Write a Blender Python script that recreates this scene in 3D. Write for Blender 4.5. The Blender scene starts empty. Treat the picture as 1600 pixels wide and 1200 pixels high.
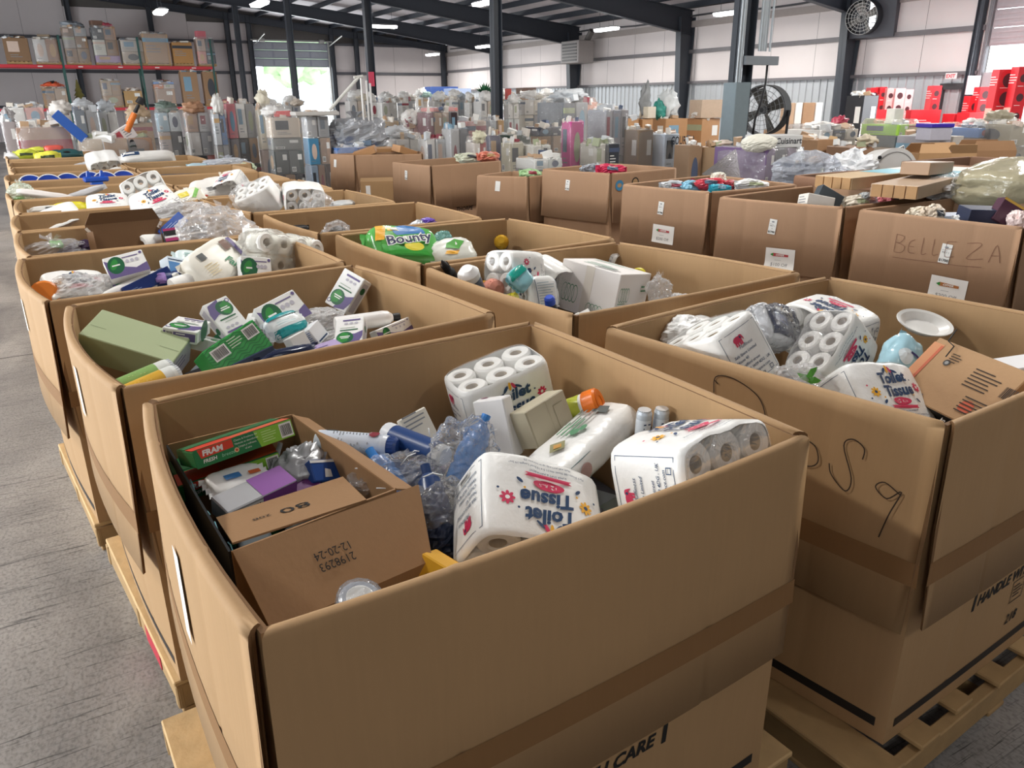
import bpy, math, random
from mathutils.bvhtree import BVHTree
from mathutils import Matrix, Vector, noise, Euler
S = bpy.context.scene
C = S.collection
V = Vector
rnd = random.Random(7)
PI = math.pi

# ------------------------------------------------------------------ camera
EYE = V((0, 0, 1.84))
RIGHT = V((0.865057, -0.50158583, -0.00938354))
UP = V((0.18099714, 0.29460172, 0.9383229))
FWD = V((0.46788506, 0.81340118, -0.34563288))
cam = bpy.data.objects.new('camera', bpy.data.cameras.new('camera'))
C.objects.link(cam)
cam.matrix_world = Matrix(((RIGHT.x, UP.x, -FWD.x, EYE.x), (RIGHT.y, UP.y, -FWD.y, EYE.y),
                           (RIGHT.z, UP.z, -FWD.z, EYE.z), (0, 0, 0, 1)))
cam.data.sensor_width = 36
cam.data.lens = 27
cam.data.clip_start = 0.02
cam.data.clip_end = 400
S.camera = cam

# ------------------------------------------------------------------ light and exposure
S.view_settings.view_transform = 'Standard'
S.view_settings.look = 'None'
S.view_settings.gamma = 1
S.view_settings.use_curve_mapping = False
S.view_settings.exposure = 0.8
W = bpy.data.worlds.new('sky')
S.world = W
W.use_nodes = True
wb = W.node_tree.nodes['Background']
wb.inputs[0].default_value = (0.86, 0.93, 1.0, 1)
wb.inputs[1].default_value = 3.2


def area(name, loc, rot, sx, sy, power, col=(1, 1, 1)):
    l = bpy.data.lights.new(name, 'AREA')
    l.shape = 'RECTANGLE'
    l.size, l.size_y = sx, sy
    l.energy = power
    l.color = col
    o = bpy.data.objects.new(name, l)
    C.objects.link(o)
    o.location = loc
    o.rotation_euler = rot
    return o


# daylight coming in at the open dock doors of the left wall (their openings are real, see below)
for yy in (3.0, 12.0, 24.0, 36.0):
    area('dock_daylight', (-11.6, yy, 2.0), (0, -PI / 2, 0), 3.4, 4.2, 520, (0.93, 0.97, 1.0))
# daylight at the two roller doors seen in the photograph
area('far_door_daylight', (13.7, 49.6, 2.0), (PI / 2, 0, PI), 4.2, 3.6, 420, (0.93, 0.98, 1.0))
area('right_door_daylight', (23.6, 11.8, 1.7), (0, PI / 2, 0), 3.0, 4.2, 420, (0.93, 0.98, 1.0))

# ------------------------------------------------------------------ helpers


def ray(px, py):
    return RIGHT * ((px - 800) / 1200) + UP * (-(py - 600) / 1200) + FWD


def at(px, py, z):          # where the photograph's ray meets the height z
    d = ray(px, py)
    return EYE + d * ((z - EYE.z) / d.z)


def aty(px, py, y):         # ... meets the depth y
    d = ray(px, py)
    return EYE + d * (y / d.y)


def atx(px, py, x):
    d = ray(px, py)
    return EYE + d * (x / d.x)


def lin(h):
    h = h.lstrip('#')
    o = []
    for i in (0, 2, 4):
        c = int(h[i:i + 2], 16) / 255
        o.append(c / 12.92 if c < .04045 else ((c + .055) / 1.055) ** 2.4)
    return (*o, 1)


MATS = {}


def M(hexc, rough=.6, metal=0, var=.08, scale=9, bump=0, spec=.5, emit=0, alpha=1):
    key = (hexc, rough, metal, var, scale, bump, spec, emit, alpha)
    if key in MATS:
        return MATS[key]
    m = bpy.data.materials.new('paint_' + hexc)
    m.use_nodes = True
    nt = m.node_tree
    b = nt.nodes['Principled BSDF']
    col = lin(hexc)
    b.inputs['Roughness'].default_value = rough
    b.inputs['Metallic'].default_value = metal
    b.inputs['Specular IOR Level'].default_value = spec
    b.inputs['Alpha'].default_value = alpha
    if emit:
        b.inputs['Emission Color'].default_value = col
        b.inputs['Emission Strength'].default_value = emit
    if var or bump:
        tc = nt.nodes.new('ShaderNodeTexCoord')
        n = nt.nodes.new('ShaderNodeTexNoise')
        n.inputs['Scale'].default_value = scale
        n.inputs['Detail'].default_value = 4
        nt.links.new(tc.outputs['Object'], n.inputs['Vector'])
        mx = nt.nodes.new('ShaderNodeMix')
        mx.data_type = 'RGBA'
        mx.inputs['A'].default_value = tuple(c * (1 - var) for c in col[:3]) + (1,)
        mx.inputs['B'].default_value = tuple(min(1, c * (1 + var)) for c in col[:3]) + (1,)
        nt.links.new(n.outputs['Fac'], mx.inputs['Factor'])
        nt.links.new(mx.outputs['Result'], b.inputs['Base Color'])
        if bump:
            bn = nt.nodes.new('ShaderNodeBump')
            bn.inputs['Strength'].default_value = bump
            bn.inputs['Distance'].default_value = .02
            nt.links.new(n.outputs['Fac'], bn.inputs['Height'])
            nt.links.new(bn.outputs['Normal'], b.inputs['Normal'])
    else:
        b.inputs['Base Color'].default_value = col
    MATS[key] = m
    return m


def cardboard(hexc='B29068', name='cardboard'):
    key = ('card', hexc)
    if key in MATS:
        return MATS[key]
    m = bpy.data.materials.new(name)
    m.use_nodes = True
    nt = m.node_tree
    L = nt.links.new
    b = nt.nodes['Principled BSDF']
    b.inputs['Roughness'].default_value = .68
    b.inputs['Specular IOR Level'].default_value = .3
    tc = nt.nodes.new('ShaderNodeTexCoord')
    n1 = nt.nodes.new('ShaderNodeTexNoise')
    n1.inputs['Scale'].default_value = 2.2
    n1.inputs['Detail'].default_value = 5
    mp = nt.nodes.new('ShaderNodeMapping')
    mp.inputs['Scale'].default_value = (90, 90, 7)      # fluting runs vertically, faintly telegraphed
    n2 = nt.nodes.new('ShaderNodeTexNoise')
    n2.inputs['Scale'].default_value = 1.0
    n2.inputs['Detail'].default_value = 2
    L(tc.outputs['Object'], n1.inputs['Vector'])
    L(tc.outputs['Object'], mp.inputs['Vector'])
    L(mp.outputs['Vector'], n2.inputs['Vector'])
    c = lin(hexc)
    r = nt.nodes.new('ShaderNodeMix')
    r.data_type = 'RGBA'
    r.inputs['A'].default_value = tuple(x * .88 for x in c[:3]) + (1,)
    r.inputs['B'].default_value = tuple(min(1, x * 1.1) for x in c[:3]) + (1,)
    ad = nt.nodes.new('ShaderNodeMath')
    ad.operation = 'MULTIPLY_ADD'
    ad.inputs[1].default_value = .35
    L(n2.outputs['Fac'], ad.inputs[0])
    hm = nt.nodes.new('ShaderNodeMath')
    hm.operation = 'MULTIPLY'
    hm.inputs[1].default_value = .66
    L(n1.outputs['Fac'], hm.inputs[0])
    L(hm.outputs[0], ad.inputs[2])
    L(ad.outputs[0], r.inputs['Factor'])
    L(r.outputs['Result'], b.inputs['Base Color'])
    bn = nt.nodes.new('ShaderNodeBump')
    bn.inputs['Strength'].default_value = .12
    bn.inputs['Distance'].default_value = .004
    L(n2.outputs['Fac'], bn.inputs['Height'])
    L(bn.outputs['Normal'], b.inputs['Normal'])
    MATS[key] = m
    return m


def film(tint='FFFFFF', haze=.12, scale=14, bump=.6, name='clear_film', gloss=.55):
    """creased clear plastic: mostly see-through, a little white haze, sharp glints"""
    key = ('film', tint, haze, scale, bump, gloss)
    if key in MATS:
        return MATS[key]
    m = bpy.data.materials.new(name)
    m.use_nodes = True
    nt = m.node_tree
    L = nt.links.new
    nt.nodes.remove(nt.nodes['Principled BSDF'])
    out = nt.nodes['Material Output']
    tr = nt.nodes.new('ShaderNodeBsdfTransparent')
    tr.inputs[0].default_value = tuple(.6 + .4 * x for x in lin(tint)[:3]) + (1,)
    gl = nt.nodes.new('ShaderNodeBsdfGlossy')
    gl.inputs['Roughness'].default_value = .12
    gl.inputs['Color'].default_value = (1, 1, 1, 1)
    df = nt.nodes.new('ShaderNodeBsdfDiffuse')
    df.inputs[0].default_value = lin(tint)
    tc = nt.nodes.new('ShaderNodeTexCoord')
    n = nt.nodes.new('ShaderNodeTexNoise')
    n.inputs['Scale'].default_value = scale
    n.inputs['Detail'].default_value = 3
    n.inputs['Distortion'].default_value = 1.5
    L(tc.outputs['Object'], n.inputs['Vector'])
    bn = nt.nodes.new('ShaderNodeBump')
    bn.inputs['Strength'].default_value = bump
    bn.inputs['Distance'].default_value = .03
    L(n.outputs['Fac'], bn.inputs['Height'])
    L(bn.outputs['Normal'], gl.inputs['Normal'])
    fr = nt.nodes.new('ShaderNodeFresnel')
    fr.inputs['IOR'].default_value = 1.4
    L(bn.outputs['Normal'], fr.inputs['Normal'])
    a = nt.nodes.new('ShaderNodeMixShader')
    a.inputs[0].default_value = haze
    L(tr.outputs[0], a.inputs[1])
    L(df.outputs[0], a.inputs[2])
    fm = nt.nodes.new('ShaderNodeMath')
    fm.operation = 'MULTIPLY_ADD'
    fm.inputs[1].default_value = gloss
    fm.inputs[2].default_value = .02
    fm.use_clamp = True
    L(fr.outputs[0], fm.inputs[0])
    mx = nt.nodes.new('ShaderNodeMixShader')
    L(fm.outputs[0], mx.inputs[0])
    L(a.outputs[0], mx.inputs[1])
    L(gl.outputs[0], mx.inputs[2])
    L(mx.outputs[0], out.inputs[0])
    MATS[key] = m
    return m


CARD = cardboard('B29068')
CARD_D = cardboard('8C6842', 'cardboard_tape')
CARD_E = cardboard('7E5E3E', 'cardboard_edge')
BLACK = M('1A1A1C', .5)
WHITE = M('F0F0EC', .55, var=.03)
WRAP = M('F4F4F0', .32, var=.03, scale=16, bump=.25)
PAPER = M('F6F5F0', .9, var=.02, scale=60, bump=.1)
CORE = M('B9A98C', .9)
NAVY = M('1D3E66', .45)
PINK = M('D2345C', .45)
YEL = M('EDB02A', .45)
GREEN = M('2E8B3A', .45)
DGREEN = M('17603A', .45)
PLUM = M('66598A', .5)
GREY = M('8A8E92', .5)
TEAL = M('16969A', .35)
FILM = film('FFFFFF', .14, 14, .35, 'clear_film', .3)
FILMW = film('FFFFFF', .45, 22, .9, 'milky_film', .9)
STRETCH = film('F4F2F0', .16, 5, 1.0, 'stretch_film')


class G:
    """collects geometry for ONE mesh object"""

    def __init__(s):
        s.v, s.f, s.m, s.sm = [], [], [], []
        s.X = Matrix()

    def add(s, vs, fs, mat=0, smooth=False):
        o = len(s.v)
        s.v += [s.X @ V(p) for p in vs]
        for f in fs:
            s.f.append([o + i for i in f])
            s.m.append(mat)
            s.sm.append(smooth)

    def box(s, lo, hi, mat=0):
        x0, y0, z0 = lo
        x1, y1, z1 = hi
        s.add([(x0, y0, z0), (x1, y0, z0), (x1, y1, z0), (x0, y1, z0), (x0, y0, z1), (x1, y0, z1), (x1, y1, z1), (x0, y1, z1)],
              [(3, 2, 1, 0), (4, 5, 6, 7), (0, 1, 5, 4), (1, 2, 6, 5), (2, 3, 7, 6), (3, 0, 4, 7)], mat)

    def cbox(s, c, d, mat=0, R=None):
        k = s.X.copy()
        s.X = k @ Matrix.Translation(c) @ (R.to_4x4() if R else Matrix())
        s.box([-a / 2 for a in d], [a / 2 for a in d], mat)
        s.X = k

    def bbox(s, d, b=.003, mat=0):
        """box with chamfered edges, centred"""
        hx, hy, hz = (a / 2 for a in d)
        vs, ix = [], {}
        for i, sx in enumerate((-1, 1)):
            for j, sy in enumerate((-1, 1)):
                for k, sz in enumerate((-1, 1)):
                    for ax in range(3):
                        p = [sx * (hx - b), sy * (hy - b), sz * (hz - b)]
                        p[ax] = (sx * hx, sy * hy, sz * hz)[ax]
                        ix[(sx, sy, sz, ax)] = len(vs)
                        vs.append(p)
        fs = []
        for ax in range(3):
            o1, o2 = (ax + 1) % 3, (ax + 2) % 3
            for sg in (-1, 1):
                q = []
                for a, c in ((-1, -1), (1, -1), (1, 1), (-1, 1)):
                    t = [0, 0, 0]
                    t[ax], t[o1], t[o2] = sg, a, c
                    q.append(ix[(*t, ax)])
                fs.append(q if sg > 0 else q[::-1])
        for ax in range(3):
            o1, o2 = (ax + 1) % 3, (ax + 2) % 3
            for a in (-1, 1):
                for c in (-1, 1):
                    def g(e, fa):
                        t = [0, 0, 0]
                        t[ax], t[o1], t[o2] = e, a, c
                        return ix[(*t, fa)]
                    q = [g(-1, o1), g(1, o1), g(1, o2), g(-1, o2)]
                    fs.append(q if a * c > 0 else q[::-1])
        for sx in (-1, 1):
            for sy in (-1, 1):
                for sz in (-1, 1):
                    q = [ix[(sx, sy, sz, a)] for a in range(3)]
                    fs.append(q if sx * sy * sz > 0 else q[::-1])
        s.add(vs, fs, mat)

    def tube(s, p, q, r, n=8, mat=0, r2=None, cap=True):
        p, q = V(p), V(q)
        d = (q - p).normalized()
        a = d.orthogonal().normalized()
        b = d.cross(a)
        r2 = r if r2 is None else r2
        vs = [p + (a * math.cos(t) + b * math.sin(t)) * r for t in (2 * PI * i / n for i in range(n))]
        vs += [q + (a * math.cos(t) + b * math.sin(t)) * r2 for t in (2 * PI * i / n for i in range(n))]
        s.add(vs, [(i, (i + 1) % n, n + (i + 1) % n, n + i) for i in range(n)], mat, n > 6)
        if cap:
            s.add(vs, [list(range(n))[::-1], list(range(n, 2 * n))], mat)

    def path(s, pts, r, n=6, mat=0):
        pts = [V(p) for p in pts]
        rings = []
        for i, p in enumerate(pts):
            d = (pts[min(i + 1, len(pts) - 1)] - pts[max(i - 1, 0)]).normalized()
            a = d.cross(V((.31, .2, .93))).normalized()
            b = d.cross(a)
            rings.append([p + (a * math.cos(2 * PI * k / n) + b * math.sin(2 * PI * k / n)) * r for k in range(n)])
        vs = [v for g in rings for v in g]
        fs = [(i * n + k, i * n + (k + 1) % n, (i + 1) * n + (k + 1) % n, (i + 1) * n + k) for i in range(len(pts) - 1) for k in range(n)]
        s.add(vs, fs + [list(range(n))[::-1], list(range(len(vs) - n, len(vs)))], mat, True)

    def lathe(s, prof, n=20, mat=0, smooth=True, mats=None):
        """profile [(r, z)] about z"""
        vs = [(r * math.cos(2 * PI * k / n), r * math.sin(2 * PI * k / n), z) for r, z in prof for k in range(n)]
        for i in range(len(prof) - 1):
            s.add(vs, [(i * n + k, i * n + (k + 1) % n, (i + 1) * n + (k + 1) % n, (i + 1) * n + k) for k in range(n)],
                  mats[i] if mats else mat, smooth)

    def grid(s, fn, nu, nv, mat=0, smooth=True, wrap=False):
        m = nu if wrap else nu + 1
        vs = [fn(i / nu, j / nv) for j in range(nv + 1) for i in range(m)]
        fs = [(j * m + i, j * m + (i + 1) % m, (j + 1) * m + (i + 1) % m, (j + 1) * m + i) for j in range(nv) for i in range(nu)]
        s.add(vs, fs, mat, smooth)

    def prism(s, pts, y0, y1, mat=0):
        """polygon in xz extruded along y"""
        n = len(pts)
        vs = [(x, y0, z) for x, z in pts] + [(x, y1, z) for x, z in pts]
        s.add(vs, [list(range(n)), list(range(n, 2 * n))[::-1]] + [((i + 1) % n, i, n + i, n + (i + 1) % n) for i in range(n)], mat)

    def mesh(s, name, mats):
        me = bpy.data.meshes.new(name)
        me.from_pydata([tuple(p) for p in s.v], [], s.f)
        me.polygons.foreach_set('material_index', s.m)
        me.polygons.foreach_set('use_smooth', s.sm)
        for m in mats if isinstance(mats, (list, tuple)) else [mats]:
            me.materials.append(m)
        me.update()
        return me

    def build(s, name, mats, parent=None, X=None):
        return put(name, s.mesh(name, mats), parent, X)


def put(name, me, parent=None, X=None):
    o = bpy.data.objects.new(name, me)
    C.objects.link(o)
    if parent:
        o.parent = parent
    if X is not None:
        if parent:
            o.matrix_local = X
        else:
            o.matrix_world = X
    return o


def T6(x, y, z, rx=0, ry=0, rz=0):
    return Matrix.Translation((x, y, z)) @ Euler((rx, ry, rz)).to_matrix().to_4x4()


def tag(o, label, cat, group=None, kind=None):
    if label:
        o['label'] = label
        o['category'] = cat
    if group:
        o['group'] = group
    if kind:
        o['kind'] = kind
    return o


def thing(name, label, cat, X=None, group=None):
    o = bpy.data.objects.new(name, None)
    o.empty_display_size = .05
    C.objects.link(o)
    if X is not None:
        o.matrix_world = X
    return tag(o, label, cat, group)


def struct(o):
    o['kind'] = 'structure'
    return o


def axis(p, q):
    """frame at p whose z runs to q"""
    z = (V(q) - V(p)).normalized()
    x = z.cross(V((0, 0, 1)))
    x = x.normalized() if x.length > 1e-3 else V((1, 0, 0))
    y = z.cross(x)
    X = Matrix((x, y, z)).transposed().to_4x4()
    X.translation = p
    return X


# ------------------------------------------------------------------ flat print: lettering and marks
TXT = {}


def text_mesh(t, bold=0.0):
    if (t, bold) in TXT:
        return TXT[(t, bold)]
    cu = bpy.data.curves.new('t', 'FONT')
    cu.body = t
    cu.size = 1.38
    cu.resolution_u = 2
    cu.offset = bold
    o = bpy.data.objects.new('t', cu)
    C.objects.link(o)
    bpy.context.view_layer.update()
    me = bpy.data.meshes.new_from_object(o.evaluated_get(bpy.context.evaluated_depsgraph_get()))
    vs = [(v.co.x, v.co.y) for v in me.vertices]
    fs = [list(p.vertices) for p in me.polygons]
    bpy.data.objects.remove(o)
    bpy.data.meshes.remove(me)
    bpy.data.curves.remove(cu)
    x0 = min(v[0] for v in vs)
    x1 = max(v[0] for v in vs)
    TXT[(t, bold)] = ([(x - x0, y) for x, y in vs], fs, x1 - x0)
    return TXT[(t, bold)]


class Art:
    """2D print in metres, later laid on a face; later shapes lie over earlier ones"""

    def __init__(s):
        s.items = []

    def r(s, x0, y0, x1, y1, m, n=1):
        for i in range(n):
            a, b = x0 + (x1 - x0) * i / n, x0 + (x1 - x0) * (i + 1) / n
            s.items.append(([(a, y0), (b, y0), (b, y1), (a, y1)], [(0, 1, 2, 3)], m))
        return s

    def p(s, pts, m):
        s.items.append((pts, [list(range(len(pts)))], m))
        return s

    def e(s, cx, cy, rx, ry, m, a=0, n=18):
        ca, sa = math.cos(a), math.sin(a)
        pts = []
        for i in range(n):
            x, y = rx * math.cos(2 * PI * i / n), ry * math.sin(2 * PI * i / n)
            pts.append((cx + x * ca - y * sa, cy + x * sa + y * ca))
        return s.p(pts, m)

    def t(s, txt, x, y, h, m, al='l', a=0, shear=0, bold=0, sx=1):
        vs, fs, w = text_mesh(txt, bold)
        o = {'l': 0, 'c': w / 2, 'r': w}[al]
        ca, sa = math.cos(a), math.sin(a)
        q = []
        for px, py in vs:
            u, v = ((px - o) * sx + py * shear) * h, py * h
            q.append((x + u * ca - v * sa, y + u * sa + v * ca))
        s.items.append((q, fs, m))
        return s

    def frame(s, x0, y0, x1, y1, w, m):
        s.r(x0, y0, x1, y0 + w, m).r(x0, y1 - w, x1, y1, m).r(x0, y0, x0 + w, y1, m).r(x1 - w, y0, x1, y1, m)
        return s

    def bars(s, x0, y0, x1, y1, m=None, bg=True):
        if bg:
            s.r(x0, y0, x1, y1, WHITE)
        w = (x1 - x0)
        k = x0 + .08 * w
        q = random.Random(3)
        while k < x1 - .1 * w:
            d = w * q.choice((.02, .035, .05))
            s.r(k, y0 + .12 * (y1 - y0), k + d, y1 - .12 * (y1 - y0), m or BLACK)
            k += d + w * q.choice((.025, .04))
        return s

    def flower(s, x, y, r, m, c, n=8):
        for i in range(n):
            t = 2 * PI * i / n
            s.e(x + .62 * r * math.cos(t), y + .62 * r * math.sin(t), .4 * r, .22 * r, m, t, 10)
        return s.e(x, y, .3 * r, .3 * r, c)

    def elephant(s, x, y, h, m):
        s.e(x, y, .62 * h, .42 * h, m).e(x + .55 * h, y + .18 * h, .3 * h, .28 * h, m)
        s.p([(x + .68 * h, y + .25 * h), (x + .88 * h, y + .1 * h), (x + .95 * h, y - .3 * h), (x + .84 * h, y - .3 * h), (x + .74 * h, y)], m)
        for k in (-.5, -.22, .15, .4):
            s.r(x + k * h, y - .75 * h, x + (k + .2) * h, y, m)
        return s.e(x + .5 * h, y + .15 * h, .12 * h, .16 * h, NAVY)

    def lines(s, x, y, w, h, n, m, seed=1, a=.55):
        """rows of unreadably small print"""
        q = random.Random(seed)
        for i in range(n):
            yy = y - i * h
            s.r(x, yy - h * .5 * a, x + w * q.uniform(.6, 1), yy + h * .5 * a * .2, m)
        return s

    def lay(s, name, fn, parent, eps=.0012, X=None, sub=0, step=.00006):
        g = G()
        ms = []
        for k, (vs, fs, m) in enumerate(s.items):
            if m not in ms:
                ms.append(m)
            if sub and len(fs) == 1 and len(vs) == 4:      # follow a curved face
                (ax, ay), (bx, by), (cx, cy), (dx, dy) = vs
                n = sub
                q = [((ax * (1 - u) + bx * u) * (1 - w) + (dx * (1 - u) + cx * u) * w, (ay * (1 - u) + by * u) * (1 - w) + (dy * (1 - u) + cy * u) * w)
                     for w in (j / n for j in range(n + 1)) for u in (i / n for i in range(n + 1))]
                vs, fs = q, [(j * (n + 1) + i, j * (n + 1) + i + 1, (j + 1) * (n + 1) + i + 1, (j + 1) * (n + 1) + i) for j in range(n) for i in range(n)]
            elif sub and len(fs) > 1:                            # lettering: split long triangles
                vs, todo, done = list(vs), [list(f) for f in fs], []
                lim = .35 * (max(v[1] for v in vs) - min(v[1] for v in vs)) + 1e-6
                while todo and len(done) + len(todo) < 6000:
                    f = todo.pop()
                    n = len(f)
                    d, i = max((math.hypot(vs[f[i]][0] - vs[f[(i + 1) % n]][0], vs[f[i]][1] - vs[f[(i + 1) % n]][1]), i) for i in range(n))
                    if d < lim or n != 3:
                        done.append(f)
                        continue
                    a, b, c = f[i], f[(i + 1) % 3], f[(i + 2) % 3]
                    vs.append(((vs[a][0] + vs[b][0]) / 2, (vs[a][1] + vs[b][1]) / 2))
                    m_ = len(vs) - 1
                    todo += [[a, m_, c], [m_, b, c]]
                fs = done + todo
            elif sub and len(fs) == 1 and len(vs) > 9:
                n = len(vs)
                cx, cy = sum(v[0] for v in vs) / n, sum(v[1] for v in vs) / n
                q = [(cx, cy)] + [(cx + (x - cx) * .5, cy + (y - cy) * .5) for x, y in vs] + list(vs)
                vs, fs = q, [(0, 1 + i, 1 + (i + 1) % n) for i in range(n)] + [(1 + i, 1 + n + i, 1 + n + (i + 1) % n, 1 + (i + 1) % n) for i in range(n)]
            g.add([fn(u, v, eps + k * step) for u, v in vs], fs, ms.index(m))
        return g.build(name, ms, parent, X) if ms else None


def face_fn(d, f):
    hx, hy, hz = (a / 2 for a in d)
    return {'-y': lambda u, v, e: (u, -hy - e, v), '+y': lambda u, v, e: (-u, hy + e, v),
            '-x': lambda u, v, e: (-hx - e, -u, v), '+x': lambda u, v, e: (hx + e, u, v),
            '+z': lambda u, v, e: (u, v, hz + e), '-z': lambda u, v, e: (u, -v, -hz - e)}[f]
# ================================================================== the building
XR, YF, XL, YB = 24.0, 50.0, -12.0, -9.0
ZE = 5.45                                           # eave of the right wall


def roof_z(x):
    return ZE + .106 * (XR - x) if x > 1 else ZE + .106 * (XR - 1) - .106 * (1 - x)


# floor: worn grey concrete, scratched and with dark tyre smears
def concrete():
    m = bpy.data.materials.new('worn_concrete')
    m.use_nodes = True
    nt = m.node_tree
    L = nt.links.new
    b = nt.nodes['Principled BSDF']
    tc = nt.nodes.new('ShaderNodeTexCoord')

    def nz(scale, sc=(1, 1, 1), rot=0, det=6, dist=0):
        mp = nt.nodes.new('ShaderNodeMapping')
        mp.inputs['Scale'].default_value = sc
        mp.inputs['Rotation'].default_value = (0, 0, rot)
        n = nt.nodes.new('ShaderNodeTexNoise')
        n.inputs['Scale'].default_value = scale
        n.inputs['Detail'].default_value = det
        n.inputs['Distortion'].default_value = dist
        L(tc.outputs['Object'], mp.inputs['Vector'])
        L(mp.outputs['Vector'], n.inputs['Vector'])
        return n

    def ramp(src, stops):
        r = nt.nodes.new('ShaderNodeValToRGB')
        r.color_ramp.elements[0].position = stops[0][0]
        r.color_ramp.elements[0].color = stops[0][1]
        r.color_ramp.elements[1].position = stops[1][0]
        r.color_ramp.elements[1].color = stops[1][1]
        L(src, r.inputs[0])
        return r

    def mul(a, bb, f=1):
        x = nt.nodes.new('ShaderNodeMix')
        x.data_type = 'RGBA'
        x.blend_type = 'MULTIPLY'
        x.inputs['Factor'].default_value = f
        L(a, x.inputs['A'])
        L(bb, x.inputs['B'])
        return x.outputs['Result']
    base = ramp(nz(.5).outputs['Fac'], [(.3, lin('9A9692')), (.7, lin('B6B1AB'))])
    smear = ramp(nz(1.6, (1, .5, 1), .4, 6, .8).outputs['Fac'], [(.36, (.45, .45, .46, 1)), (.6, (1, 1, 1, 1))])
    col = mul(base.outputs[0], smear.outputs[0], .8)
    pit = ramp(nz(70, (1.3, .8, 1), .3, 5, .3).outputs['Fac'], [(.3, (.45, .45, .45, 1)), (.55, (1, 1, 1, 1))])
    col = mul(col, pit.outputs[0], .75)
    for rot, sc, sd in ((.35, (.8, 22, 1), 2.4), (-.9, (1.0, 26, 1), 2.0), (1.35, (.8, 20, 1), 2.6), (-.25, (1.0, 28, 1), 3.1), (.9, (1.2, 24, 1), 2.3), (-1.3, (.9, 30, 1), 2.7)):
        n = nz(sd, sc, rot, 3, 1.6)
        s = ramp(n.outputs['Fac'], [(.27, (.12, .12, .13, 1)), (.345, (1, 1, 1, 1))])
        col = mul(col, s.outputs[0], .85)
    L(col, b.inputs['Base Color'])
    b.inputs['Roughness'].default_value = .5
    bn = nt.nodes.new('ShaderNodeBump')
    bn.inputs['Strength'].default_value = .2
    bn.inputs['Distance'].default_value = .01
    L(nz(30).outputs['Fac'], bn.inputs['Height'])
    L(bn.outputs['Normal'], b.inputs['Normal'])
    return m


g = G()
g.box((XL, YB, -.2), (XR, YF, 0))
floor = struct(g.build('floor', concrete()))
# saw-cut joints and the red aisle line, proud or recessed a hair on the slab
g = G()
for yy in (6.9, 14.5, 22.1, 29.7, 37.3):
    g.box((XL, yy, -.001), (XR, yy + .012, .0012))
g.build('floor_joint', M('4A4744', .9), floor)
g = G()
g.box((XL, 12.05, 0), (-1.15, 12.2, .0018))
g.build('aisle_line', M('B4485A', .6, var=.2), floor)
g = G()
g.box((-60, -60, -.35), (140, 160, -.21))
struct(g.build('ground', M('CFCDC6', .9)))

INS = M('DBD3D2', .75, var=.05, scale=1.2, bump=.15)
INSF = M('C9C2C2', .75, var=.05, scale=1.2, bump=.15)
STEEL = M('3A3F47', .5, var=.08)
CORR = M('B4B8BC', .42, metal=.2, var=.06)
BACK = M('5A5654', .8)


def panels(wall, place, a0, a1, step, rows, mat, skip=()):
    """insulation panels set side by side between the girts"""
    a = a0
    k = 0
    cache = {}
    while a < a1 - .01:
        b = min(a + step, a1)
        for z0, z1 in rows:
            if any(s0 < (a + b) / 2 < s1 and z0 < sz for s0, s1, sz in skip):
                continue
            key = (round(b - a, 3), round(z1 - z0, 3))
            if key not in cache:
                q = G()
                w, h = key
                # a soft quilt: pillowed between its edges

                def fn(u, v, w=w, h=h):
                    e = min(1, 9 * min(u, 1 - u, v, 1 - v))
                    return ((u - .5) * (w - .012), -.02 - .014 * e, (v - .5) * (h - .02))
                q.grid(fn, 8, 8)
                cache[key] = q.mesh('insulation_panel', mat)
            o = put('insulation_panel', cache[key], wall, place((a + b) / 2, (z0 + z1) / 2))
        a = b
        k += 1


# right wall: sheeting below 2.5 m, white faced insulation above, open at the roller door and the side door
RD0, RD1, RDZ = 9.3, 14.0, 3.2
SD0, SD1, SDZ = 14.42, 15.12, 2.12
g = G()
for y0, y1, z0, z1 in ((YB, RD0, 0, 6.0), (RD0, RD1, 5.1, 6.0), (RD1, SD0, 0, 6), (SD0, SD1, SDZ, 6), (SD1, YF, 0, 6)):
    g.box((XR + .02, y0, z0), (XR + .14, y1, z1))
wall_right = struct(g.build('wall_right', BACK))
RZ = lambda a, z: Matrix.Translation((XR, a, z)) @ Matrix.Rotation(-PI / 2, 4, 'Z')
panels(wall_right, RZ, RD1, YF, 2.02, ((2.52, 3.66), (3.74, 5.35)), INS)
q = G()
n = 26
prof = []
for i in range(8):
    for dx, dz in ((0, 0), (.2, 0), (.225, .035), (.275, .035), (.3, 0)):
        prof.append((i * .3 + dx, dz))
vs = [(-x, -d, 0) for x, d in prof] + [(-x, -d, 2.5) for x, d in prof]
q.add(vs, [(i + 1, i, len(prof) + i, len(prof) + i + 1) for i in range(len(prof) - 1)])
sheet = q.mesh('corrugated_sheet', CORR)
a = SD1 + .05
while a < YF - 1:
    put('corrugated_sheet', sheet, wall_right, Matrix.Translation((XR, a, 0)) @ Matrix.Rotation(-PI / 2, 4, 'Z') @ Matrix.Scale(-1, 4, (1, 0, 0)))
    a += 2.4
for z, h in ((2.5, .1), (3.7, .14)):
    g = G()
    g.box((XR - .16, RD1 + .1, z - h / 2), (XR - .02, YF, z + h / 2))
    g.build('girt', M('6A676A', .5), wall_right)
g = G()
g.box((XR - .12, RD1 + .1, 4.62), (XR - .03, YF, 4.86))
g.build('girt', M('A39A96', .6), wall_right)
g = G()
g.path([(XR - .18, y, 5.0 + .05 * math.sin(y * .8)) for y in range(14, 50, 1)], .035)
g.build('conduit', M('4A4B50', .5), wall_right)
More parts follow.
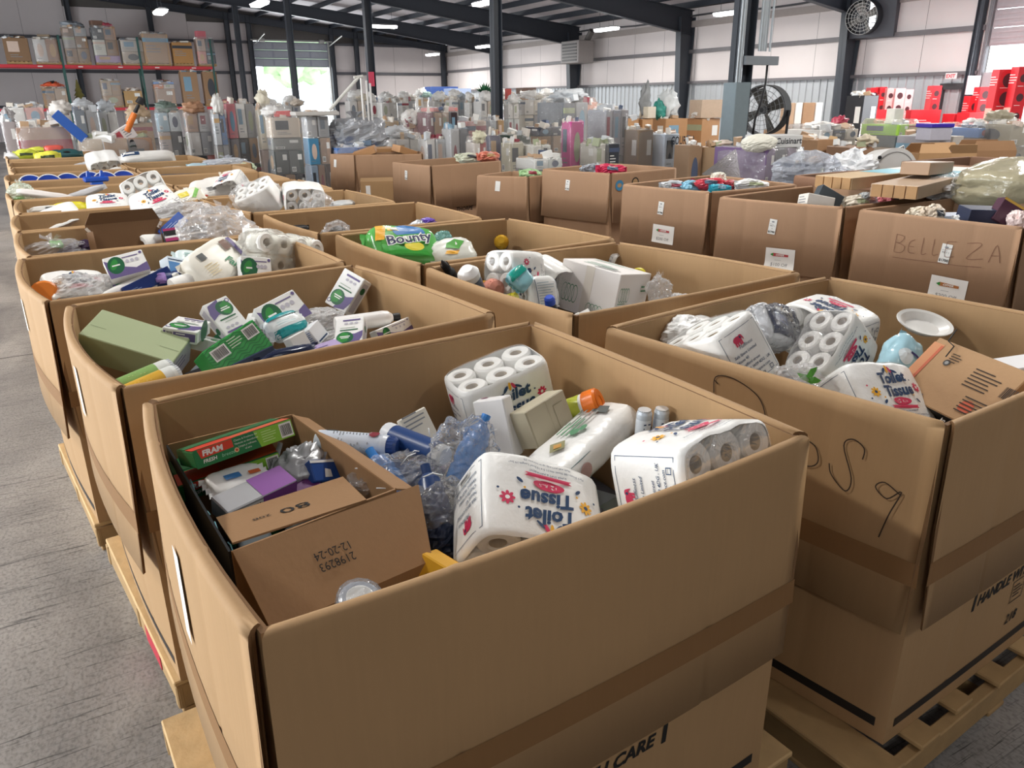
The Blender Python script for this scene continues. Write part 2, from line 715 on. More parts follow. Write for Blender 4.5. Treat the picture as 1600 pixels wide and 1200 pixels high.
# far wall (its panels run up to the sloping roof)
FD0, FD1, FDZ, FDT = 11.5, 15.95, 3.9, 5.3
g = G()
for x0, x1, z0 in ((XL, FD0, 0), (FD0, FD1, FDT), (FD1, XR, 0)):
    n = 6
    for i in range(n):
        a, b = x0 + (x1 - x0) * i / n, x0 + (x1 - x0) * (i + 1) / n
        g.prism([(a, z0), (b, z0), (b, roof_z(b)), (a, roof_z(a))], YF + .02, YF + .14)
wall_far = struct(g.build('wall_far', BACK))
FZ = lambda a, z: Matrix.Translation((a, YF, z))
for x0, x1, rows in ((XL, 2, ((.05, 1.75), (1.85, 3.5), (3.6, 5.2), (5.25, 7.3))), (2, 8, ((.05, 1.75), (1.85, 3.5), (3.6, 5.2), (5.25, 6.7))),
                     (8, FD0 - .3, ((.05, 1.75), (1.85, 3.5), (3.6, 5.2), (5.25, 6.2))), (FD1 + .3, XR - .1, ((.05, 1.75), (1.85, 3.5), (3.6, 5.2)))):
    panels(wall_far, FZ, x0, x1, 2.0, rows, INSF)
for z, h in ((1.8, .14), (3.55, .16), (5.2, .14)):
    for x0, x1 in ((XL, FD0 - .2), (FD1 + .2, XR)):
        g = G()
        g.box((x0, YF - .15, z - h / 2), (x1, YF - .01, z + h / 2))
        g.build('girt', M('4A4A50', .5), wall_far)


def i_col(name, x, y, z1, parent, w=.26, d=.2, z0=0, along='x', label=None, w1=None):
    """rolled steel column with its two flanges and web"""
    w1 = w1 or w
    q = G()
    for sg in (-1, 1):
        a, b = sg * w / 2, sg * w1 / 2
        t = -.018 * sg
        ps = [(min(a, a + t), z0), (max(a, a + t), z0), (max(b, b + t), z1), (min(b, b + t), z1)]
        q.prism(ps, -d / 2, d / 2)
    q.prism([(-w / 2, z0), (w / 2, z0), (w1 / 2, z1), (-w1 / 2, z1)], -.008, .008)
    X = Matrix.Translation((x, y, 0)) @ (Matrix() if along == 'x' else Matrix.Rotation(PI / 2, 4, 'Z'))
    return q.build(name, STEEL, parent, X)


for x in (2.2, 6.1, 10.1, FD0 - .2, FD1 + .2, 17.7, 23.6):
    i_col('wall_column', x, YF - .28, roof_z(x) - .2, wall_far, .26, .22)
for y in (18.4, 26.4, 34.5, 42.5):
    i_col('wall_column', XR - .42, y, 5.0, wall_right, .34, .3, w1=.8)
i_col('wall_column', XR - .2, 14.25, 5.2, wall_right, .2, .2, along='y')

# roller doors
DOOR = M('8E929E', .5, metal=.2)
door1 = struct(bpy.data.objects.new('door_1', None))
C.objects.link(door1)
door1.location = ((FD0 + FD1) / 2, YF, 0)
w = FD1 - FD0
for i in range(3):
    g = G()
    z0, z1 = FDZ + i * .46, FDZ + i * .46 + .45
    g.box((-w / 2, -.02, z0), (w / 2, .03, z1))
    for j in range(4):
        x0 = -w / 2 + .06 + j * w / 4
        g.box((x0, -.035, z0 + .06), (x0 + w / 4 - .12, -.019, z1 - .06), 1)
    g.build('door_section', [DOOR, M('9CA0AA', .5)], door1)
for sx in (-1, 1):
    g = G()
    g.box((sx * (w / 2 + .05) - .05, -.1, 0), (sx * (w / 2 + .05) + .05, .05, 5.4))
    g.build('door_jamb', M('C8C8C4', .5), door1)
g = G()
g.tube((-w / 2 - .2, -.35, 5.32), (w / 2 + .2, -.35, 5.32), .05, 10)
g.tube((-w / 2 + .3, -.35, 5.32), (-w / 2 + .6, -.35, 5.32), .13, 12)
g.tube((w / 2 - .6, -.35, 5.32), (w / 2 - .3, -.35, 5.32), .13, 12)
g.build('torsion_bar', M('9A9A98', .4, .6), door1)
for sx in (-1, 1):
    g = G()
    g.tube((sx * w / 2, -.2, 5.05), (sx * w / 2 + .1, -2.6, 5.5), .035, 6)
    g.build('door_track', M('BFC0BC', .4, .5), door1)
door2 = struct(bpy.data.objects.new('door_2', None))
C.objects.link(door2)
door2.location = (XR, (RD0 + RD1) / 2, 0)
w = RD1 - RD0
for i in range(4):
    g = G()
    z0 = RDZ + i * .48
    g.box((.02, -w / 2, z0), (.06, w / 2, z0 + .465))
    for j in range(3):
        g.box((.0, -w / 2 + .05, z0 + .05 + j * .14), (.021, w / 2 - .05, z0 + .12 + j * .14))
    g.build('door_section', M('A79FA3', .5), door2)
for sy in (-1, 1):
    g = G()
    g.box((-.1, sy * (w / 2 + .04) - .06, 0), (.03, sy * (w / 2 + .04) + .06, 5.2))
    g.build('door_jamb', M('77767A', .5), door2)
door3 = struct(bpy.data.objects.new('door_3', None))
C.objects.link(door3)
door3.location = (XR, (SD0 + SD1) / 2, 0)
g = G()
w = SD1 - SD0
for sy in (-1, 1):
    g.box((-.12, sy * w / 2 - .06, 0), (.16, sy * w / 2 + .06, SDZ))
g.box((-.12, -w / 2 - .06, SDZ - .08), (.16, w / 2 + .06, SDZ + .1))
g.build('door_frame', M('3B3A3D', .5), door3)
# left and rear walls with their dock doors stand outside the frame
g = G()
edges = [YB, .9, 5.1, 9.9, 14.1, 21.9, 26.1, 33.9, 38.1, YF]
for i in range(len(edges) - 1):
    g.box((XL - .14, edges[i], 0 if i % 2 == 0 else 4.0), (XL, edges[i + 1], roof_z(XL) + .1))
struct(g.build('wall_left', INS))
g = G()
g.box((XL, YB - .14, 0), (XR, YB, 8))
struct(g.build('wall_rear', M('6E6A68', .8)))

# roof: insulated sheets on purlins, tapered rigid frames every 8 m
q = G()
for x0, x1 in ((XL - .2, 1), (1, XR + .2)):
    q.prism([(x0, roof_z(x0)), (x1, roof_z(x1)), (x1, roof_z(x1) + .15), (x0, roof_z(x0) + .15)], YB - .2, YF + .2)
ceiling = struct(q.build('ceiling', M('BDB7BC', .8, var=.12, scale=.8, bump=.3)))
FRAMES = (2.4, 10.4, 18.4, 26.4, 34.5, 42.5, 49.7)
DARKS = M('2E333C', .55)
for y in FRAMES:
    for xa, xb in ((1, XR - .1), (XL + .1, 1)):
        q = G()
        n = 8
        for i in range(n):
            a, b = xa + (xb - xa) * i / n, xa + (xb - xa) * (i + 1) / n

            def dep(x):
                t = abs((x - 10) / 13.9)
                return .48 + .42 * max(0, t) ** 1.5 if y < 49 else .35
            za, zb = roof_z(a) - .22, roof_z(b) - .22
            q.prism([(a, za - dep(a)), (b, zb - dep(b)), (b, zb), (a, za)], y - .012, y + .012)
            for off in (0, 1):
                u, v = (za - off * dep(a), zb - off * dep(b))
                q.prism([(a, u - .015), (b, v - .015), (b, v + .015), (a, u + .015)], y - .12, y + .12)
        q.build('rafter', DARKS, ceiling)
pm = None
x = XL + .6
while x < XR:
    q = G()
    q.box((-.035, YB, -.22), (.035, YF, -.19))
    q.box((-.008, YB, -.22), (.008, YF, 0))
    q.box((-.035, YB, -.03), (.035, YF, 0))
    q.build('purlin', DARKS, ceiling, Matrix.Translation((x, 0, roof_z(x))))
    x += 1.45
# translucent roof lights (daylight comes through them, so they glow)
SKYL = M('F4F8FF', .6, emit=1.6, var=0)
for x, y in ((6.2, 29), (7.6, 30.6), (9.0, 30.6), (10.4, 31), (11.9, 30.6), (15.0, 30), (17.5, 30), (8.0, 37), (10.8, 38), (14.2, 38)):
    q = G()
    s = -.106
    q.box((-.42, -.8, -.012), (.42, .8, 0))
    q.build('roof_light', SKYL, ceiling, Matrix.Translation((x, y, roof_z(x) - .004)) @ Matrix.Rotation(math.atan(.106), 4, 'Y'))

# interior columns on the line of the frames
for (x, y), lab in zip(((10.22, 18.4), (9.85, 26.4), (9.47, 34.5), (9.1, 42.5)),
                       ('dark grey steel column rising from goods, nearest of the row in mid hall',
                        'dark steel column with pink tag, behind the white upright poles',
                        'slim dark steel column standing in front of the bright roller door',
                        'slim dark steel column at the right end of the pallet rack')):
    t = thing('steel_column', lab, 'column', Matrix.Translation((x, y, 0)), 'interior steel columns')
    i_col('shaft', 0, 0, roof_z(x) - .7, t, .24, .22)
    g = G()
    g.box((-.2, -.2, 0), (.2, .2, .02))
    g.build('base_plate', STEEL, t)
    if y == 26.4:
        g = G()
        g.box((-.14, -.13, 2.35), (.06, -.115, 2.8))
        g.build('tag', M('D0405C', .6), t)

# ceiling lamps: linear high bays, real light below each
LAMP = M('FFFFFF', .4, emit=9, var=0)
HOUS = M('C9CBCB', .4, metal=.5)
lamps = [(4.4, 32.7, 0, 5.0), (7.0, 28.8, 0, 5.0), (13.7, 34.9, PI / 2, 5.0), (21.1, 45.9, 0, 4.55), (20.6, 38.4, 0, 4.55), (13.7, 25.4, 0, 5.0), (20.3, 27.4, 0, 4.55), (20.4, 20.7, 0, 4.55)]
LL = ['bright lamp hanging above the left end of the pallet rack', 'lamp at the top edge above the second column from the left',
      'lamp turned lengthwise under the roof beside the second steel column', 'lamp in the far corner above the wall junction',
      'lamp just right of it, left of the nearest steel column', 'lamp cut by the top edge at the nearest steel column',
      'long lamp in front of the heater on the right wall', 'long lamp beside the tall equipment mast']
more = [(x, y, 0, roof_z(x) - .95) for x in (-4, 4, 12, 20) for y in (-4, 5, 13) if (x, y) not in ((4, 13),)]
MW = {-4: 'over the left aisle', 4: 'over the bin rows', 12: 'right of the aisle', 20: 'near the right wall', -5: '', 5: 'close to the viewer', 13: 'farther ahead'}
for i, (x, y, r, z) in enumerate(lamps + more):
    X = Matrix.Translation((x, y, z)) @ Matrix.Rotation(r, 4, 'Z')
    t = thing('high_bay_lamp', LL[i] if i < len(LL) else 'ceiling lamp above the picture, %s, %s' % (MW[x], 'behind the viewer' if y < 0 else MW[y]), 'lamp', X,
              'high bay ceiling lamps' if i < len(LL) else 'ceiling lamps outside the picture')
    g = G()
    g.prism([(-.1, .06), (.1, .06), (.2, .0), (-.2, .0)], -.62, .62)
    g.build('housing', HOUS, t)
    g = G()
    g.prism([(-.19, -.002), (.19, -.002), (.15, -.09), (-.15, -.09)], -.62, .62)
    g.build('lamp_tube', LAMP, t)
    g = G()
    for sy in (-.45, .45):
        g.tube((0, sy, .05), (0, sy, roof_z(x) - z - .25), .008, 5)
    g.build('hanger', STEEL, t)
    l = area('lamp_light', (x, y, z - .15), (0, 0, r), .4, 1.2, 150 if y > 14 else (165 if y > 0 else 38), (1.0, .97, .92))
# ================================================================== bulk boxes and pallets
WOOD = M('C8A878', .75, var=.22, scale=14, bump=.25)
WOOD_D = M('A98A5E', .8, var=.25, scale=11, bump=.3)
BOARDS = {}


def board_mesh(w, l, h, mat=WOOD):
    k = (round(w, 3), round(l, 3), h, mat.name)
    if k not in BOARDS:
        g = G()
        g.bbox((w, l, h), .004)
        BOARDS[k] = g.mesh('deck_board', mat)
    return BOARDS[k]


def pallet(x, y, w, d, label, rz=0, group=None, over=.0, side=False):
    """boards run along y on three stringers along x, lower boards along y"""
    t = thing('wooden_pallet', label, 'pallet', T6(x, y, 0, 0, 0, rz), group)
    rr = random.Random(label)
    n = 7
    for i in range(n):
        bw = .14 if i in (0, n - 1) else .095
        px = -w / 2 + .07 + (w - .14) * i / (n - 1)
        put('deck_board', board_mesh(bw, d + 2 * over, .018, rr.choice((WOOD, WOOD_D, WOOD))), t,
            T6(px, rr.uniform(-.01, .01), .129 + rr.uniform(-.001, .001), 0, 0, rr.uniform(-.008, .008)))
    for i in (-1, 0, 1):
        put('stringer', board_mesh(w, .038, .088, WOOD_D), t, T6(0, i * (d / 2 - .02), .069))
    if side:
        put('side_board', board_mesh(.018, d, .085, WOOD_D), t, T6(-w / 2 + .014, 0, .066))
    for i in (-1, 0, 1):
        put('bottom_board', board_mesh(.1, d, .018, WOOD_D), t, T6(i * (w / 2 - .06), 0, .012))
    return t


def poly_off(P, d):
    """offset a ccw quad outward by d"""
    o = []
    n = len(P)
    for i in range(n):
        a, b, c = P[i - 1], P[i], P[(i + 1) % n]
        e1, e2 = (b - a).normalized(), (c - b).normalized()
        n1, n2 = V((e1.y, -e1.x)), V((e2.y, -e2.x))
        m = (n1 + n2)
        m = m / (m.length_squared) * 2 if m.length > 1e-6 else n1
        o.append(b + m * d)
    return o


BULK = {}


def bulk_box(corners, ztop, label, z0=.14, bulge=(.02, .02, .02, .03), flap=.57, tape=True, band=True, splay=(.01, .01, .01, .015),
             card=None, flaps=(0, 1, 2, 3), group=None, slip=None):
    """open corrugated bin: double walls whose flaps are folded out and hang outside.
    corners FL, FR, BR, BL in plan; sides 0 front(-y) 1 right 2 back 3 left"""
    P = [V(c) for c in corners]
    ctr = sum(P, V((0, 0))) / 4
    P = [p - ctr for p in P]
    H = ztop - z0
    card = card or CARD
    t = thing('bulk_box', label, 'box', Matrix.Translation((ctr.x, ctr.y, z0)), group)
    OFF = {}

    def wall(i, u, z, d):
        if d not in OFF:
            OFF[d] = poly_off(P, d)
        Q = OFF[d]
        a, b = Q[i], Q[(i + 1) % 4]
        e = (P[(i + 1) % 4] - P[i]).normalized()
        nrm = V((e.y, -e.x))
        k = bulge[i] * 4 * u * (1 - u) * (.35 + .65 * min(1, max(0, z / H)))
        p = a.lerp(b, u) + nrm * k
        return (p.x, p.y, z)
    US = [0, .04, .1, .17, .238, .25, .262, .33, .42, .5, .58, .67, .738, .75, .762, .83, .9, .96, 1]

    def crease(u):
        return -.0025 if abs(u - .25) < .005 or abs(u - .75) < .005 else 0
    TH = .012
    g = G()
    for i in range(4):
        n = len(US)
        for d0, flip in ((0, False), (-TH, True)):
            zs = [0, H * .5, H]
            vs = []
            for z in zs:
                for u in US:
                    vs.append(wall(i, u, z, round(d0 + (crease(u) if not flip else -crease(u)), 4)))
            fs = []
            for j in range(len(zs) - 1):
                for k in range(n - 1):
                    q = (j * n + k, j * n + k + 1, (j + 1) * n + k + 1, (j + 1) * n + k)
                    fs.append(q[::-1] if flip else q)
            g.add(vs, fs, 0, True)
        vs = [wall(i, u, H, 0) for u in US] + [wall(i, u, H, -TH) for u in US]
        g.add(vs, [(k, k + 1, n + k + 1, n + k) for k in range(n - 1)], 1)
    Q = poly_off(P, -.002)
    g.add([(p.x, p.y, .004) for p in Q], [(0, 1, 2, 3)])
    g.build('body', [card, CARD_E], t)
    for i in flaps:
        L = (P[(i + 1) % 4] - P[i]).length
        e = .014 / L
        uu = [e + (1 - 2 * e) * u for u in US]
        sp = splay[i]
        prof = [(-.006, H - .012), (-.0065, H + .002), (-.003, H + .007), (.004, H + .0095), (.011, H + .0085), (.0165, H + .003), (.0185, H - .012),
                (.019 + sp * .35, H - flap * .5), (.019 + sp, H - flap)]
        inn = [(.011 + sp, H - flap), (.0105 + sp * .35, H - flap * .5), (.010, H - .012), (.006, H + .001), (.0, H + .001)]
        g = G()
        n = len(uu)
        rows = prof + inn
        vs = []
        for r, (d, z) in enumerate(rows):
            for k, u in enumerate(uu):
                uv = u
                if r in (8, 9) and k in (0, n - 1):           # clipped lower corners
                    uv = u + (.02 if k == 0 else -.02)
                vs.append(wall(i, uv, z, round(d + (crease(US[k]) if r < 9 else 0), 4)))
        fs = [(j * n + k + 1, j * n + k, (j + 1) * n + k, (j + 1) * n + k + 1) for j in range(len(rows) - 1) for k in range(n - 1)]
        for j, f in enumerate(fs):
            r = j // (n - 1)
            g.add([vs[x] for x in f], [(0, 1, 2, 3)], 1 if r == 8 else 0, r < 8)
        # close the two cut edges
        for k in (0, n - 1):
            loop = [vs[r * n + k] for r in range(len(rows))]
            m = len(rows)
            for a in range(m // 2 - 1):
                g.add([loop[a], loop[a + 1], loop[m - 2 - a], loop[m - 1 - a]], [(0, 1, 2, 3)], 1)
        merge = g.mesh('flap', [card, CARD_E])
        bm_weld(merge)
        f = put('flap', merge, t)
        if tape:
            g = G()
            zt0, zt1 = H - .43, H - .365

            def fn(u, v):
                z = zt0 + (zt1 - zt0) * v
                kk = (H - z) / flap
                return wall(i, e + .004 + (1 - 2 * e - .008) * u, z, round(.0200 + sp * (.35 * min(1, kk / .5) + .65 * max(0, (kk - .5) / .5)), 4))
            g.grid(lambda u, v: fn(u, v), 12, 1)
            g.build('tape_band', CARD_D, t)
    if band:
        for i in (0, 3, 1):
            g = G()
            g.grid(lambda u, v: wall(i, .03 + .94 * u, .045 + .03 * v, .001), 12, 1)
            g.build('printed_band', BLACK, t)
    t['_p'] = 1
    del t['_p']

    def on(i, out=.021, hang=True):
        """map (metres from the left edge of side i as seen from outside, height below the rim) onto the outside of its flap"""
        L = (P[(i + 1) % 4] - P[i]).length
        sp = splay[i] if hang else 0

        def fn(u, v, e):
            kk = max(0, -v) / flap
            return wall(i, u / L, H + v, round(out - .001 + e + sp * kk, 4))
        return fn
    return t, on, ctr


def bm_weld(me):
    import bmesh
    b = bmesh.new()
    b.from_mesh(me)
    bmesh.ops.remove_doubles(b, verts=b.verts, dist=1e-5)
    b.to_mesh(me)
    b.free()


JUNK = [M(c, .5, var=.04) for c in ('E9E8E2', 'DDE3E6', 'F0EDE4', '3B4A6B', '7B6A93', '2F7D46', 'C9B08A', '3A3A40', 'C7D8E4', 'B54A5A', '8F9AA0', 'E2C24A')]


def mound(corners, ztop, low, label, seed, dark=False, n=70, amp=.12):
    """what fills a bin below the things one can tell apart: a jumble of packs nobody could count"""
    P = [V(c) for c in corners]
    P = poly_off(P, -.045)
    rr = random.Random(seed)
    ctr = sum(P, V((0, 0))) / 4
    g = G()
    zb = ztop - low
    Q = [p - ctr for p in P]
    g.add([(p.x, p.y, .2) for p in Q] + [(p.x, p.y, zb - .12) for p in Q],
          [(4, 5, 6, 7), (0, 1, 5, 4), (1, 2, 6, 5), (2, 3, 7, 6), (3, 0, 4, 7)], 7)
    for k in range(n):
        u, v = rr.uniform(.1, .9), rr.uniform(.1, .9)
        p = Q[0].lerp(Q[1], u).lerp(Q[3].lerp(Q[2], u), v)
        hgt = amp * math.sin(PI * u) * math.sin(PI * v)
        d = (rr.uniform(.06, .2), rr.uniform(.05, .12), rr.uniform(.03, .08))
        R = Euler((rr.uniform(-.5, .5), rr.uniform(-.5, .5), rr.uniform(0, 3.1))).to_matrix()
        g.cbox((p.x, p.y, zb - .1 + hgt * rr.uniform(.4, 1)), d, rr.choice((0, 1, 2, 0, 2, 3, 4, 8, 10, 5, 6, 7)) if not dark else rr.choice((7, 3, 4, 10, 0)), R)
    o = g.build('packed_goods', JUNK, None, Matrix.Translation((ctr.x, ctr.y, 0)))
    tag(o, label, 'goods', None, 'stuff')
    return o


# ================================================================== makers of the goods
ROLL = None


def roll_mesh():
    global ROLL
    if ROLL is None:
        g = G()
        r, q, h = .0475, .019, .05
        g.lathe([(q, -h + .004), (q, h - .004)][::-1], 20, 1)
        g.lathe([(q, h - .004), (q + .004, h), (r - .006, h), (r, h - .007), (r, -h + .007), (r - .006, -h), (q + .004, -h), (q, -h + .004)], 20, 0)
        ROLL = g.mesh('toilet_roll', [PAPER, CORE])
    return ROLL


def tissue_art(k=1, fancy=True):
    a = Art()
    a.flower(.098, .018, .017, PINK, WHITE)
    a.flower(-.09, .0, .0165, YEL, NAVY)
    a.e(.012, .075, .005, .014, PINK, .5).e(-.001, .078, .0045, .014, YEL, 0).e(-.016, .072, .005, .013, NAVY, -.7).e(.026, .07, .004, .012, NAVY, 1.0)
    a.t('Toilet', .0, .031, .036, NAVY, 'c', .1, .22, .05)
    a.t('Tissue', .005, -.012, .036, NAVY, 'c', .1, .22, .05)
    a.e(.0, -.031, .038, .013, PINK)
    a.t('12', -.013, -.036, .012, WHITE, 'c', 0, 0, .03).t('Rolls', .012, -.035, .008, WHITE, 'c', 0, .2)
    a.p([(-.058, -.056), (.058, -.056), (.05, -.051), (.058, -.046), (-.058, -.046), (-.05, -.051)], PINK)
    a.t('3-PLY', 0, -.0545, .007, WHITE, 'c')
    a.t('SUPER SOFT & ABSORBENT', 0, -.065, .0055, NAVY, 'c')
    a.t('Ply:3 Sheets:188 Sheet size:11.5 x 10.5cm* Length:19.2m*', 0, -.078, .0058, NAVY, 'c')
    a.t('Made with pure pulp, up to tolerance: 5%', 0, -.089, .005, NAVY, 'c')
    for x, y, m in ((.075, .04, NAVY), (.118, -.004, NAVY), (-.112, .022, PINK), (-.068, -.02, YEL), (.06, -.012, YEL), (-.115, -.02, NAVY)):
        a.e(x, y, .0028, .0028, m)
    a.e(.07, -.03, .004, .009, NAVY, .8).e(-.072, -.034, .004, .009, NAVY, -.8)
    return a


def tissue_side():
    a = Art()
    a.frame(-.075, -.085, .075, .085, .0014, NAVY)
    a.elephant(-.02, .055, .026, PINK)
    a.t('Fluffiness', 0, .026, .011, NAVY, 'c', 0, .25)
    for i, s in enumerate(('Safa Space Limited', 'House 45', 'Chesilford street', 'Walsall, WS9 4DG , UK', 'email@safaspace.com')):
        a.t(s, -.06, .006 - i * .017, .009, NAVY, 'l', 0, .2, .012)
    a.bars(-.03, -.082, .022, -.07)
    a.frame(.04, -.08, .055, -.066, .002, NAVY)
    return a


TA, TS = None, None
PACKM = {}


def tissue_pack(label, X, ends='+', sx=1, art=True, sides=('-x',), group=None, wrap=None, rolls=(3, 2), face='-y'):
    """twelve roll pack: printed sleeve round the rolls, clear film gathered over the two ends"""
    global TA, TS
    d = V((.30, .20, .21)) * sx
    t = thing('toilet_tissue_pack', label, 'toilet paper', X, group)
    hx, hy, hz = d / 2

    def sec(u, k, z):
        """rounded cross-section with a gentle roll-shaped swell"""
        a = 2 * PI * u
        ca, sa = math.cos(a), math.sin(a)
        n = 5.0
        r = (abs(ca) ** n + abs(sa) ** n) ** (-1 / n)
        x, y = hx * r * ca * k, hy * r * sa * k
        if abs(sa) > abs(ca) * .7:
            y += math.copysign(.003 * sx * (math.cos(2 * PI * x / (.1 * sx)) - .6), y) * k
        return (x, y, z)
    key = (sx, ends, wrap)
    if key not in PACKM:
        g = G()
        zs = [(-1, .93), (-.96, .975), (-.86, 1), (-.3, 1.006), (.3, 1.006), (.86, 1), (.96, .975), (1, .93)]
        nu = 56
        vs = [sec(i / nu, k, z * hz) for z, k in zs for i in range(nu)]
        g.add(vs, [(j * nu + i, j * nu + (i + 1) % nu, (j + 1) * nu + (i + 1) % nu, (j + 1) * nu + i) for j in range(len(zs) - 1) for i in range(nu)], 0, True)
        m1 = g.mesh('wrapper', wrap or WRAP)
        g = G()
        for sg in (-1, 1):
            def fn(u, v, sg=sg):
                k = .93 * (1 - v)
                p = sec(u, k, 0)
                q = noise.noise(V((p[0] * 30, p[1] * 30, sg * 3.1)))
                return (p[0], p[1], sg * (hz + .004 + .006 * q * (1 - abs(1 - 2 * v))))
            g.grid(fn, 40, 6, 0, True, True)
        m2 = g.mesh('end_film', FILM)
        PACKM[key] = (m1, m2)
    m1, m2 = PACKM[key]
    put('wrapper', m1, t)
    put('end_film', m2, t)
    for sg in {'+': (1,), '-': (-1,), 'b': (1, -1)}[ends]:
        for i in range(rolls[0]):
            for j in range(rolls[1]):
                Y = T6((i - (rolls[0] - 1) / 2) * .098 * sx, (j - (rolls[1] - 1) / 2) * .096 * sx, sg * .052 * sx) @ Matrix.Scale(sx, 4)
                put('toilet_roll', roll_mesh(), t, Y)
    if art:
        if TA is None:
            # print once, share the mesh
            aa, ss = tissue_art(), tissue_side()
            TA, TS = {}, {}
            tissue_pack.art = (aa, ss)
        if sx not in TA:
            aa, ss = tissue_pack.art

            tree = BVHTree.FromPolygons([tuple(p.co) for p in m1.vertices], [tuple(p.vertices) for p in m1.polygons])

            def fy(u, v, e):
                h = tree.ray_cast(V((u * sx, -3, v * sx)), V((0, 1, 0)))[0]
                return (u * sx, (h.y if h else -hy) - e, v * sx)

            def fx(u, v, e):
                h = tree.ray_cast(V((-3, -u * sx, v * sx)), V((1, 0, 0)))[0]
                return ((h.x if h else -hx) - e, -u * sx, v * sx)
            o = aa.lay('printed_design', fy, t, .0016, None, 4)
            TA[sx] = o.data
            o2 = ss.lay('printed_panel', fx, t, .0014, None, 4)
            TS[sx] = o2.data
            if '-x' not in sides:
                bpy.data.objects.remove(o2)
        else:
            put('printed_design', TA[sx], t)
            if '-x' in sides:
                put('printed_panel', TS[sx], t)
        if '+x' in sides:
            put('printed_panel', TS[sx], t, Matrix.Rotation(PI, 4, 'Z'))
    return t


def carton(name, label, cat, X, d, base, faces=None, group=None, flap=None, pr='printed_design', bev=.003, seam=True):
    """folded carton: chamfered shell, tuck flap with its slit on one end, print on its faces"""
    t = thing(name, label, cat, X, group)
    g = G()
    g.bbox(d, bev)
    g.build('shell', base, t)
    if seam:
        hx, hy, hz = (a / 2 for a in d)
        g = G()
        w = max(.0012, .006 * min(d))
        f = flap or '+x'
        fn = face_fn(d, f)
        a, b = {'x': (hy, hz), 'y': (hx, hz), 'z': (hx, hy)}[f[1]]
        for u0, v0, u1, v1 in ((-a * .96, b * .9, a * .96, b * .97), (-a * .96, -b * .97, -a * .9, b * .97), (a * .9, -b * .97, a * .96, b * .97)):
            g.add([fn(u0, v0, .0008), fn(u1, v0, .0008), fn(u1, v1, .0008), fn(u0, v1, .0008)], [(0, 1, 2, 3)])
        g.build('tuck_flap', base, t)
    for f, a in (faces or {}).items():
        a.lay(pr, face_fn(d, f), t)
    return t


def bottle(name, label, cat, X, prof, mat, cap=None, capm=None, lab=None, labm=None, sy=1, group=None, n=18, art=None):
    """turned body, cap, label band; along local z from its base"""
    t = thing(name, label, cat, X, group)
    sq = Matrix.Diagonal((1, sy, 1, 1))
    g = G()
    g.X = sq
    g.lathe([(0, prof[0][1])] + prof + [(0, prof[-1][1])], n)
    g.build('body', mat, t)
    if cap:
        g = G()
        g.X = sq
        g.lathe([(0, cap[0][1])] + cap + [(0, cap[-1][1])], n, 0, True)
        for k in range(n):          # ribs on the cap
            a = 2 * PI * k / n
            r, z0, z1 = cap[0][0], cap[0][1], cap[-2 if len(cap) > 2 else -1][1]
            g.cbox((r * math.cos(a), r * math.sin(a), (z0 + z1) / 2), (.0018, .0018, (z1 - z0) * .8), 0)
        g.build('cap', capm, t)
    if lab:
        g = G()
        g.X = sq
        r, z0, z1 = lab
        g.lathe([(r, z0), (r, z1)], n, 0)
        g.build('label', labm, t)
    if art:
        r = (lab[0] if lab else max(p[0] for p in prof)) + .0006
        art.lay('printed_design', lambda u, v, e: ((r + e) * math.sin(u / r), -(r + e) * math.cos(u / r) * sy, v), t)
    return t


def lump(g, c, r, seed, amp=.25, nu=20, nv=12, mat=0, sq=2.0, fr=1.6, fine=0):
    """crumpled pouch: a squashed ball with creases"""
    c = V(c)

    def fn(u, v):
        a, b = 2 * PI * u, PI * (v - .5)
        d = V((math.cos(b) * math.cos(a), math.cos(b) * math.sin(a), math.sin(b)))
        s = (abs(d.x) ** sq + abs(d.y) ** sq + abs(d.z) ** sq) ** (-1 / sq)
        q = noise.noise(d * fr + V((seed, seed * 1.7, 0)))
        q += .6 * (1 - abs(noise.noise(d * fr * 2.3 + V((0, seed, seed))) * 2)) - .5
        if fine:                            # sharp little folds
            q += fine * (.35 - abs(noise.noise(d * fr * 4.6 + V((seed, 0, seed)))) * 1.6) + .5 * fine * (.3 - abs(noise.noise(d * fr * 9 + V((0, seed, 1)))) * 1.6)
        k = s * (1 + amp * q)
        return c + V((d.x * r[0] * k, d.y * r[1] * k, d.z * r[2] * k))
    g.grid(fn, nu, nv, mat, fine < .2, True)


def bag(label, X, r, seed, mat=None, cat='plastic bag', name='plastic_bag', amp=.28, inside=None, group=None, nu=44, nv=28, sq=2.2, art=None, knot=True, fine=.3):
    t = thing(name, label, cat, X, group)
    g = G()
    lump(g, (0, 0, 0), r, seed, amp, nu, nv, 0, sq, 1.6, fine)
    g.build('film', mat or FILMW, t)
    if knot:
        g = G()
        for k in range(5):
            a = k * 1.26 + seed
            p = V((0, 0, r[2] * .93))
            q = p + V((math.cos(a) * .3 * r[0], math.sin(a) * .3 * r[1], r[2] * .28))
            s = V((-math.sin(a), math.cos(a), 0)) * .1 * r[0]
            g.add([p - s * .3, p + s * .3, q + s, q - s + V((0, 0, .02))], [(0, 1, 2, 3)], 0, True)
        g.build('gathered_top', mat or FILMW, t)
    return t


def front_of(g, r):
    """lay print on the real -y side of a lumpy body"""
    tree = BVHTree.FromPolygons([tuple(p) for p in g.v], g.f)

    def fn(u, v, e):
        for k in range(12):
            f = .93 ** k
            h = tree.ray_cast(V((u * f, -5, v * f)), V((0, 1, 0)))
            if h[0]:
                return (h[0].x, h[0].y - e - .0025, h[0].z)
        return (0, 0, 0)
    return fn


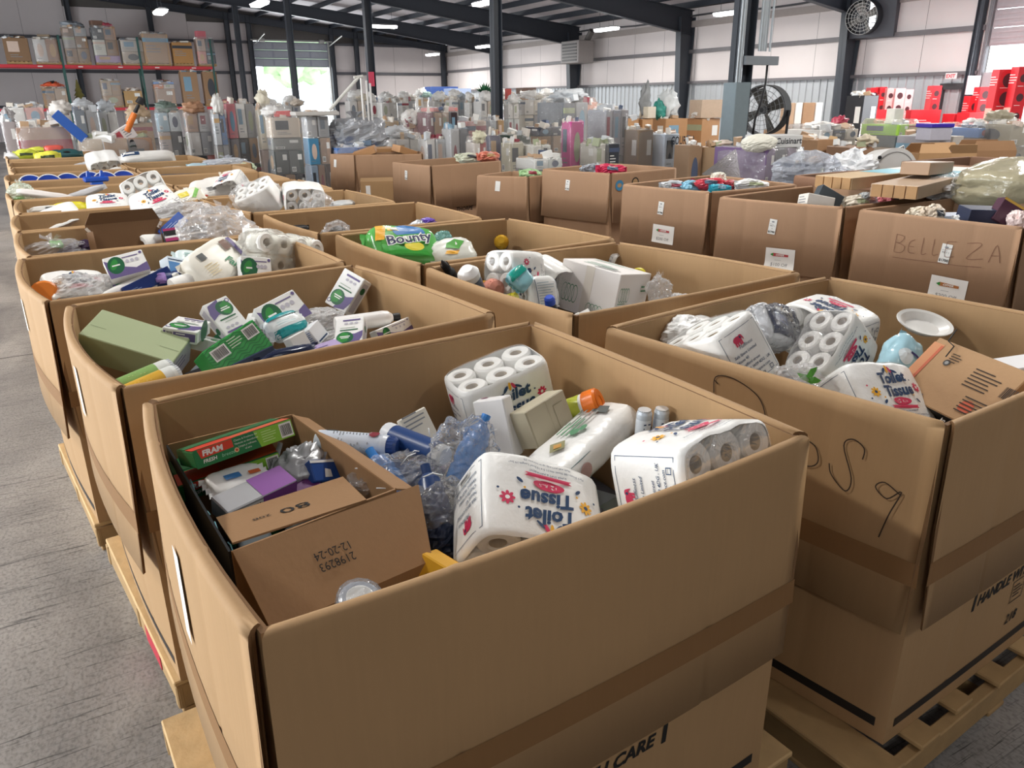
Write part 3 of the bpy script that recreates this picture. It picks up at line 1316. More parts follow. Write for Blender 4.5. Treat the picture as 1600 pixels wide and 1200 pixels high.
def pouch(name, label, cat, X, r, seed, mat, amp=.16, sq=3.2, art=None, group=None, pr='printed_design', fine=.1):
    """filled soft pack with crimped ends; local -y is its front"""
    t = thing(name, label, cat, X, group)
    g = G()
    lump(g, (0, 0, 0), r, seed, amp, 32, 20, 0, sq, 1.3, fine)
    body = g
    g.build('pack_body', mat, t)
    g = G()
    for sg in (-1, 1):
        pts = 8
        vs = []
        for i in range(pts + 1):
            z = r[2] * .8 * (2 * i / pts - 1)
            w = .006 * ((i % 2) * 2 - 1)
            vs += [(sg * r[0] * .9, w * .5, z), (sg * r[0] * 1.12, w, z)]
        g.add(vs, [(2 * i, 2 * i + 1, 2 * i + 3, 2 * i + 2) for i in range(pts)], 0, True)
    g.build('crimped_end', mat, t)
    if art:
        fn = front_of(body, r)
        art.lay(pr, fn, t, .002, None, 8, .0004 if len(art.items) < 16 else .00006)
    return t
# ================================================================== the bins
ZT = 1.12
BINS = {
    'A': [(.14, .98), (1.36, 1.05), (1.33, 2.17), (.11, 2.05)],
    'B': [(.06, 2.21), (1.27, 2.36), (1.14, 3.45), (-.03, 3.30)],
    'C': [(-.1, 3.43), (1.12, 3.57), (1.03, 4.6), (-.21, 4.5)],
    'D': [(-.17, 4.57), (1.03, 4.68), (.98, 5.6), (-.24, 5.48)],
    'E': [(-.23, 5.57), (1.0, 5.7), (.95, 6.5), (-.27, 6.4)],
    'F': [(-.24, 6.52), (.95, 6.6), (.9, 7.42), (-.27, 7.38)],
    'G': [(-.31, 7.5), (.9, 7.55), (.85, 8.4), (-.36, 8.38)],
    'H': [(-.24, 8.5), (.85, 8.55), (.82, 9.3), (-.28, 9.25)],
    'I': [(-.38, 9.4), (.8, 9.45), (.75, 10.35), (-.43, 10.35)],
    'J': [(-.36, 10.5), (.78, 10.5), (.75, 11.5), (-.4, 11.5)],
    'K': [(-.42, 11.65), (.7, 11.65), (.68, 12.6), (-.45, 12.6)],
    'L': [(-.5, 13.4), (.62, 13.4), (.6, 14.95), (-.55, 14.95)],
    'R': [(1.72, .93), (2.92, 1.02), (2.79, 2.13), (1.54, 2.0)],
    'R2': [(1.52, 2.18), (2.73, 2.25), (2.54, 3.27), (1.42, 3.21)],
    'R3': [(1.43, 3.31), (2.6, 3.4), (2.49, 4.37), (1.36, 4.35)],
    'R4': [(1.29, 4.47), (2.36, 4.5), (2.35, 5.52), (1.21, 5.46)],
    'R5': [(1.16, 5.62), (2.22, 5.64), (2.18, 6.68), (1.0, 6.69)],
    'R6': [(1.0, 6.85), (2.12, 6.85), (2.1, 7.9), (.97, 7.9)],
    'R7': [(.97, 8.02), (2.05, 8.02), (2.0, 9.1), (.92, 9.1)],
    'R8': [(.92, 9.25), (2.0, 9.25), (1.95, 10.3), (.88, 10.3)],
    'R9': [(.88, 10.45), (2.2, 10.45), (2.15, 11.45), (.84, 11.45)],
    'R10': [(.82, 11.6), (1.86, 11.6), (1.8, 12.8), (.78, 12.8)],
    'S1': [(4.81, 2.4), (5.95, 2.45), (5.8, 3.42), (4.71, 3.4)],
    'S2': [(4.72, 3.55), (5.76, 3.64), (5.67, 4.6), (4.46, 4.46)],
    'S3': [(4.64, 4.77), (5.65, 4.78), (5.69, 5.85), (4.45, 5.66)],
    'S4': [(5.01, 6.61), (6.0, 6.75), (5.8, 7.7), (4.75, 7.49)],
    'S5': [(4.58, 7.56), (5.15, 7.75), (4.8, 8.3), (4.2, 8.03)],
    'S6': [(3.92, 8.69), (4.97, 8.9), (4.85, 9.8), (3.79, 9.55)],
    'S7': [(3.85, 11.19), (4.72, 10.8), (4.95, 11.4), (3.65, 11.65)],
}
BL = {
    'A': 'large brown corrugated bin nearest the camera, with toilet tissue and an opened carton in it',
    'B': 'brown bin holding the plain light green carton, second in the left row',
    'C': 'brown bin of white cartons and bagged paper rolls, third in the left row',
    'D': 'brown bin with an opened brown carton standing inside, fourth in the left row',
    'E': 'brown bin with one white pack leaning at its left, fifth in the left row',
    'F': 'brown bin with a small yellow pack in it, sixth in the left row',
    'G': 'brown bin whose left corner holds a clear bag with green print',
    'H': 'brown bin with a row of blue plates inside',
    'I': 'brown bin just behind the blue plates bin',
    'J': 'brown bin with a red capped bottle by a white pack, far in the left row',
    'K': 'brown bin with a patterned white pack on top, next to last in the left row',
    'L': 'brown bin topped by yellow and dark green packs ending the left row',
    'R': 'large brown corrugated bin at right with handwritten digits on its side',
    'R2': 'brown bin holding the big white carton with green print',
    'R3': 'brown bin holding the green paper towel pack',
    'R4': 'nearly empty looking brown bin behind the green towel pack bin',
    'R5': 'brown bin with two bagged tissue packs near its back wall',
    'R6': 'brown bin with a white pack tilted up at its left corner, second row',
    'R7': 'brown bin behind the upright tilted tissue pack, second row',
    'R8': 'brown bin with a flat silver bag on top, far in the second row',
    'R9': 'brown bin next to last in the second row',
    'R10': 'last brown bin of the second row, in front of the wrapped pallets',
    'S1': 'brown bin with faint handwriting and a 200 off sheet, at the right edge',
    'S2': 'brown bin with a curled white sheet, next to the handwritten bin',
    'S3': 'brown bin full of red and blue packets, across the aisle',
    'S4': 'brown bin with a blue printed circle on its front, across the aisle',
    'S5': 'small brown bin with a white tag and a green roll inside',
    'S6': 'brown bin with a wide dark front, across the aisle behind the small one',
    'S7': 'brown bin with cardboard flaps on top, farthest across the aisle',
}
ZTOP = {'R': 1.112, 'S5': 1.04, 'S6': 1.12}
BUL = {'A': (.02, .01, .02, .035), 'B': (.015, .02, .015, .05), 'C': (.015, .02, .015, .045), 'R': (.01, .02, .02, .01), 'S1': (0, 0, 0, .01)}
ON = {}
CARD_R = cardboard('A67F5A')
for k, P in BINS.items():
    S_ = k[0] == 'S'
    card = cardboard('A88669') if S_ else CARD
    t, on, ctr = bulk_box(P, ZTOP.get(k, ZT), BL[k], bulge=BUL.get(k, (.015, .02, .015, .03)), card=card,
                          band=k in 'ABCR', tape=k in ('A', 'B', 'C', 'R', 'R2'), splay=(.012, .012, .01, .02) if k != 'R' else (.015, .01, .01, .03),
                          flap=.57 if not S_ else .5, group=None)
    ON[k] = (t, on, P)
    c = sum((V(p) for p in P), V((0, 0))) / 4
    e = V(P[1]) - V(P[0])
    pal = {'A': 'wooden pallet under the nearest bin, its light boards showing at the left', 'B': 'wooden pallet with a red mark under the green carton bin',
           'C': 'wooden pallet under the third bin of the left row', 'R': 'wooden pallet with chipped board ends under the bin at right'}
    pl = pallet(c.x, c.y, e.length + (.22 if k in 'AR' else .06 if k in 'BC' else -.02), (V(P[3]) - V(P[0])).length + (.14 if k == 'R' else .04 if k == 'A' else -.02),
           pal.get(k, ' '.join(('pallet under the ' + BL[k].replace('large ', '')).split()[:16])), math.atan2(e.y, e.x), 'pallets under the bins', .0, k in 'ABC')
    if k == 'B':
        g = G()
        hw_ = (e.length + .06) / 2
        g.box((-hw_ + .002, -.32, .035), (-hw_ + .0045, -.12, .1))
        g.build('red_mark', M('B8283A', .6), pl)
ML = {
    'A': (.27, 'jumbled household packs filling the nearest bin below the tissue'), 'B': (.25, 'jumbled packs filling the bin under the green carton'),
    'C': (.2, 'jumbled packs filling the third bin of the left row'), 'D': (.24, 'jumbled packs in the bin around the opened brown carton'),
    'E': (.3, 'jumbled packs low in the fifth bin of the left row'), 'F': (.26, 'jumbled packs low in the bin with the yellow pack'),
    'G': (.2, 'jumbled packs in the bin with the green printed bag'), 'H': (.3, 'jumbled packs under the blue plates'),
    'I': (.22, 'jumbled packs in the bin behind the blue plates'), 'J': (.2, 'jumbled packs under the red capped bottle'),
    'K': (.14, 'jumbled packs under the patterned white pack'), 'L': (.12, 'jumbled packs under the yellow and green ones'), 'R': (.26, 'jumbled packs filling the bin at right below the tissue'),
    'R2': (.25, 'jumbled packs filling the bin under the white carton'), 'R3': (.22, 'jumbled packs under the green towel pack'),
    'R4': (.42, 'jumbled packs deep in the nearly empty looking bin'), 'R5': (.24, 'jumbled packs under the two bagged tissue packs'),
    'R6': (.18, 'jumbled packs in the bin of the tilted white pack'), 'R7': (.2, 'jumbled packs in the bin behind the tilted pack'),
    'R10': (.14, 'jumbled packs under the long white towels, far end of the second row'), 'R8': (.18, 'jumbled packs under the flat silver bag'), 'R9': (.18, 'jumbled packs in the last bin of the second row'),
    'S1': (.14, 'jumbled packs filling the handwritten bin at the right edge'), 'S2': (.18, 'jumbled packs filling the bin with the curled sheet'),
    'S3': (.12, 'jumbled packets filling the bin across the aisle'), 'S4': (.14, 'jumbled packets in the bin with the blue circle'),
    'S5': (.14, 'jumbled packets in the small bin'), 'S6': (.2, 'jumbled packets in the wide dark fronted bin'), 'S7': (.2, 'jumbled packets in the farthest bin across the aisle'),
}
for i, (k, (low, lab)) in enumerate(ML.items()):
    mound(BINS[k], ZTOP.get(k, ZT), low, lab, i + 3, dark=k in ('R4', 'E', 'D'))

# ---- marks on the bins
INK = M('141414', .7)
PEN = M('3A2C22', .8)


def mark(k, side, art, name='printed_design', eps=.0012):
    t, on, P = ON[k]
    return art.lay(name, on(side), t, eps)


def care(x0, y, h):
    a = Art()
    a.t('FRAGILE', x0 + .03, y + h * 1.35, h, INK, 'l', 0, .22, .05)
    a.t('HANDLE WITH CARE', x0 + .03, y, h, INK, 'l', 0, .22, .05)
    w = text_mesh('HANDLE WITH CARE', .05)[2] * h
    for x in (x0, x0 + w + .055):
        a.p([(x, y - .01), (x + .014, y - .01), (x + .02, y + .06), (x + .006, y + .06)], INK)
    return a


def on_body(k, side, art):
    t, on, P = ON[k]
    L = (V(P[(side + 1) % 4]) - V(P[side])).length
    f = on(side, .001, False)
    art.lay('printed_design', f, t)


on_body('A', 0, care(.30, -.655, .036))
a = care(.36, -.67, .036)
a.frame(.62, -.76, .70, -.68, .003, INK).lines(.63, -.70, .06, .012, 4, INK)
a.t('218', .66, -.84, .035, INK, 'c', 0, .2, .03)
on_body('R', 0, a)
# felt pen digits on the left side of the right bin (drawn strokes)


def strokes(k, side, lines, mat, w=.0016, name='handwriting'):
    t, on, P = ON[k]
    fn = on(side)
    g = G()
    for ln in lines:
        pts = []
        n = len(ln)
        for i in range(n - 1):                    # smooth the stroke
            p0, p1, p2, p3 = (V(ln[max(0, i - 1)]), V(ln[i]), V(ln[i + 1]), V(ln[min(n - 1, i + 2)]))
            for s in range(5):
                u = s / 5
                pts.append(.5 * ((2 * p1) + (p2 - p0) * u + (2 * p0 - 5 * p1 + 4 * p2 - p3) * u * u + (3 * p1 - p0 - 3 * p2 + p3) * u ** 3))
        pts.append(V(ln[-1]))
        vs = []
        for i, p in enumerate(pts):
            d = (pts[min(i + 1, len(pts) - 1)] - pts[max(0, i - 1)])
            d = d.normalized() if d.length > 1e-9 else V((1, 0))
            q = V((-d.y, d.x)) * w
            vs += [fn(p.x + q.x, p.y + q.y, .0016), fn(p.x - q.x, p.y - q.y, .0016)]
        g.add(vs, [(2 * i, 2 * i + 1, 2 * i + 3, 2 * i + 2) for i in range(len(pts) - 1)])
    g.build(name, mat, t)


# side 3 runs from the back corner (x = 0) to the front corner
strokes('R', 3, [[(.46, -.09), (.46, -.04), (.52, -.03), (.6, -.06), (.63, -.12), (.6, -.15)], [(.455, -.05), (.47, -.06)],
                 [(.66, -.12), (.7, -.19), (.76, -.21), (.79, -.19), (.78, -.15), (.75, -.14), (.735, -.17), (.74, -.215)],
                 [(.9, -.14), (.9, -.11), (.87, -.095), (.85, -.12), (.88, -.2), (.87, -.24), (.83, -.21), (.82, -.18)],
                 [(1.0, -.2), (.96, -.18), (.94, -.2), (.97, -.22), (1.0, -.19), (.98, -.26), (.965, -.33)]], PEN)
RED = M('B8454A', .6)
# BELLEZA in faint red pen on the handwritten bin
u = .3
strokes('S1', 3, [[(x + u, -y) for x, y in s] for s in (
    [(.0, .12), (.0, .23)], [(.0, .12), (.05, .13), (.03, .17), (.0, .17)], [(.0, .17), (.06, .19), (.05, .23), (.0, .235)],
    [(.12, .14), (.09, .16), (.09, .22), (.13, .225)], [(.09, .185), (.12, .185)],
    [(.17, .12), (.17, .22), (.2, .215)], [(.235, .12), (.235, .215), (.27, .21)],
    [(.31, .125), (.31, .215), (.36, .21)], [(.31, .125), (.36, .12)], [(.31, .17), (.35, .165)],
    [(.42, .12), (.5, .115), (.43, .21), (.52, .2)],
    [(.55, .215), (.58, .11), (.61, .21)], [(.56, .175), (.6, .17)],
    [(.0, .27), (.2, .265), (.4, .26), (.52, .25)])], M('86604C', .8), .0018)


def price_sheet(k, x, y, curl=False, off='$200 Off', col=RED, tilt=-.03):
    t, on, P = ON[k]
    w, h = .21, .155
    fn0 = on(3)
    ca, sa = math.cos(tilt), math.sin(tilt)

    def fn(u, v, e):
        c = .02 * max(0, (-v / h - .1)) ** 2 * 4 * (1 if curl else .3)
        return fn0(x + u * ca - v * sa, y + u * sa + v * ca, e + c)
    g = G()
    g.grid(lambda u, v: fn((u - .5) * w, (v - .5) * h, .002), 8, 8)
    s = g.build('price_sheet', M('F2F0EC', .7, var=.02), t)
    a = Art()
    a.p([(-.07, .03), (-.05, .042), (.06, .036), (.06, .02), (-.05, .018)], col)
    a.p([(-.07, .03), (-.05, .042), (-.045, .03), (-.05, .018)], GREEN)
    a.t('OFFER', 0, .024, .012, WHITE, 'c', 0, .3, .04, 1.3)
    a.lines(-.035, -.008, .07, .006, 1, GREY).t(off, 0, -.052, .024, M('8A8A8A', .7), 'c')
    a.lay('printed_design', lambda u, v, e: fn(u, v, .002 + e), s)


def small_tag(k, side, x, y, w=.055, h=.11, name='paper_tag', txt=True, tilt=-.08):
    t, on, P = ON[k]
    fn0 = on(side)
    ca, sa = math.cos(tilt), math.sin(tilt)
    fn = lambda u, v, e: fn0(x + u * ca - v * sa, y + u * sa + v * ca, e)
    g = G()
    g.grid(lambda u, v: fn((u - .5) * w, (v - .5) * h, .0015), 2, 4)
    s = g.build(name, M('ECECE8', .7, var=.02), t)
    if txt:
        a = Art()
        a.e(0, h * .33, w * .2, h * .05, GREY).lines(-w * .4, h * .18, w * .8, h * .05, 1, GREY)
        a.t('MKT 1', 0, h * .02, h * .09, INK, 'c').t('3', 0, -h * .16, h * .09, INK, 'c').t('$1700', 0, -h * .4, h * .13, INK, 'c', 0, 0, .04)
        a.lay('printed_design', lambda u, v, e: fn(u, v, .0017 + e), s)


price_sheet('S1', .66, -.42, False, '$200 Off', M('B4703A', .6))
small_tag('S1', 3, .61, -.20, .06, .12)
price_sheet('S2', .55, -.40, True, '$100 Off', RED, .02)
small_tag('S2', 3, .47, -.17)
price_sheet('S3', .50, -.38, False, '$200 Off', RED)
small_tag('S3', 3, .46, -.16)
small_tag('S4', 3, .39, -.14)
small_tag('S5', 3, .27, -.1, txt=False)
small_tag('S6', 3, .37, -.13)
small_tag('S7', 3, .14, -.12, txt=False)
small_tag('A', 3, .62, -.18, .05, .2, txt=False, tilt=0)
small_tag('B', 3, .60, -.14, .05, .16, txt=False, tilt=0)
small_tag('C', 3, .55, -.15, .05, .14, txt=False, tilt=0)
a = Art()
a.e(.12, -.12, .055, .055, M('3E88B4', .6)).e(.12, -.12, .03, .022, CARD).e(.34, -.1, .05, .05, INK).e(.34, -.1, .036, .036, CARD)
mark('S4', 0, a)
a = Art().t('THORPE', .34, -.56, .05, INK, 'l', 0, .2, .03)
on_body('S6', 0, a)
# ================================================================== goods in the nearest bin
XP = tissue_pack
XP('white toilet tissue pack lying upside down at the nearest front rim', T6(.790, 1.310, .936, -2.071, -.396, 2.867), '+', 1.03, True, ('+x',),)
XP('white toilet tissue pack leaning at the right corner of the nearest bin, elephant panel forward', T6(1.135, 1.150, 1.045, -1.900, .025, .13), '-', 1.03)
XP('white toilet tissue pack standing on end at the back corner of the nearest bin', T6(1.091, 1.964, .971, .032, -.241, -.095), '+', 1.0, True, ('-x',))

# opened brown carton with a hanging front flap
base = V((.32, 1.70, .70))
t = thing('opened_carton', 'opened brown carton with date stamp on its hanging flap, in the nearest bin', 'carton', Matrix.Translation(base))
KB = cardboard('A07C58', 'carton_board')
fl, fr, br, bl = V((.165, 1.375, 0)), V((.53, 1.45, 0)), V((.45, 2.0, 0)), V((.128, 1.965, 0))


def slab(name, pts, th, mat, parent, org, n=None):
    """flat board through 4 world points with thickness th"""
    pts = [V(p) - org for p in pts]
    n = (pts[1] - pts[0]).cross(pts[3] - pts[0]).normalized() * th
    g = G()
    vs = pts + [p + n for p in pts]
    g.add(vs, [(3, 2, 1, 0), (4, 5, 6, 7), (0, 1, 5, 4), (1, 2, 6, 5), (2, 3, 7, 6), (3, 0, 4, 7)])
    return g.build(name, mat, parent)


zr, zb = 1.035, .72
up = V((0, 0, 1))
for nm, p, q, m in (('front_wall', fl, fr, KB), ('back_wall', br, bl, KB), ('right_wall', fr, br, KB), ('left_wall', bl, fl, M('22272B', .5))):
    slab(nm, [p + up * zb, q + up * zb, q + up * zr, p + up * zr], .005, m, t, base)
slab('bottom', [fl + up * zb, fr + up * zb, br + up * zb, bl + up * zb], .004, KB, t, base)
# teal line print on the inside of the dark left side
g = G()
rr = random.Random(5)
for k in range(9):
    u0 = k / 9 + .02
    p = bl.lerp(fl, u0) + up * (zr - rr.uniform(.01, .06)) + V((.0068, 0, 0))
    q = bl.lerp(fl, u0 + .08) + up * (zr - rr.uniform(.01, .09)) + V((.0068, 0, 0))
    g.path([p - base, (p.lerp(q, .5) + up * .015) - base, q - base], .0018, 4)
g.build('printed_lines', M('7FC4CE', .5), t)
TL, TR = at(363, 861, 1.045), at(654, 757, 1.045)
ML_, MR = at(424, 985, .93), at(676, 875, .93)
f1 = slab('front_flap', [TL, TR, MR, ML_], .004, KB, t, base)
slab('flap_tip', [ML_, MR, MR + V((.0, .03, -.10)), ML_ + V((.0, .03, -.10))], .004, KB, t, base)
n = (TR - TL).cross(ML_ - TL).normalized()
if n.y > 0:
    n = -n
ex = (TR - TL).normalized()
ez = (TL - ML_).normalized()
a = Art()
a.t('12-20-24', .0, .022, .018, INK, 'c', PI, 0, .0, .9).t('2198293', .0, -.002, .018, INK, 'c', PI, 0, 0, .9)
ctr_ = at(500, 905, .985)
ctr_ = TL + ex * .17 + (ML_ - TL).normalized() * .085
a.lay('printed_stamp', lambda u, v, e: (ctr_ + ex * u + ez * v + n * (e + .0045)) - base, t)
IA, IB, IC, ID = at(338, 811, 1.0), at(536, 747, 1.0), at(573, 783, 1.035), at(364, 851, 1.035)
slab('inner_flap', [IA, ID, IC, IB], .004, KB, t, base)
ex2 = (IC - ID).normalized()
n2 = (IB - IA).cross(ID - IA).normalized()
n2 = n2 if n2.z > 0 else -n2
ey2 = n2.cross(ex2)
c2 = IA.lerp(IC, .5)
a = Art().t('80', .02, .01, .034, INK, 'l', PI, 0, 0, 1.5).t('208', -.065, .004, .014, INK, 'l', PI, 0, 0, 1.4)
a.lay('printed_number', lambda u, v, e: (c2 + ex2 * (u + .02) + ey2 * v + n2 * (e + .0045)) - base, t)
slab('side_flap', [fr + up * zr, br + up * zr, br + up * (zr - .02) + V((.045, .0, 0)), fr + up * (zr - .015) + V((.05, .0, 0))], .004, KB, t, base)


def filter_art(w, h):
    a = Art()
    G2, LG = M('1F7A46', .4), M('8CC63E', .4)
    a.r(-w / 2, -h / 2, w / 2, h / 2, G2)
    a.p([(-w * .44, -.02 * h), (-w * .12, .04 * h), (-w * .12, h * .5), (-w * .46, h * .5)], M('D9412B', .4))
    a.t('FRAM', -w * .42, .1 * h, h * .3, WHITE, 'l', 0, .15, .07, 1.1)
    a.t('FRESH', -w * .43, -h * .3, h * .2, WHITE, 'l', 0, .2, .03).t('breeze', -w * .25, -h * .3, h * .2, M('9AD0B0', .4), 'l', 0, .2)
    a.e(-w * .1, -h * .18, h * .13, h * .13, M('E8C69A', .5)).e(-w * .1, -h * .18, h * .08, h * .08, M('C65B38', .5))
    a.p([(.14 * w, -h / 2), (w / 2, -h / 2), (w / 2, h / 2), (.1 * w, h / 2)], LG)
    for i in range(4):
        a.t(('Cleans & Freshens Air', 'Nettoie et desodorise', 'Limpia y refresca', 'el aire')[i], .0 + .015 * w, h * (.3 - .2 * i), h * .11, WHITE, 'c')
    a.lines(.17 * w, .32 * h, .16 * w, h * .14, 5, M('C7E59A', .5))
    a.bars(w * .36, -h * .42, w * .49, h * .42)
    return a


for X, lab in ((T6(.268, 1.822, 1.064, -.308, -.059, .183), 'green and red air filter box, upper of the pair in the opened carton'),
               (T6(*(at(352, 742, .995) + V((.012, .072, -.004))), .05, -.13, .02), 'green and red air filter box, lower of the pair in the opened carton')):
    d = (.24, .147, .042)
    top = Art().r(-.12, .0, .12, .06, M('2C6B3E', .5)).r(-.12, -.07, -.02, -.01, M('D9412B', .4)).r(-.02, -.07, .12, -.02, M('C8522E', .45))
    carton('filter_box', lab, 'carton', X, d, M('1F7A46', .4), {'-y': filter_art(.24, .042), '+z': top})
pouch('wipes_pack', 'white flat wipes pack with blue print in the opened carton', 'wipes', T6(*at(372, 752, 1.0), -1.2, .1, .35), (.075, .022, .04), 4, M('F3F2EF', .4), .08, 4,
      Art().r(-.04, -.01, .0, .006, M('3C78B4', .4)).r(.02, -.012, .05, .0, M('D06A3A', .4)))
pu = Art().r(.0, -.035, .09, .035, M('8A4F9E', .45))
carton('purple_carton', 'carton half silver half purple, lying at the front of the opened carton', 'carton', T6(*at(398, 776, .985), .25, -.05, .33), (.18, .07, .05), M('B9BABD', .35, metal=.3),
       {'+z': pu, '-y': Art().r(.0, -.024, .09, .024, M('8A4F9E', .45)).bars(-.07, -.02, -.0, .018)})
pouch('grey_pouch', 'crumpled grey foil pouch at the back of the opened carton', 'pouch', T6(*at(466, 726, .99), -.9, .3, -.4), (.055, .03, .06), 9, M('A9AAAC', .35, metal=.3), .5, 2.4)
carton('blue_carton', 'small deep blue carton with white mark inside the opened carton', 'carton', T6(*at(500, 742, .96), -.75, .3, .3), (.085, .06, .06), M('1D4A94', .4),
       {'-y': Art().r(-.042, .02, .042, .027, WHITE).p([(-.01, -.02), (.012, -.02), (.012, .0), (-.004, .004)], WHITE)})
carton('violet_carton', 'thin dark violet carton edge beneath the purple one', 'carton', T6(*at(470, 772, .945), .2, 0, .3), (.1, .05, .04), M('6A2F6E', .45))

# cans along the back
CANP = [(.030, 0), (.032, .004), (.032, .185), (.029, .196)]
SIL = M('D8DCE0', .25, metal=.4)
ca = Art().bars(-.03, .02, -.008, .055).lines(.002, .15, .05, .009, 12, GREY).e(.0, .16, .014, .014, M('8C2F3A', .4))
p, q = at(497, 690, 1.0), at(600, 698, 1.0)
bottle('aerosol_can', 'white printed aerosol can lying along the back of the nearest bin', 'can', axis(p, q), CANP, M('DCE2EA', .35), [(.027, .196), (.027, .215), (.022, .222)], M('23427F', .4), (.0325, .012, .18), M('D3DBE6', .35), art=ca)
p, q = at(606, 678, 1.0), at(672, 704, 1.0)
bottle('spray_can', 'white based dark blue can behind the clear bag', 'can', axis(p, q), CANP, M('27477F', .35), [(.027, .196), (.027, .215), (.022, .222)], WHITE, (.0325, .0, .03), M('E6E9EC', .35))
bottle('frosted_jar', 'frosted plastic jar with a black rim by the opened carton', 'jar', axis(at(545, 716, .93), at(512, 700, 1.02)), [(.034, 0), (.036, .01), (.036, .07), (.03, .082)], M('C9D6D4', .35), [(.037, .0), (.037, .012)], BLACK)

# blue bottles in clear film
BLUE = M('3F86CF', .25, var=.15)
DBLUE = M('27406F', .3, var=.15)
t = thing('clear_bag', 'crumpled clear bag holding blue bottles in the middle of the nearest bin', 'plastic bag', Matrix.Translation(at(668, 742, .97)))
o0 = at(668, 742, .97)


def pt(px, py, z):
    return at(px, py, z) - o0


g = G()
lump(g, pt(618, 752, .95), (.12, .085, .06), 3, .30, 48, 30, 0, 2.4, 2.0, .3)
g.build('film', film('FFFFFF', .17, 22, 1.0, 'bag_film', .9), t)
g = G()
lump(g, pt(722, 716, .99), (.095, .07, .10), 8, .26, 48, 30, 0, 2.3, 1.9, .3)
g.build('film', film('FFFFFF', .17, 22, 1.0, 'bag_film', .9), t)
g = G()
lump(g, pt(690, 800, .93), (.07, .06, .08), 5, .28, 40, 26, 0, 2.3, 1.9, .3)
g.build('film', film('FFFFFF', .17, 22, 1.0, 'bag_film', .9), t)
BP = [(.022, 0), (.034, .01), (.036, .05), (.031, .06), (.036, .07), (.036, .11), (.031, .118), (.035, .128), (.026, .16), (.012, .175)]
for px, z0, qx, z1, m in (((712, 762), .93, (752, 668), 1.06, BLUE), ((640, 800), .90, (600, 738), .97, BLUE), ((668, 742), .91, (578, 735), .95, M('4C74B0', .3, var=.2)), ((694, 850), .88, (676, 776), .96, DBLUE)):
    g = G()
    g.X = axis(pt(*px, z0), pt(*qx, z1))
    g.lathe([(0, 0)] + BP + [(.012, .2), (0, .2)], 18)
    g.build('blue_bottle', m, t)
g = G()
rr = random.Random(11)
for k in range(16):
    c = pt(rr.uniform(575, 790), 0, 0)
    x, y = rr.uniform(580, 780), 0
    y = 690 + rr.uniform(-40, 60) if x > 660 else 740 + rr.uniform(-35, 40)
    p = pt(x, y, 1.03 if x > 660 else .995)
    a_ = rr.uniform(0, 6.28)
    q = p + V((math.cos(a_) * .05, math.sin(a_) * .02, rr.uniform(-.02, .03)))
    g.path([p, p.lerp(q, .5) + V((.0, 0, .008)), q], .0016, 4)
g.build('film_crease', M('F4F6F8', .15, var=0), t)
# cards and cartons between bag and tissue
g_l = Art().lines(-.04, .05, .08, .012, 4, GREY)
carton('white_card_carton', 'pale folded card box behind the clear bag', 'carton', T6(*at(654, 672, .99), -.5, -.1, .35), (.10, .015, .10), M('E6E0D2', .7), {'-y': g_l}, seam=False)
carton('white_side_carton', 'tall narrow white carton standing between the bag and the grey box', 'carton', T6(*at(778, 668, .98), -.28, .10, .55), (.05, .10, .17), M('E4E2E0', .6), {'+z': Art().e(.01, .03, .008, .012, M('7A2F55', .4))})
tn = M('BDB49B', .6)
carton('tan_box', 'plain grey tan box with a tab slit beside the orange lidded tub', 'carton', T6(*at(848, 655, 1.0), -.35, -.15, .28), (.16, .07, .11), tn, {'-y': Art().r(.02, -.035, .022, .03, M('8F886F', .7)).r(.022, .028, .06, .03, M('8F886F', .7)).frame(-.078, -.053, .0, .053, .0012, M('A79E86', .6))}, flap='-x')
# tub of wipes with an orange lid
LIM = M('C6CF4A', .35, var=.2)
p, q = at(886, 645, .985), at(944, 624, 1.04)
X = axis(p, q)
t = bottle('wipes_tub', 'lime green wipes tub with a bright orange lid, lying at the back', 'tub', X @ Matrix.Translation((0, 0, -.1)), [(.036, 0), (.038, .006), (.038, .17), (.036, .178)], WHITE, [(.0405, .165), (.0415, .170), (.0415, .202), (.037, .208)], M('F07A1E', .35), (.0386, .01, .155), LIM, n=26,
           art=Art().r(-.05, .03, .05, .045, M('E5C83C', .4)).r(-.04, .07, .03, .085, M('E4A03A', .4)).r(-.03, .1, .05, .112, M('8FB53C', .4)).lines(-.03, .14, .05, .007, 3, DGREEN))
g = G()
g.lathe([(.030, .208), (.030, .2095), (.017, .2098), (.016, .209)], 24)
g.build('lid_ring', M('E06F18', .35), t)
# paper towel pack lying across, two rolls long
X = T6(*at(902, 704, .955), -.12, -.10, .46)
t = thing('paper_towel_pack', 'white paper towel pack lying across the right of the nearest bin, sparse green print', 'paper towel', X)
g = G()
L2, ry, rz = .215, .08, .05


def tw(u, v):
    a = 2 * PI * u
    n = 3.2
    ca_, sa_ = math.cos(a), math.sin(a)
    r = (abs(ca_) ** n + abs(sa_) ** n) ** (-1 / n)
    x = -L2 + 2 * L2 * v
    k = 1 - .06 * (abs(2 * v - 1) ** 8)
    return (x, ry * r * ca_ * k, rz * r * sa_ * k + .004 * noise.noise(V((x * 14, a * 2, 1))))


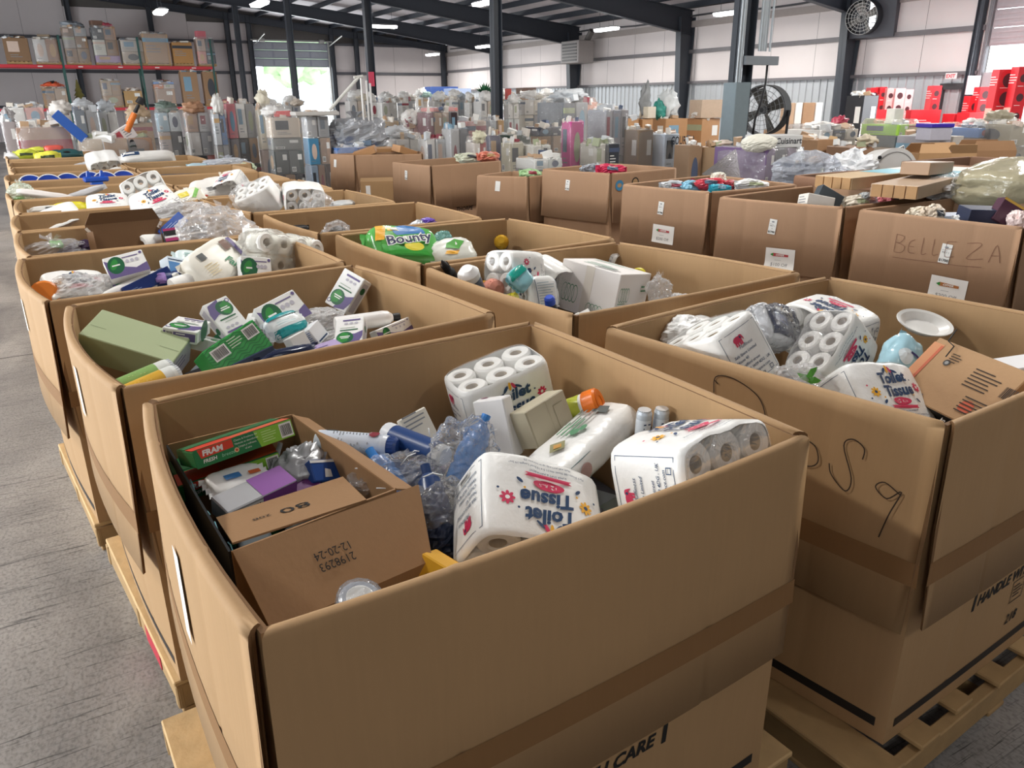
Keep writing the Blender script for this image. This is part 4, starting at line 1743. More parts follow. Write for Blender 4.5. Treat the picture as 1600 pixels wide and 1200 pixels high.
g.grid(tw, 40, 16, 0, True, True)
tb = g
g.build('wrapper', WRAP, t)
for sg in (-1, 1):
    g = G()
    g.grid(lambda u, v: (sg * (L2 + .003 + .01 * v), tw(u, 0)[1] * (1 - v), tw(u, 0)[2] * (1 - v)), 40, 4, 0, True, True)
    g.build('end_film', FILM, t)
for y in (-.042, .042):
    for x in (-.115, .115):
        put('towel_roll', roll_mesh(), t, T6(x, y, 0, 0, PI / 2, 0) @ Matrix.Diagonal((.95, .82, 2.2, 1)))
a = Art()
LEAF = M('4E8E62', .5)
a.p([(-.13, 0), (-.09, .022), (-.05, 0), (-.09, -.022)], M('8D8A5E', .5)).p([(-.11, 0), (-.09, .012), (-.07, 0), (-.09, -.012)], M('C7923A', .5))
a.lines(-.03, .04, .12, .014, 3, LEAF).e(.0, .0, .02, .01, LEAF).e(.03, -.01, .018, .008, LEAF)
a.p([(.13, -.03), (.17, -.02), (.165, .025), (.125, .015)], M('4A5350', .5)).lines(.03, .05, .16, .016, 4, M('8A8D84', .6), 4)
a.lay('printed_design', lambda u, v, e: (u, v, tw(.25, (u / L2 + 1) / 2)[2] * 1.0 + .006 + e - 9 * max(0, abs(v) - .03) ** 2), t)
tree = BVHTree.FromPolygons([tuple(p) for p in tb.v], tb.f)
a = Art()
a.p([(-.05, -.05), (.05, -.05), (.05, .045), (-.05, .045)], M('7C9AA0', .5)).lines(-.045, -.036, .09, .012, 1, WHITE).bars(-.03, -.062, .03, -.052)
a.e(.0, .0, .03, .03, M('C9A6A0', .5)).e(-.06, .02, .012, .02, LEAF)


def side(u, v, e):
    h = tree.ray_cast(V((u - .10, -3, v * .8)), V((0, 1, 0)))
    return (u - .10, (h[0].y if h[0] else -.05) - e - .001, v * .8)


a.lay('printed_patch', side, t)
# two small white cans standing
for px, py, lab in ((1004, 652, 'left of the two small white cans standing behind the right tissue pack'), (1031, 650, 'right of the two small white cans, with dark print, behind the right tissue pack')):
    p = at(px, py, 1.03)
    bottle('small_can', lab, 'can', T6(p.x, p.y, .93, .06, 0, 0), [(.02, 0), (.021, .003), (.021, .115), (.018, .122)], M('D5DEE6', .25, metal=.2), [(.017, .122), (.017, .126)], SIL, (.0213, .03, .10), M('E3E9EE', .3),
           art=Art().lines(-.014, .09, .03, .012, 5, NAVY).r(.012, .04, .024, .1, M('2F55A8', .4)))
# tape rolls in the front corner
p = at(561, 930, 1.06)
t = thing('tape_tub', 'clear round tub with a white disc lid at the front rim of the nearest bin', 'tub', T6(p.x, p.y, p.z - .012, .35, .05, 0))
g = G()
g.lathe([(0, -.08), (.036, -.08), (.038, -.01), (.036, .0)], 24)
g.build('body', M('8A93A0', .3), t)
g = G()
g.lathe([(.036, .0), (.0355, .008), (.03, .012), (.024, .012)], 24)
g.build('lid_rim', M('B8BEC8', .2, spec=.8), t)
g = G()
g.lathe([(.024, .012), (.021, .0135), (0, .0135)], 24)
g.build('lid_disc', PAPER, t)
g = G()
g.lathe([(.040, -.03), (.041, -.01), (.040, .012), (.03, .018), (.022, .0165), (0, .0165)], 14, 0, False)
g.build('film', film('EEF2F6', .12, 30, 1.0), t)
carton('orange_carton', 'yellow and orange carton wedged between flap and upside down tissue pack', 'carton', T6(*at(686, 905, .89), .2, .3, .5), (.05, .09, .09), M('E0A92E', .4),
       {'-y': Art().frame(-.02, -.03, .02, .01, .003, BLACK).p([(-.012, -.022), (.014, -.006), (.01, .002), (-.014, -.014)], M('5B87A6', .5)).r(-.03, .02, .03, .04, M('D9772A', .4)),
        '-x': Art().frame(-.02, -.03, .02, .01, .003, BLACK).p([(-.012, -.022), (.014, -.006), (.01, .002), (-.014, -.014)], M('5B87A6', .5))})
bag('dark navy bag pressed down beside the upside down tissue pack', T6(*at(690, 838, .88)), (.07, .07, .06), 6, M('1E2A44', .35), amp=.2, knot=False)

# ================================================================== second bin of the left row
g1 = M('A9B58C', .6, var=.04)
t = carton('green_carton', 'large plain light green carton tilted against the left wall of its bin', 'carton', T6(.150, 3.02, 1.005, .30, .345, -.50), (.33, .17, .115), g1,
           {'+z': Art().r(-.155, -.02, -.10, -.0185, M('6F7B58', .7)).r(.09, -.02, .16, -.0185, M('6F7B58', .7)), '+x': Art().r(-.08, -.055, .08, .055, M('B9B4BC', .5)).lines(-.06, .03, .1, .02, 3, PLUM).e(-.05, -.03, .02, .02, DGREEN)})


def plum_art(w, h, wide=False):
    """white softener-sheet carton face: plum and green leaf emblem, bars and small print"""
    a = Art()
    k = min(w, h)
    if wide:
        a.p([(-w * .5, -h * .5), (w * .5, -h * .5), (w * .5, -h * .1), (w * .2, -h * .25), (-w * .05, -.1 * h), (-w * .5, h * .35)], PLUM)
        a.e(-w * .25, .05 * h, .32 * h, .4 * h, DGREEN, -.3).e(-w * .29, .1 * h, .13 * h, .26 * h, GREEN, -.5)
        a.r(-w * .35, .02 * h, -w * .15, .08 * h, WHITE)
        a.r(-.05 * w, .3 * h, w * .35, .34 * h, PLUM)
        for i in range(3):
            a.e(.05 * w + i * .12 * w, .12 * h, .07 * h, .08 * h, M('BDBAC4', .5))
        a.e(w * .43, h * .38, .06 * h, .06 * h, PLUM)
        return a
    a.p([(-w * .08, -h * .5), (w * .38, -h * .42), (w * .5, -h * .2), (w * .5, -h * .02), (w * .2, -h * .12), (w * .05, -.2 * h)], PLUM)
    a.e(.1 * w, -.26 * h, .3 * w, .15 * h, PLUM, .2)
    a.e(-w * .12, -h * .22, .31 * w, .2 * h, DGREEN, -.5).p([(-.36 * w, -.42 * h), (-.02 * w, -.34 * h), (.0 * w, -.1 * h), (-.2 * w, -.02 * h), (-.38 * w, -.2 * h)], GREEN)
    a.r(-w * .3, -h * .2, w * .06, -h * .17, WHITE).r(-w * .26, -h * .25, w * .02, -h * .225, WHITE)
    a.r(-w * .32, h * .02, w * .32, h * .055, DGREEN).r(-w * .32, .11 * h, w * .2, .13 * h, M('AAB8A8', .5))
    a.r(-w * .25, h * .36, w * .38, h * .41, PLUM)
    for i in range(3):
        a.e(-w * .12 + i * .18 * w, .27 * h, .07 * w, .05 * w, M('BDBAC4', .5))
    a.e(-w * .38, -h * .38, .08 * w, .08 * w, PLUM).e(-w * .38, -h * .38, .05 * w, .05 * w, WHITE)
    return a


CW = M('F1F1EE', .45, var=.02)


def plum_carton(label, X, d=(.13, .07, .19), face='-y', sidecol='C4C2CA', wide=False):
    w, h = {'y': (d[0], d[2]), 'z': (d[0], d[1]), 'x': (d[1], d[2])}[face[1]]
    sf = {'+x': Art().r(-d[1] * .3, -d[2] * .4, d[1] * .3, d[2] * .4, M(sidecol, .5)).e(0, d[2] * .2, d[1] * .25, d[1] * .25, DGREEN)}
    if face[1] != 'y':
        sf['-y'] = Art().r(-d[0] * .46, -d[2] * .3, d[0] * .46, d[2] * .3, PLUM).bars(-d[0] * .4, -d[2] * .36, -d[0] * .18, d[2] * .36).lines(-d[0] * .1, d[2] * .2, d[0] * .4, d[2] * .2, 3, WHITE)
    sf[face] = plum_art(w, h, wide)
    return carton('softener_carton', label, 'carton', X, d, CW, sf)


plum_carton('white plum and green carton standing tilted at the back right corner of its bin', T6(1.050, 3.29, 1.040, -.554, .331, -1.086), (.122, .066, .178))
plum_carton('white plum and green carton lying back, left of the teal wipes pack', T6(*at(352, 500, 1.02), -.75, -.18, .42) @ Matrix.Rotation(PI, 4, 'Y'), (.115, .06, .165))
plum_carton('wide white plum and green carton behind the teal wipes pack', T6(*at(440, 493, 1.035), -.75, -.25, .32), (.19, .07, .13), '-y', wide=True)
plum_carton('white plum and green carton lying flat right of the light green carton', T6(.335, 3.07, 1.03, -.027, .208, -.46), (.125, .17, .05), '+z')
plum_carton('white plum and green carton on edge below the tilted ones', T6(*at(332, 540, .95), .2, .3, .9), (.12, .16, .05), '+z')
plum_carton('grey sided plum carton leaning below the teal wipes pack', T6(*at(402, 530, .95), -.3, .7, .3), (.12, .06, .18))
plum_carton('pale plum and green carton lying below the white bottle', T6(*at(548, 526, .98), -1.1, -.1, -.5), (.11, .06, .16))
plum_carton('thin plum and green carton along the right of the white bottle', T6(*at(612, 518, .96), -.4, -.1, .35), (.18, .05, .06), '-y', wide=True)
a = Art()
GB = M('2FA04A', .4)
for k in range(9):
    y0 = -.055 + k * .013
    pts = [(-.115 + i * .23 / 20, y0 + .006 * math.sin(i * 1.3 + k * .6)) for i in range(21)]
    a.p(pts + [(x, y + .004) for x, y in pts[::-1]], M('1C7F38', .4))
a.bars(-.095, .0, -.03, .045).bars(.05, .005, .105, .05)
a.lines(-.02, .045, .06, .01, 4, M('D6EBD0', .5))
carton('green_wavy_carton', 'bright green wave patterned carton with barcodes at the front rim', 'carton', T6(*at(365, 552, .975), -.55, -.32, .38), (.23, .12, .12), M('34A84C', .4),
       {'-y': a, '+z': Art().r(-.11, -.055, .11, .055, GB), '+x': Art().r(-.055, -.055, .055, .055, NAVY).lines(-.04, .02, .07, .015, 3, WHITE)})
carton('navy_carton', 'navy carton with white lettering lines under the wavy green one', 'carton', T6(*at(398, 572, .95), -.4, -.2, .3), (.16, .08, .08), M('1E2F4C', .4), {'-y': Art().lines(-.06, .02, .1, .016, 4, WHITE)})
tl = Art().r(-.075, -.05, .075, -.018, TEAL).r(-.075, .03, .075, .05, TEAL).lines(-.05, .01, .09, .01, 2, M('BFD8DA', .5))
pouch('teal_wipes_pack', 'teal and white soft wipes pack among the plum cartons', 'wipes', T6(*at(446, 510, 1.02), -.8, -.1, .4), (.085, .035, .055), 12, M('EDF3F3', .25), .12, 3.4, tl)
a = Art().lines(-.03, .19, .06, .007, 9, GREY).r(-.033, .2, .033, .206, NAVY).r(.028, .09, .033, .2, NAVY)
p, q = at(524, 508, 1.0), at(598, 498, 1.0)
bottle('white_bottle', 'white round bottle with a black cap lying by the back right corner', 'bottle', axis(p, q), [(.030, 0), (.033, .004), (.033, .008), (.0335, .2), (.030, .222), (.016, .24)], M('F3F1EE', .35), [(.015, .24), (.0165, .243), (.0165, .268), (.015, .272)], BLACK, n=24,
       art=Art().lines(-.02, .19, .05, .006, 3, GREY).bars(.02, .05, .045, .1, None, False))
for k, (px, py, m, lab) in enumerate(((236, 588, M('8FB86A', .4, var=.2), 'green printed roll pack at the front left corner, behind the yellow one'), (246, 598, M('E2B23A', .4, var=.15), 'yellow printed roll pack at the front left corner of its bin'))):
    p = at(px, py, 1.0)
    ax = axis(p - V((.14, .05, .02)), p + V((.1, .035, .02)))
    bottle('printed_roll_pack', lab, 'pack', ax, [(.030, 0), (.033, .008), (.033, .20), (.031, .212)], M('E9EDE8', .3), [(.028, .212), (.026, .225)], M('DDE3E6', .3), (.0336, .0, .17), m, n=20,
           art=Art().lines(-.03, .14, .06, .012, 6, M('F6E7A8', .4)))
p = at(462, 553, .96)
pouch('navy_pouch', 'shiny navy pouch behind the front rim of the green carton bin', 'pouch', T6(*at(452, 558, .97), -.6, 0, .3), (.12, .04, .035), 15, M('1C2743', .2), .15, 2.6)
carton('lavender_carton', 'flat lavender carton behind the front rim, right of the navy pouch', 'carton', T6(*at(495, 552, .97), .1, -.1, .2), (.2, .08, .03), M('B5A3CC', .45), {'+z': Art().lines(-.08, .02, .14, .014, 3, PLUM)})
carton('striped_carton', 'small white carton with fine blue stripes in the middle of its bin', 'carton', T6(*at(492, 522, .99), -.5, -.3, .7), (.075, .05, .075), M('EEF0F2', .45),
       {'-x': Art().lines(-.024, .032, .05, .008, 8, M('4F74B8', .4), 1), '-y': Art().r(-.03, -.03, .03, -.024, NAVY)})
carton('white_lid_carton', 'small plain white carton left of the striped one', 'carton', T6(*at(464, 535, .98), -.4, -.2, .4), (.075, .05, .06), M('F0EFEA', .5))
bag('clear crumpled bag under the white bottle', T6(*at(500, 500, .96)), (.1, .09, .05), 21, FILMW, knot=False)
bag('milky bag spilling at the centre of the plum carton bin', T6(*at(520, 532, .94)), (.11, .07, .04), 22, FILMW, knot=False)
# ================================================================== the bin at right
XP('toilet tissue pack in the right bin with its elephant panel facing left of centre', T6(1.755, 1.705, 1.058, -.406, .390, 1.448), '+', 1.0)
XP('toilet tissue pack at the far left of the right bin, lying behind the others', T6(2.46, 1.85, 1.0, -1.619, -.134, 1.672), '+', 1.0, True, ('-x',))
XP('small toilet tissue pack on top in the right bin with roll ends up', T6(2.296, 1.694, .972, -2.888, .731, -2.935), '-', .92, True, ('-x',))
XP('toilet tissue pack low at the front of the right bin, elephant panel up', T6(2.021, 1.329, .953, -.844, .178, -.087), '-', 1.0)
bag('white crinkled wrap bunched over the pack with the elephant panel', T6(*at(1082, 522, 1.03), .1, .2, .5), (.15, .09, .07), 31, M('F1F1EE', .28, var=.03, scale=20, bump=.3), amp=.14, sq=3, knot=False)
t = pouch('navy_pack', 'clear wrapped pack with a dark navy panel between the tissue packs at right', 'pack', T6(*at(1205, 512, 1.04), -.75, .35, .15), (.10, .045, .085), 33, M('DDE0E4', .2, var=.06), .08, 4,
          Art().p([(-.085, -.06), (.06, -.07), (.085, .05), (-.07, .06)], M('2A3350', .25)).p([(-.05, .0), (.03, -.02), (.05, .03), (-.03, .04)], M('6E7690', .25)))
bag('clear film over the navy panel pack', T6(*at(1205, 512, 1.05), -.5, .3, .2), (.12, .08, .09), 36, film('FFFFFF', .07, 18, .8, 'clear_film', 1.0), amp=.12, sq=3, knot=False)
t = bag('crumpled clear bag with a bright green leaf print in the right bin', T6(*at(1246, 592, 1.06), 0, 0, -.3), (.075, .05, .05), 35, film('FFFFFF', .24, 14, .8), amp=.3, knot=False)
g = G()
for k, (x, z, a) in enumerate(((-.01, .0, .7), (.012, .012, -.5), (.02, -.012, .2))):
    g.X = T6(x, -.045, z + .02, -.5, 0, 0) @ Matrix.Rotation(a, 4, 'Y')
    g.add([(-.025, 0, 0), (-.008, -.004, -.011), (.018, 0, -.004), (.028, 0, .004), (.004, -.004, .012)], [(0, 1, 2, 3, 4)])
g.build('leaf_print', M('57A836', .4), t)
# white dish, blue pack
p = at(1440, 512, 1.03)
t = thing('white_dish', 'oval white melamine dish leaning at the back wall of the right bin', 'dish', T6(p.x, p.y, p.z, .42, .12, -.35))
g = G()
g.X = Matrix.Diagonal((1.35, .95, 1, 1))
g.lathe([(0, .004), (.05, .004), (.072, .024), (.083, .028), (.084, .024), (.072, .018), (.052, -.003), (0, -.003)], 36)
g.build('bowl', M('F2F2EE', .3, var=.02), t)
g = G()
g.X = Matrix.Diagonal((1.35, .95, 1, 1))
g.lathe([(.03, -.006), (.04, -.004), (.04, .0)], 30)
g.build('foot_ring', M('E8E8E4', .35), t)
a = Art().e(.0, .03, .03, .025, M('E6F2F6', .3)).r(.02, -.06, .028, .02, M('3A2F6E', .4)).lines(-.04, -.02, .06, .012, 3, WHITE)
pouch('pale_blue_pack', 'shiny pale blue pack wedged beside the brown carton at right', 'pack', T6(*at(1403, 567, 1.0), -.5, -.7, .3), (.10, .05, .065), 41, M('AFD9E6', .2, var=.1), .14, 3, a)
# brown shipping carton with a red spot
LL_, UL_, LR_ = at(1390, 606, .985), at(1446, 521, 1.135), at(1530, 676, .97)
ex_ = (LR_ - LL_).normalized()
ey_ = ((UL_ - LL_) - ex_ * (UL_ - LL_).dot(ex_)).normalized()
ez_ = ex_.cross(ey_)
XB = Matrix((ex_, ey_, ez_)).transposed().to_4x4()
XB.translation = LL_ + ex_ * .16 + ey_ * ((UL_ - LL_).length * .5) - ez_ * .085
KR = cardboard('B08C66', 'carton_tan')
d = (.32, (UL_ - LL_).length, .17)
a = Art()
a.r(-.16, -.09, -.12, .09, M('C98A5E', .6, var=.1)).r(-.13, -.085, -.12, .085, M('BE5E3C', .6))
a.e(.085, -.06, .022, .022, M('C2532F', .6)).t('ko', .055, -.13, .012, M('E9E2D6', .6))
a.lines(.02, .06, .1, .012, 6, PEN).bars(.13, .0, .2, .05, PEN, False).lines(.06, -.03, .13, .012, 5, PEN, 6)
a.e(-.07, .04, .011, .011, M('3E3A36', .6)).e(-.07, .04, .006, .006, M('8F8F8C', .5)).lines(-.075, .075, .04, .009, 4, PEN)
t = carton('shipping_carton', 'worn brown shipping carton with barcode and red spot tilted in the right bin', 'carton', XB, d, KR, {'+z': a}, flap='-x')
g = G()
hx, hy, hz = (q / 2 for q in d)
g.path([(-.12, .146, .1005), (-.11, .10, .102), (-.08, .09, .1025), (-.075, .05, .1025)], .002, 5)
g.build('torn_edge', BLACK, t)
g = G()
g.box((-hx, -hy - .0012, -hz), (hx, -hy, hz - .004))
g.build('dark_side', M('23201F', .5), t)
carton('white_sheet_carton', 'flat white box at the right edge behind the brown shipping carton', 'carton', T6(*at(1590, 572, 1.06), 0, 0, -.2), (.2, .1, .03), M('E9E9EA', .5))
bag('dark blue bag at the very bottom corner of the right bin', T6(*at(1440, 655, .9)), (.1, .08, .06), 44, M('20283C', .4), knot=False)

# ================================================================== second bin of the middle row
XP('square toilet tissue pack standing upright with roll ends left, beside the teal pouch', T6(1.801, 3.10, 1.03, -.694, -1.343, .915), '+', 1.0, True, ('+x',))
a = Art()
GL = M('3F8A62', .5)


def loops(a, x, y, w, h, n):
    for i in range(n):
        cx = x + i * w * .62
        for k in range(16):
            t0, t1 = 2 * PI * k / 16, 2 * PI * (k + 1) / 16
            p = lambda t, r: (cx + w * .5 * math.cos(t) * r, y + h * .5 * math.sin(t) * r)
            a.p([p(t0, 1), p(t1, 1), p(t1, .9), p(t0, .9)], GL)
    return a


loops(a, -.13, -.03, .035, .09, 4)
loops(a, .03, -.08, .035, .06, 4)
b = loops(Art(), -.11, .02, .03, .07, 4)
b.e(-.1, -.08, .03, .02, GL).lines(-.13, -.02, .1, .01, 1, GL).lines(.06, .06, .05, .02, 2, GL)
c = Art().lines(-.14, .11, .26, .02, 2, M('8FBFA6', .6)).lines(-.1, .0, .2, .03, 3, M('A9C9B8', .6)).lines(.0, -.05, .14, .03, 3, M('8A8F8C', .6))
WC = T6(2.27, 3.03, .95, -.153, .102, -1.246)
t = carton('white_carton', 'big white carton with green loop drawings, tilted in its bin', 'carton', WC, (.345, .28, .245), M('EAE6E3', .6, var=.04), {'-y': a, '+x': b, '+z': c}, flap='-x')
g = G()
g.box((-.025, -.1415, -.12), (.025, -.1402, .122))
g.build('packing_tape', M('E2DCD2', .3), t)
XP('toilet tissue pack behind the big white carton', T6(*at(948, 410, 1.0), -1.3, .1, .5), '+', .9, True, ('-x',))
bottle('white_spray_bottle', 'bottle with a white round cap at the left wall behind the bin rim', 'bottle', axis(at(742, 456, 1.03), at(731, 426, 1.13)) @ Matrix.Scale(1.35, 4), [(.036, 0), (.038, .005), (.036, .05), (.03, .06)], M('59606C', .3), [(.034, .06), (.037, .065), (.037, .085), (.02, .105)], M('F0F0EE', .35))
bottle('black_trigger_bottle', 'black capped bottle in the left corner by the white capped one', 'bottle', axis(at(712, 440, 1.04), at(696, 416, 1.13)), [(.025, 0), (.027, .004), (.027, .08), (.014, .1)], BLACK, [(.018, .1), (.02, .105), (.012, .15), (.004, .17)], BLACK)
pouch('teal_pouch', 'teal topped soft pouch in front of the upright tissue pack', 'pouch', T6(*at(812, 436, 1.09), -.7, -.35, .4), (.06, .03, .055), 51, M('8FC6CF', .25, var=.15), .1, 3.4, Art().r(-.06, .01, .06, .05, M('109A8A', .3)))
p, q = at(750, 452, 1.0), at(806, 452, 1.06)
bottle('amber_bottle', 'navy and gold bottle with a pink round cap lying at the rim', 'bottle', axis(p, q) @ Matrix.Scale(1.5, 4) @ Matrix.Translation((0, 0, -.04)), [(.02, 0), (.028, .01), (.028, .07), (.026, .075)], M('2A2B4A', .3), [(.03, .1), (.034, .12), (.028, .145), (.012, .155)], M('E59A86', .25), (.0285, .07, .1), M('D9A028', .35))
p, q = at(790, 470, 1.0), at(812, 462, 1.03)
bottle('yellow_cap_bottle', 'lime yellow capped bottle just below the pink capped one', 'bottle', axis(p, q), [(.02, 0), (.025, .005), (.026, .04)], M('D6D23A', .35), [(.022, .04), (.022, .06)], M('E8E03A', .35))
a = Art().lines(-.05, .05, .1, .012, 9, M('A9B8C0', .5)).r(-.06, -.07, -.057, .07, NAVY).r(.055, -.07, .058, .07, NAVY)
pouch('white_label_pack', 'white soft pack with fine grey print left of the big white carton', 'pack', T6(*at(845, 460, .99), -.35, .05, .1), (.085, .05, .085), 52, M('EEEFEC', .35), .08, 4, a)
bottle('blue_cap_bottle', 'bottle with a bright blue cap by the white carton corner', 'bottle', axis(at(862, 486, .98), at(858, 464, 1.05)), [(.025, 0), (.028, .004), (.026, .03), (.02, .04)], M('1D2430', .3), [(.022, .04), (.024, .045), (.023, .07), (.016, .078)], M('2750C8', .35))
XP('toilet tissue pack lying behind the white label pack', T6(*at(856, 436, 1.01), -1.2, .2, .5), '+', .9, False)
bottle('yellow_lid_tub', 'tub with a yellow lid behind the big white carton', 'tub', axis(at(1000, 435, .97), at(995, 422, 1.04)), [(.035, 0), (.037, .004), (.037, .05)], M('EDE7C8', .4), [(.039, .05), (.039, .065), (.03, .07)], M('D8CC2E', .4))
bag('clear bag with a silver sparkle by the right wall of the white carton bin', T6(*at(1030, 452, .98)), (.06, .06, .06), 53, film('FFFFFF', .2, 24, 1.0), amp=.35)
bag('small milky bag near the front rim right of the white carton', T6(*at(1062, 468, .98)), (.05, .04, .03), 54, FILMW, knot=False)

# ================================================================== third bin of the middle row: green paper towel pack
p = at(628, 386, 1.06)
a = Art()
GT = M('3FA33E', .3)
a.p([(-.17, -.1), (-.08, -.1), (-.02, .09), (-.14, .1)], M('57A94A', .3)).p([(-.19, .0), (-.14, .0), (-.11, .1), (-.17, .1)], YEL).r(-.11, .06, -.03, .085, M('E8C23A', .4))
a.e(.02, .06, .1, .05, M('2E75B8', .35)).p([(-.16, -.1), (.12, -.1), (.1, -.06), (-.16, -.03)], GT).e(.03, -.04, .06, .03, M('E4D63A', .4))
a.p([(-.13, -.04), (.10, -.01), (.10, .05), (-.13, .02)], GT)
a.t('Bounty', -.130, -.035, .058, WHITE, 'l', .16, .1, .11, 1.22).t('Bounty', -.125, -.035, .058, M('2B2F55', .4), 'l', .16, .1, .03, 1.24)
a.r(-.09, .066, -.05, .08, WHITE)
pouch('towel_pack', 'green paper towel pack with yellow corner and bold lettering, third bin of the middle row', 'paper towel', T6(p.x, p.y, p.z - .02, -.75, .12, .0), (.21, .10, .125), 61, M('5DAE58', .2, var=.12), .04, 5, a, fine=.03)
a = Art().p([(-.08, .0), (.0, -.02), (.06, .03), (.0, .05), (-.06, .03)], M('59A84A', .3)).p([(-.1, -.04), (-.02, -.05), (.0, -.03), (-.08, -.02)], YEL)
pouch('second_towel_pack', 'white paper towel pack with a green corner, right of the bold lettered one', 'paper towel', T6(*at(706, 398, 1.0), -.8, .05, .15), (.15, .08, .09), 62, M('E9EBE2', .2, var=.05), .14, 3, a)
bag('teal tinted clear bag between the two towel packs', T6(*at(693, 375, 1.06)), (.06, .05, .05), 63, film('9FD8D4', .4, 16, .8), amp=.3, knot=False)
bottle('gold_cap_bottle', 'gold capped dark bottle at the back right of the towel pack bin', 'bottle', axis(at(784, 382, .98), at(781, 362, 1.1)), [(.04, 0), (.044, .004), (.044, .04)], M('20243A', .3), [(.046, .04), (.047, .06), (.038, .085), (.022, .1)], M('D2A32C', .25, metal=.3))
bag('purple topped pack at the back wall behind the green towel pack', T6(*at(668, 350, 1.03)), (.07, .05, .04), 64, M('6C50B4', .3), knot=False)
pouch('silver_pack', 'silver pouch leaning beside the purple pack', 'pouch', T6(*at(648, 356, 1.02), -.7, -.3, .3), (.08, .03, .04), 65, M('C9CCD2', .25, metal=.4), .2)
# ---- fourth and fifth bins of the middle row
pouch('black_dish', 'flat black dish lying at the left of the nearly empty bin', 'dish', T6(*at(462, 357, 1.04), 0, 0, .2), (.09, .05, .02), 66, BLACK, .08, 3)
t = bag('clear bag with a black item at the front wall of the nearly empty bin', T6(*at(525, 364, 1.03)), (.10, .06, .07), 67, film('FFFFFF', .22, 16, .8), amp=.3, knot=False)
g = G()
lump(g, (.01, 0, -.01), (.07, .04, .05), 67, .2, 16, 10)
g.build('black_item', BLACK, t)
XP('bagged tissue pack in crinkled film, left of the two in the fifth bin', T6(*at(406, 311, 1.16), .5, -.4, -.6), '+', 1.0, False)
XP('tissue pack with roll ends forward and blue lettering on top, fifth bin', T6(*at(474, 309, 1.16), 1.75, .05, -.15), '+', 1.0, True, ('-x',))
bag('crinkled film over the left tissue pack of the fifth bin', T6(*at(404, 308, 1.17)), (.19, .15, .13), 68, FILM, amp=.2, knot=False)
pouch('clear_tray', 'clear plastic tray at the right of the fifth bin', 'tray', T6(*at(542, 318, 1.03), .1, 0, .35), (.15, .07, .025), 69, M('C9CDCE', .25, var=.1), .15, 4)
bag('clear bag over the right tissue pack of the fifth bin', T6(*at(498, 318, 1.14)), (.12, .07, .07), 70, FILM, knot=False)
carton('grey_card', 'grey card box beneath the crinkled tissue pack', 'carton', T6(*at(395, 326, 1.0), .2, 0, -.2), (.2, .12, .08), M('B9BCBE', .6))
# ---- farther bins of the middle row
t = XP('white tissue pack tilted up on its corner with faded flowers, sixth bin', T6(1.394, 7.55, 1.14, 2.059, -.308, -.783) @ Matrix.Rotation(PI, 4, 'Z'), '-', .9, True, ('-x',))
pouch('tilted_white_pack', 'white pack with a barcode panel leaning in front of the tilted flower pack', 'pack', T6(*at(330, 297, 1.1), -1.0, -.1, .4), (.2, .07, .12), 71, M('F0EEE8', .4), .08, 4, Art().bars(-.1, -.09, .0, -.03).e(.06, -.03, .02, .02, M('8C3A4A', .5)))
pouch('gold_print_pack', 'round white wrapped pack with a gold tint, right of the tilted packs', 'pack', T6(*at(364, 281, 1.08), -.6, .2, .3), (.13, .08, .09), 72, M('F1EBDC', .3, var=.1), .15, 2.6, Art().p([(-.05, .03), (.05, .05), (.06, .02), (-.05, .0)], M('C9A25A', .4)))
bottle('black_striped_can', 'black and white can behind the tilted flower pack', 'can', axis(at(338, 262, 1.05), at(352, 274, 1.1)), [(.05, 0), (.052, .005), (.052, .22), (.048, .23)], BLACK, [(.045, .23), (.045, .25)], WHITE, (.0525, .08, .13), WHITE)
bag('flat silver grey bag of small goods in the far bin', T6(*at(355, 256, 1.1)), (.3, .2, .08), 73, film('E8EEF6', .5, 12, .8), amp=.25)
bag('pale green and white bag in the bin right of the silver bag', T6(*at(385, 262, 1.06)), (.12, .1, .06), 74, M('CFE0C4', .4, var=.2), knot=False)
pouch('long_pale_pack', 'long pale pack lying along the wall of the seventh bin', 'pack', T6(*at(268, 267, 1.05), -.5, 0, .1), (.26, .06, .04), 75, M('E2DFD0', .4), .1, 4)
pouch('light_blue_pack', 'light blue pack at the right end of the long pale one', 'pack', T6(*at(310, 262, 1.07), -.5, .1, .3), (.14, .06, .05), 76, M('BFDDE8', .35), .1, 3.5)
pouch('dark_flat_pack', 'dark flat pack under the long pale one', 'pack', T6(*at(270, 277, 1.02), -.3, 0, .05), (.3, .08, .03), 77, M('54575E', .4), .1, 4)
pouch('long_white_towels', 'long white towel pack with a navy label on the farthest bins', 'paper towel', T6(*at(230, 248, 1.13), -.6, -.03, .05), (.33, .12, .08), 78, M('EDEBE6', .4), .12, 4, Art().r(-.34, .0, -.1, .06, NAVY).r(-.3, .02, -.16, .045, WHITE))

# ================================================================== third bin of the left row
plum_carton('white plum and green carton leaning on the back wall of the third bin', T6(.235, 4.23, 1.085, -.70, -.15, .09), (.185, .06, .12), '-y', wide=True)
plum_carton('white and grey carton lying below the one on the back wall', T6(*at(190, 436, 1.005), -.3, -.3, .4), (.16, .1, .07), '-y', wide=True)
bottle('orange_lid_jar', 'jar with an orange lid in the left corner of the third bin', 'jar', axis(at(72, 468, .96), at(68, 448, 1.07)), [(.06, 0), (.062, .005), (.062, .09)], M('CFE3A4', .35, var=.1), [(.064, .09), (.065, .095), (.065, .12), (.055, .127)], M('E8842A', .4), (.0625, .01, .05), M('E3C93A', .4))
bag('clear net bag of white pads in the third bin', T6(*at(128, 452, 1.0)), (.14, .1, .08), 81, FILMW, amp=.25, knot=False)
XP('tissue pack with red lettering at the front rim of the third bin', T6(*at(120, 465, .95), -1.1, .1, .25), '+', .95, True, ('-x',))
a = Art()
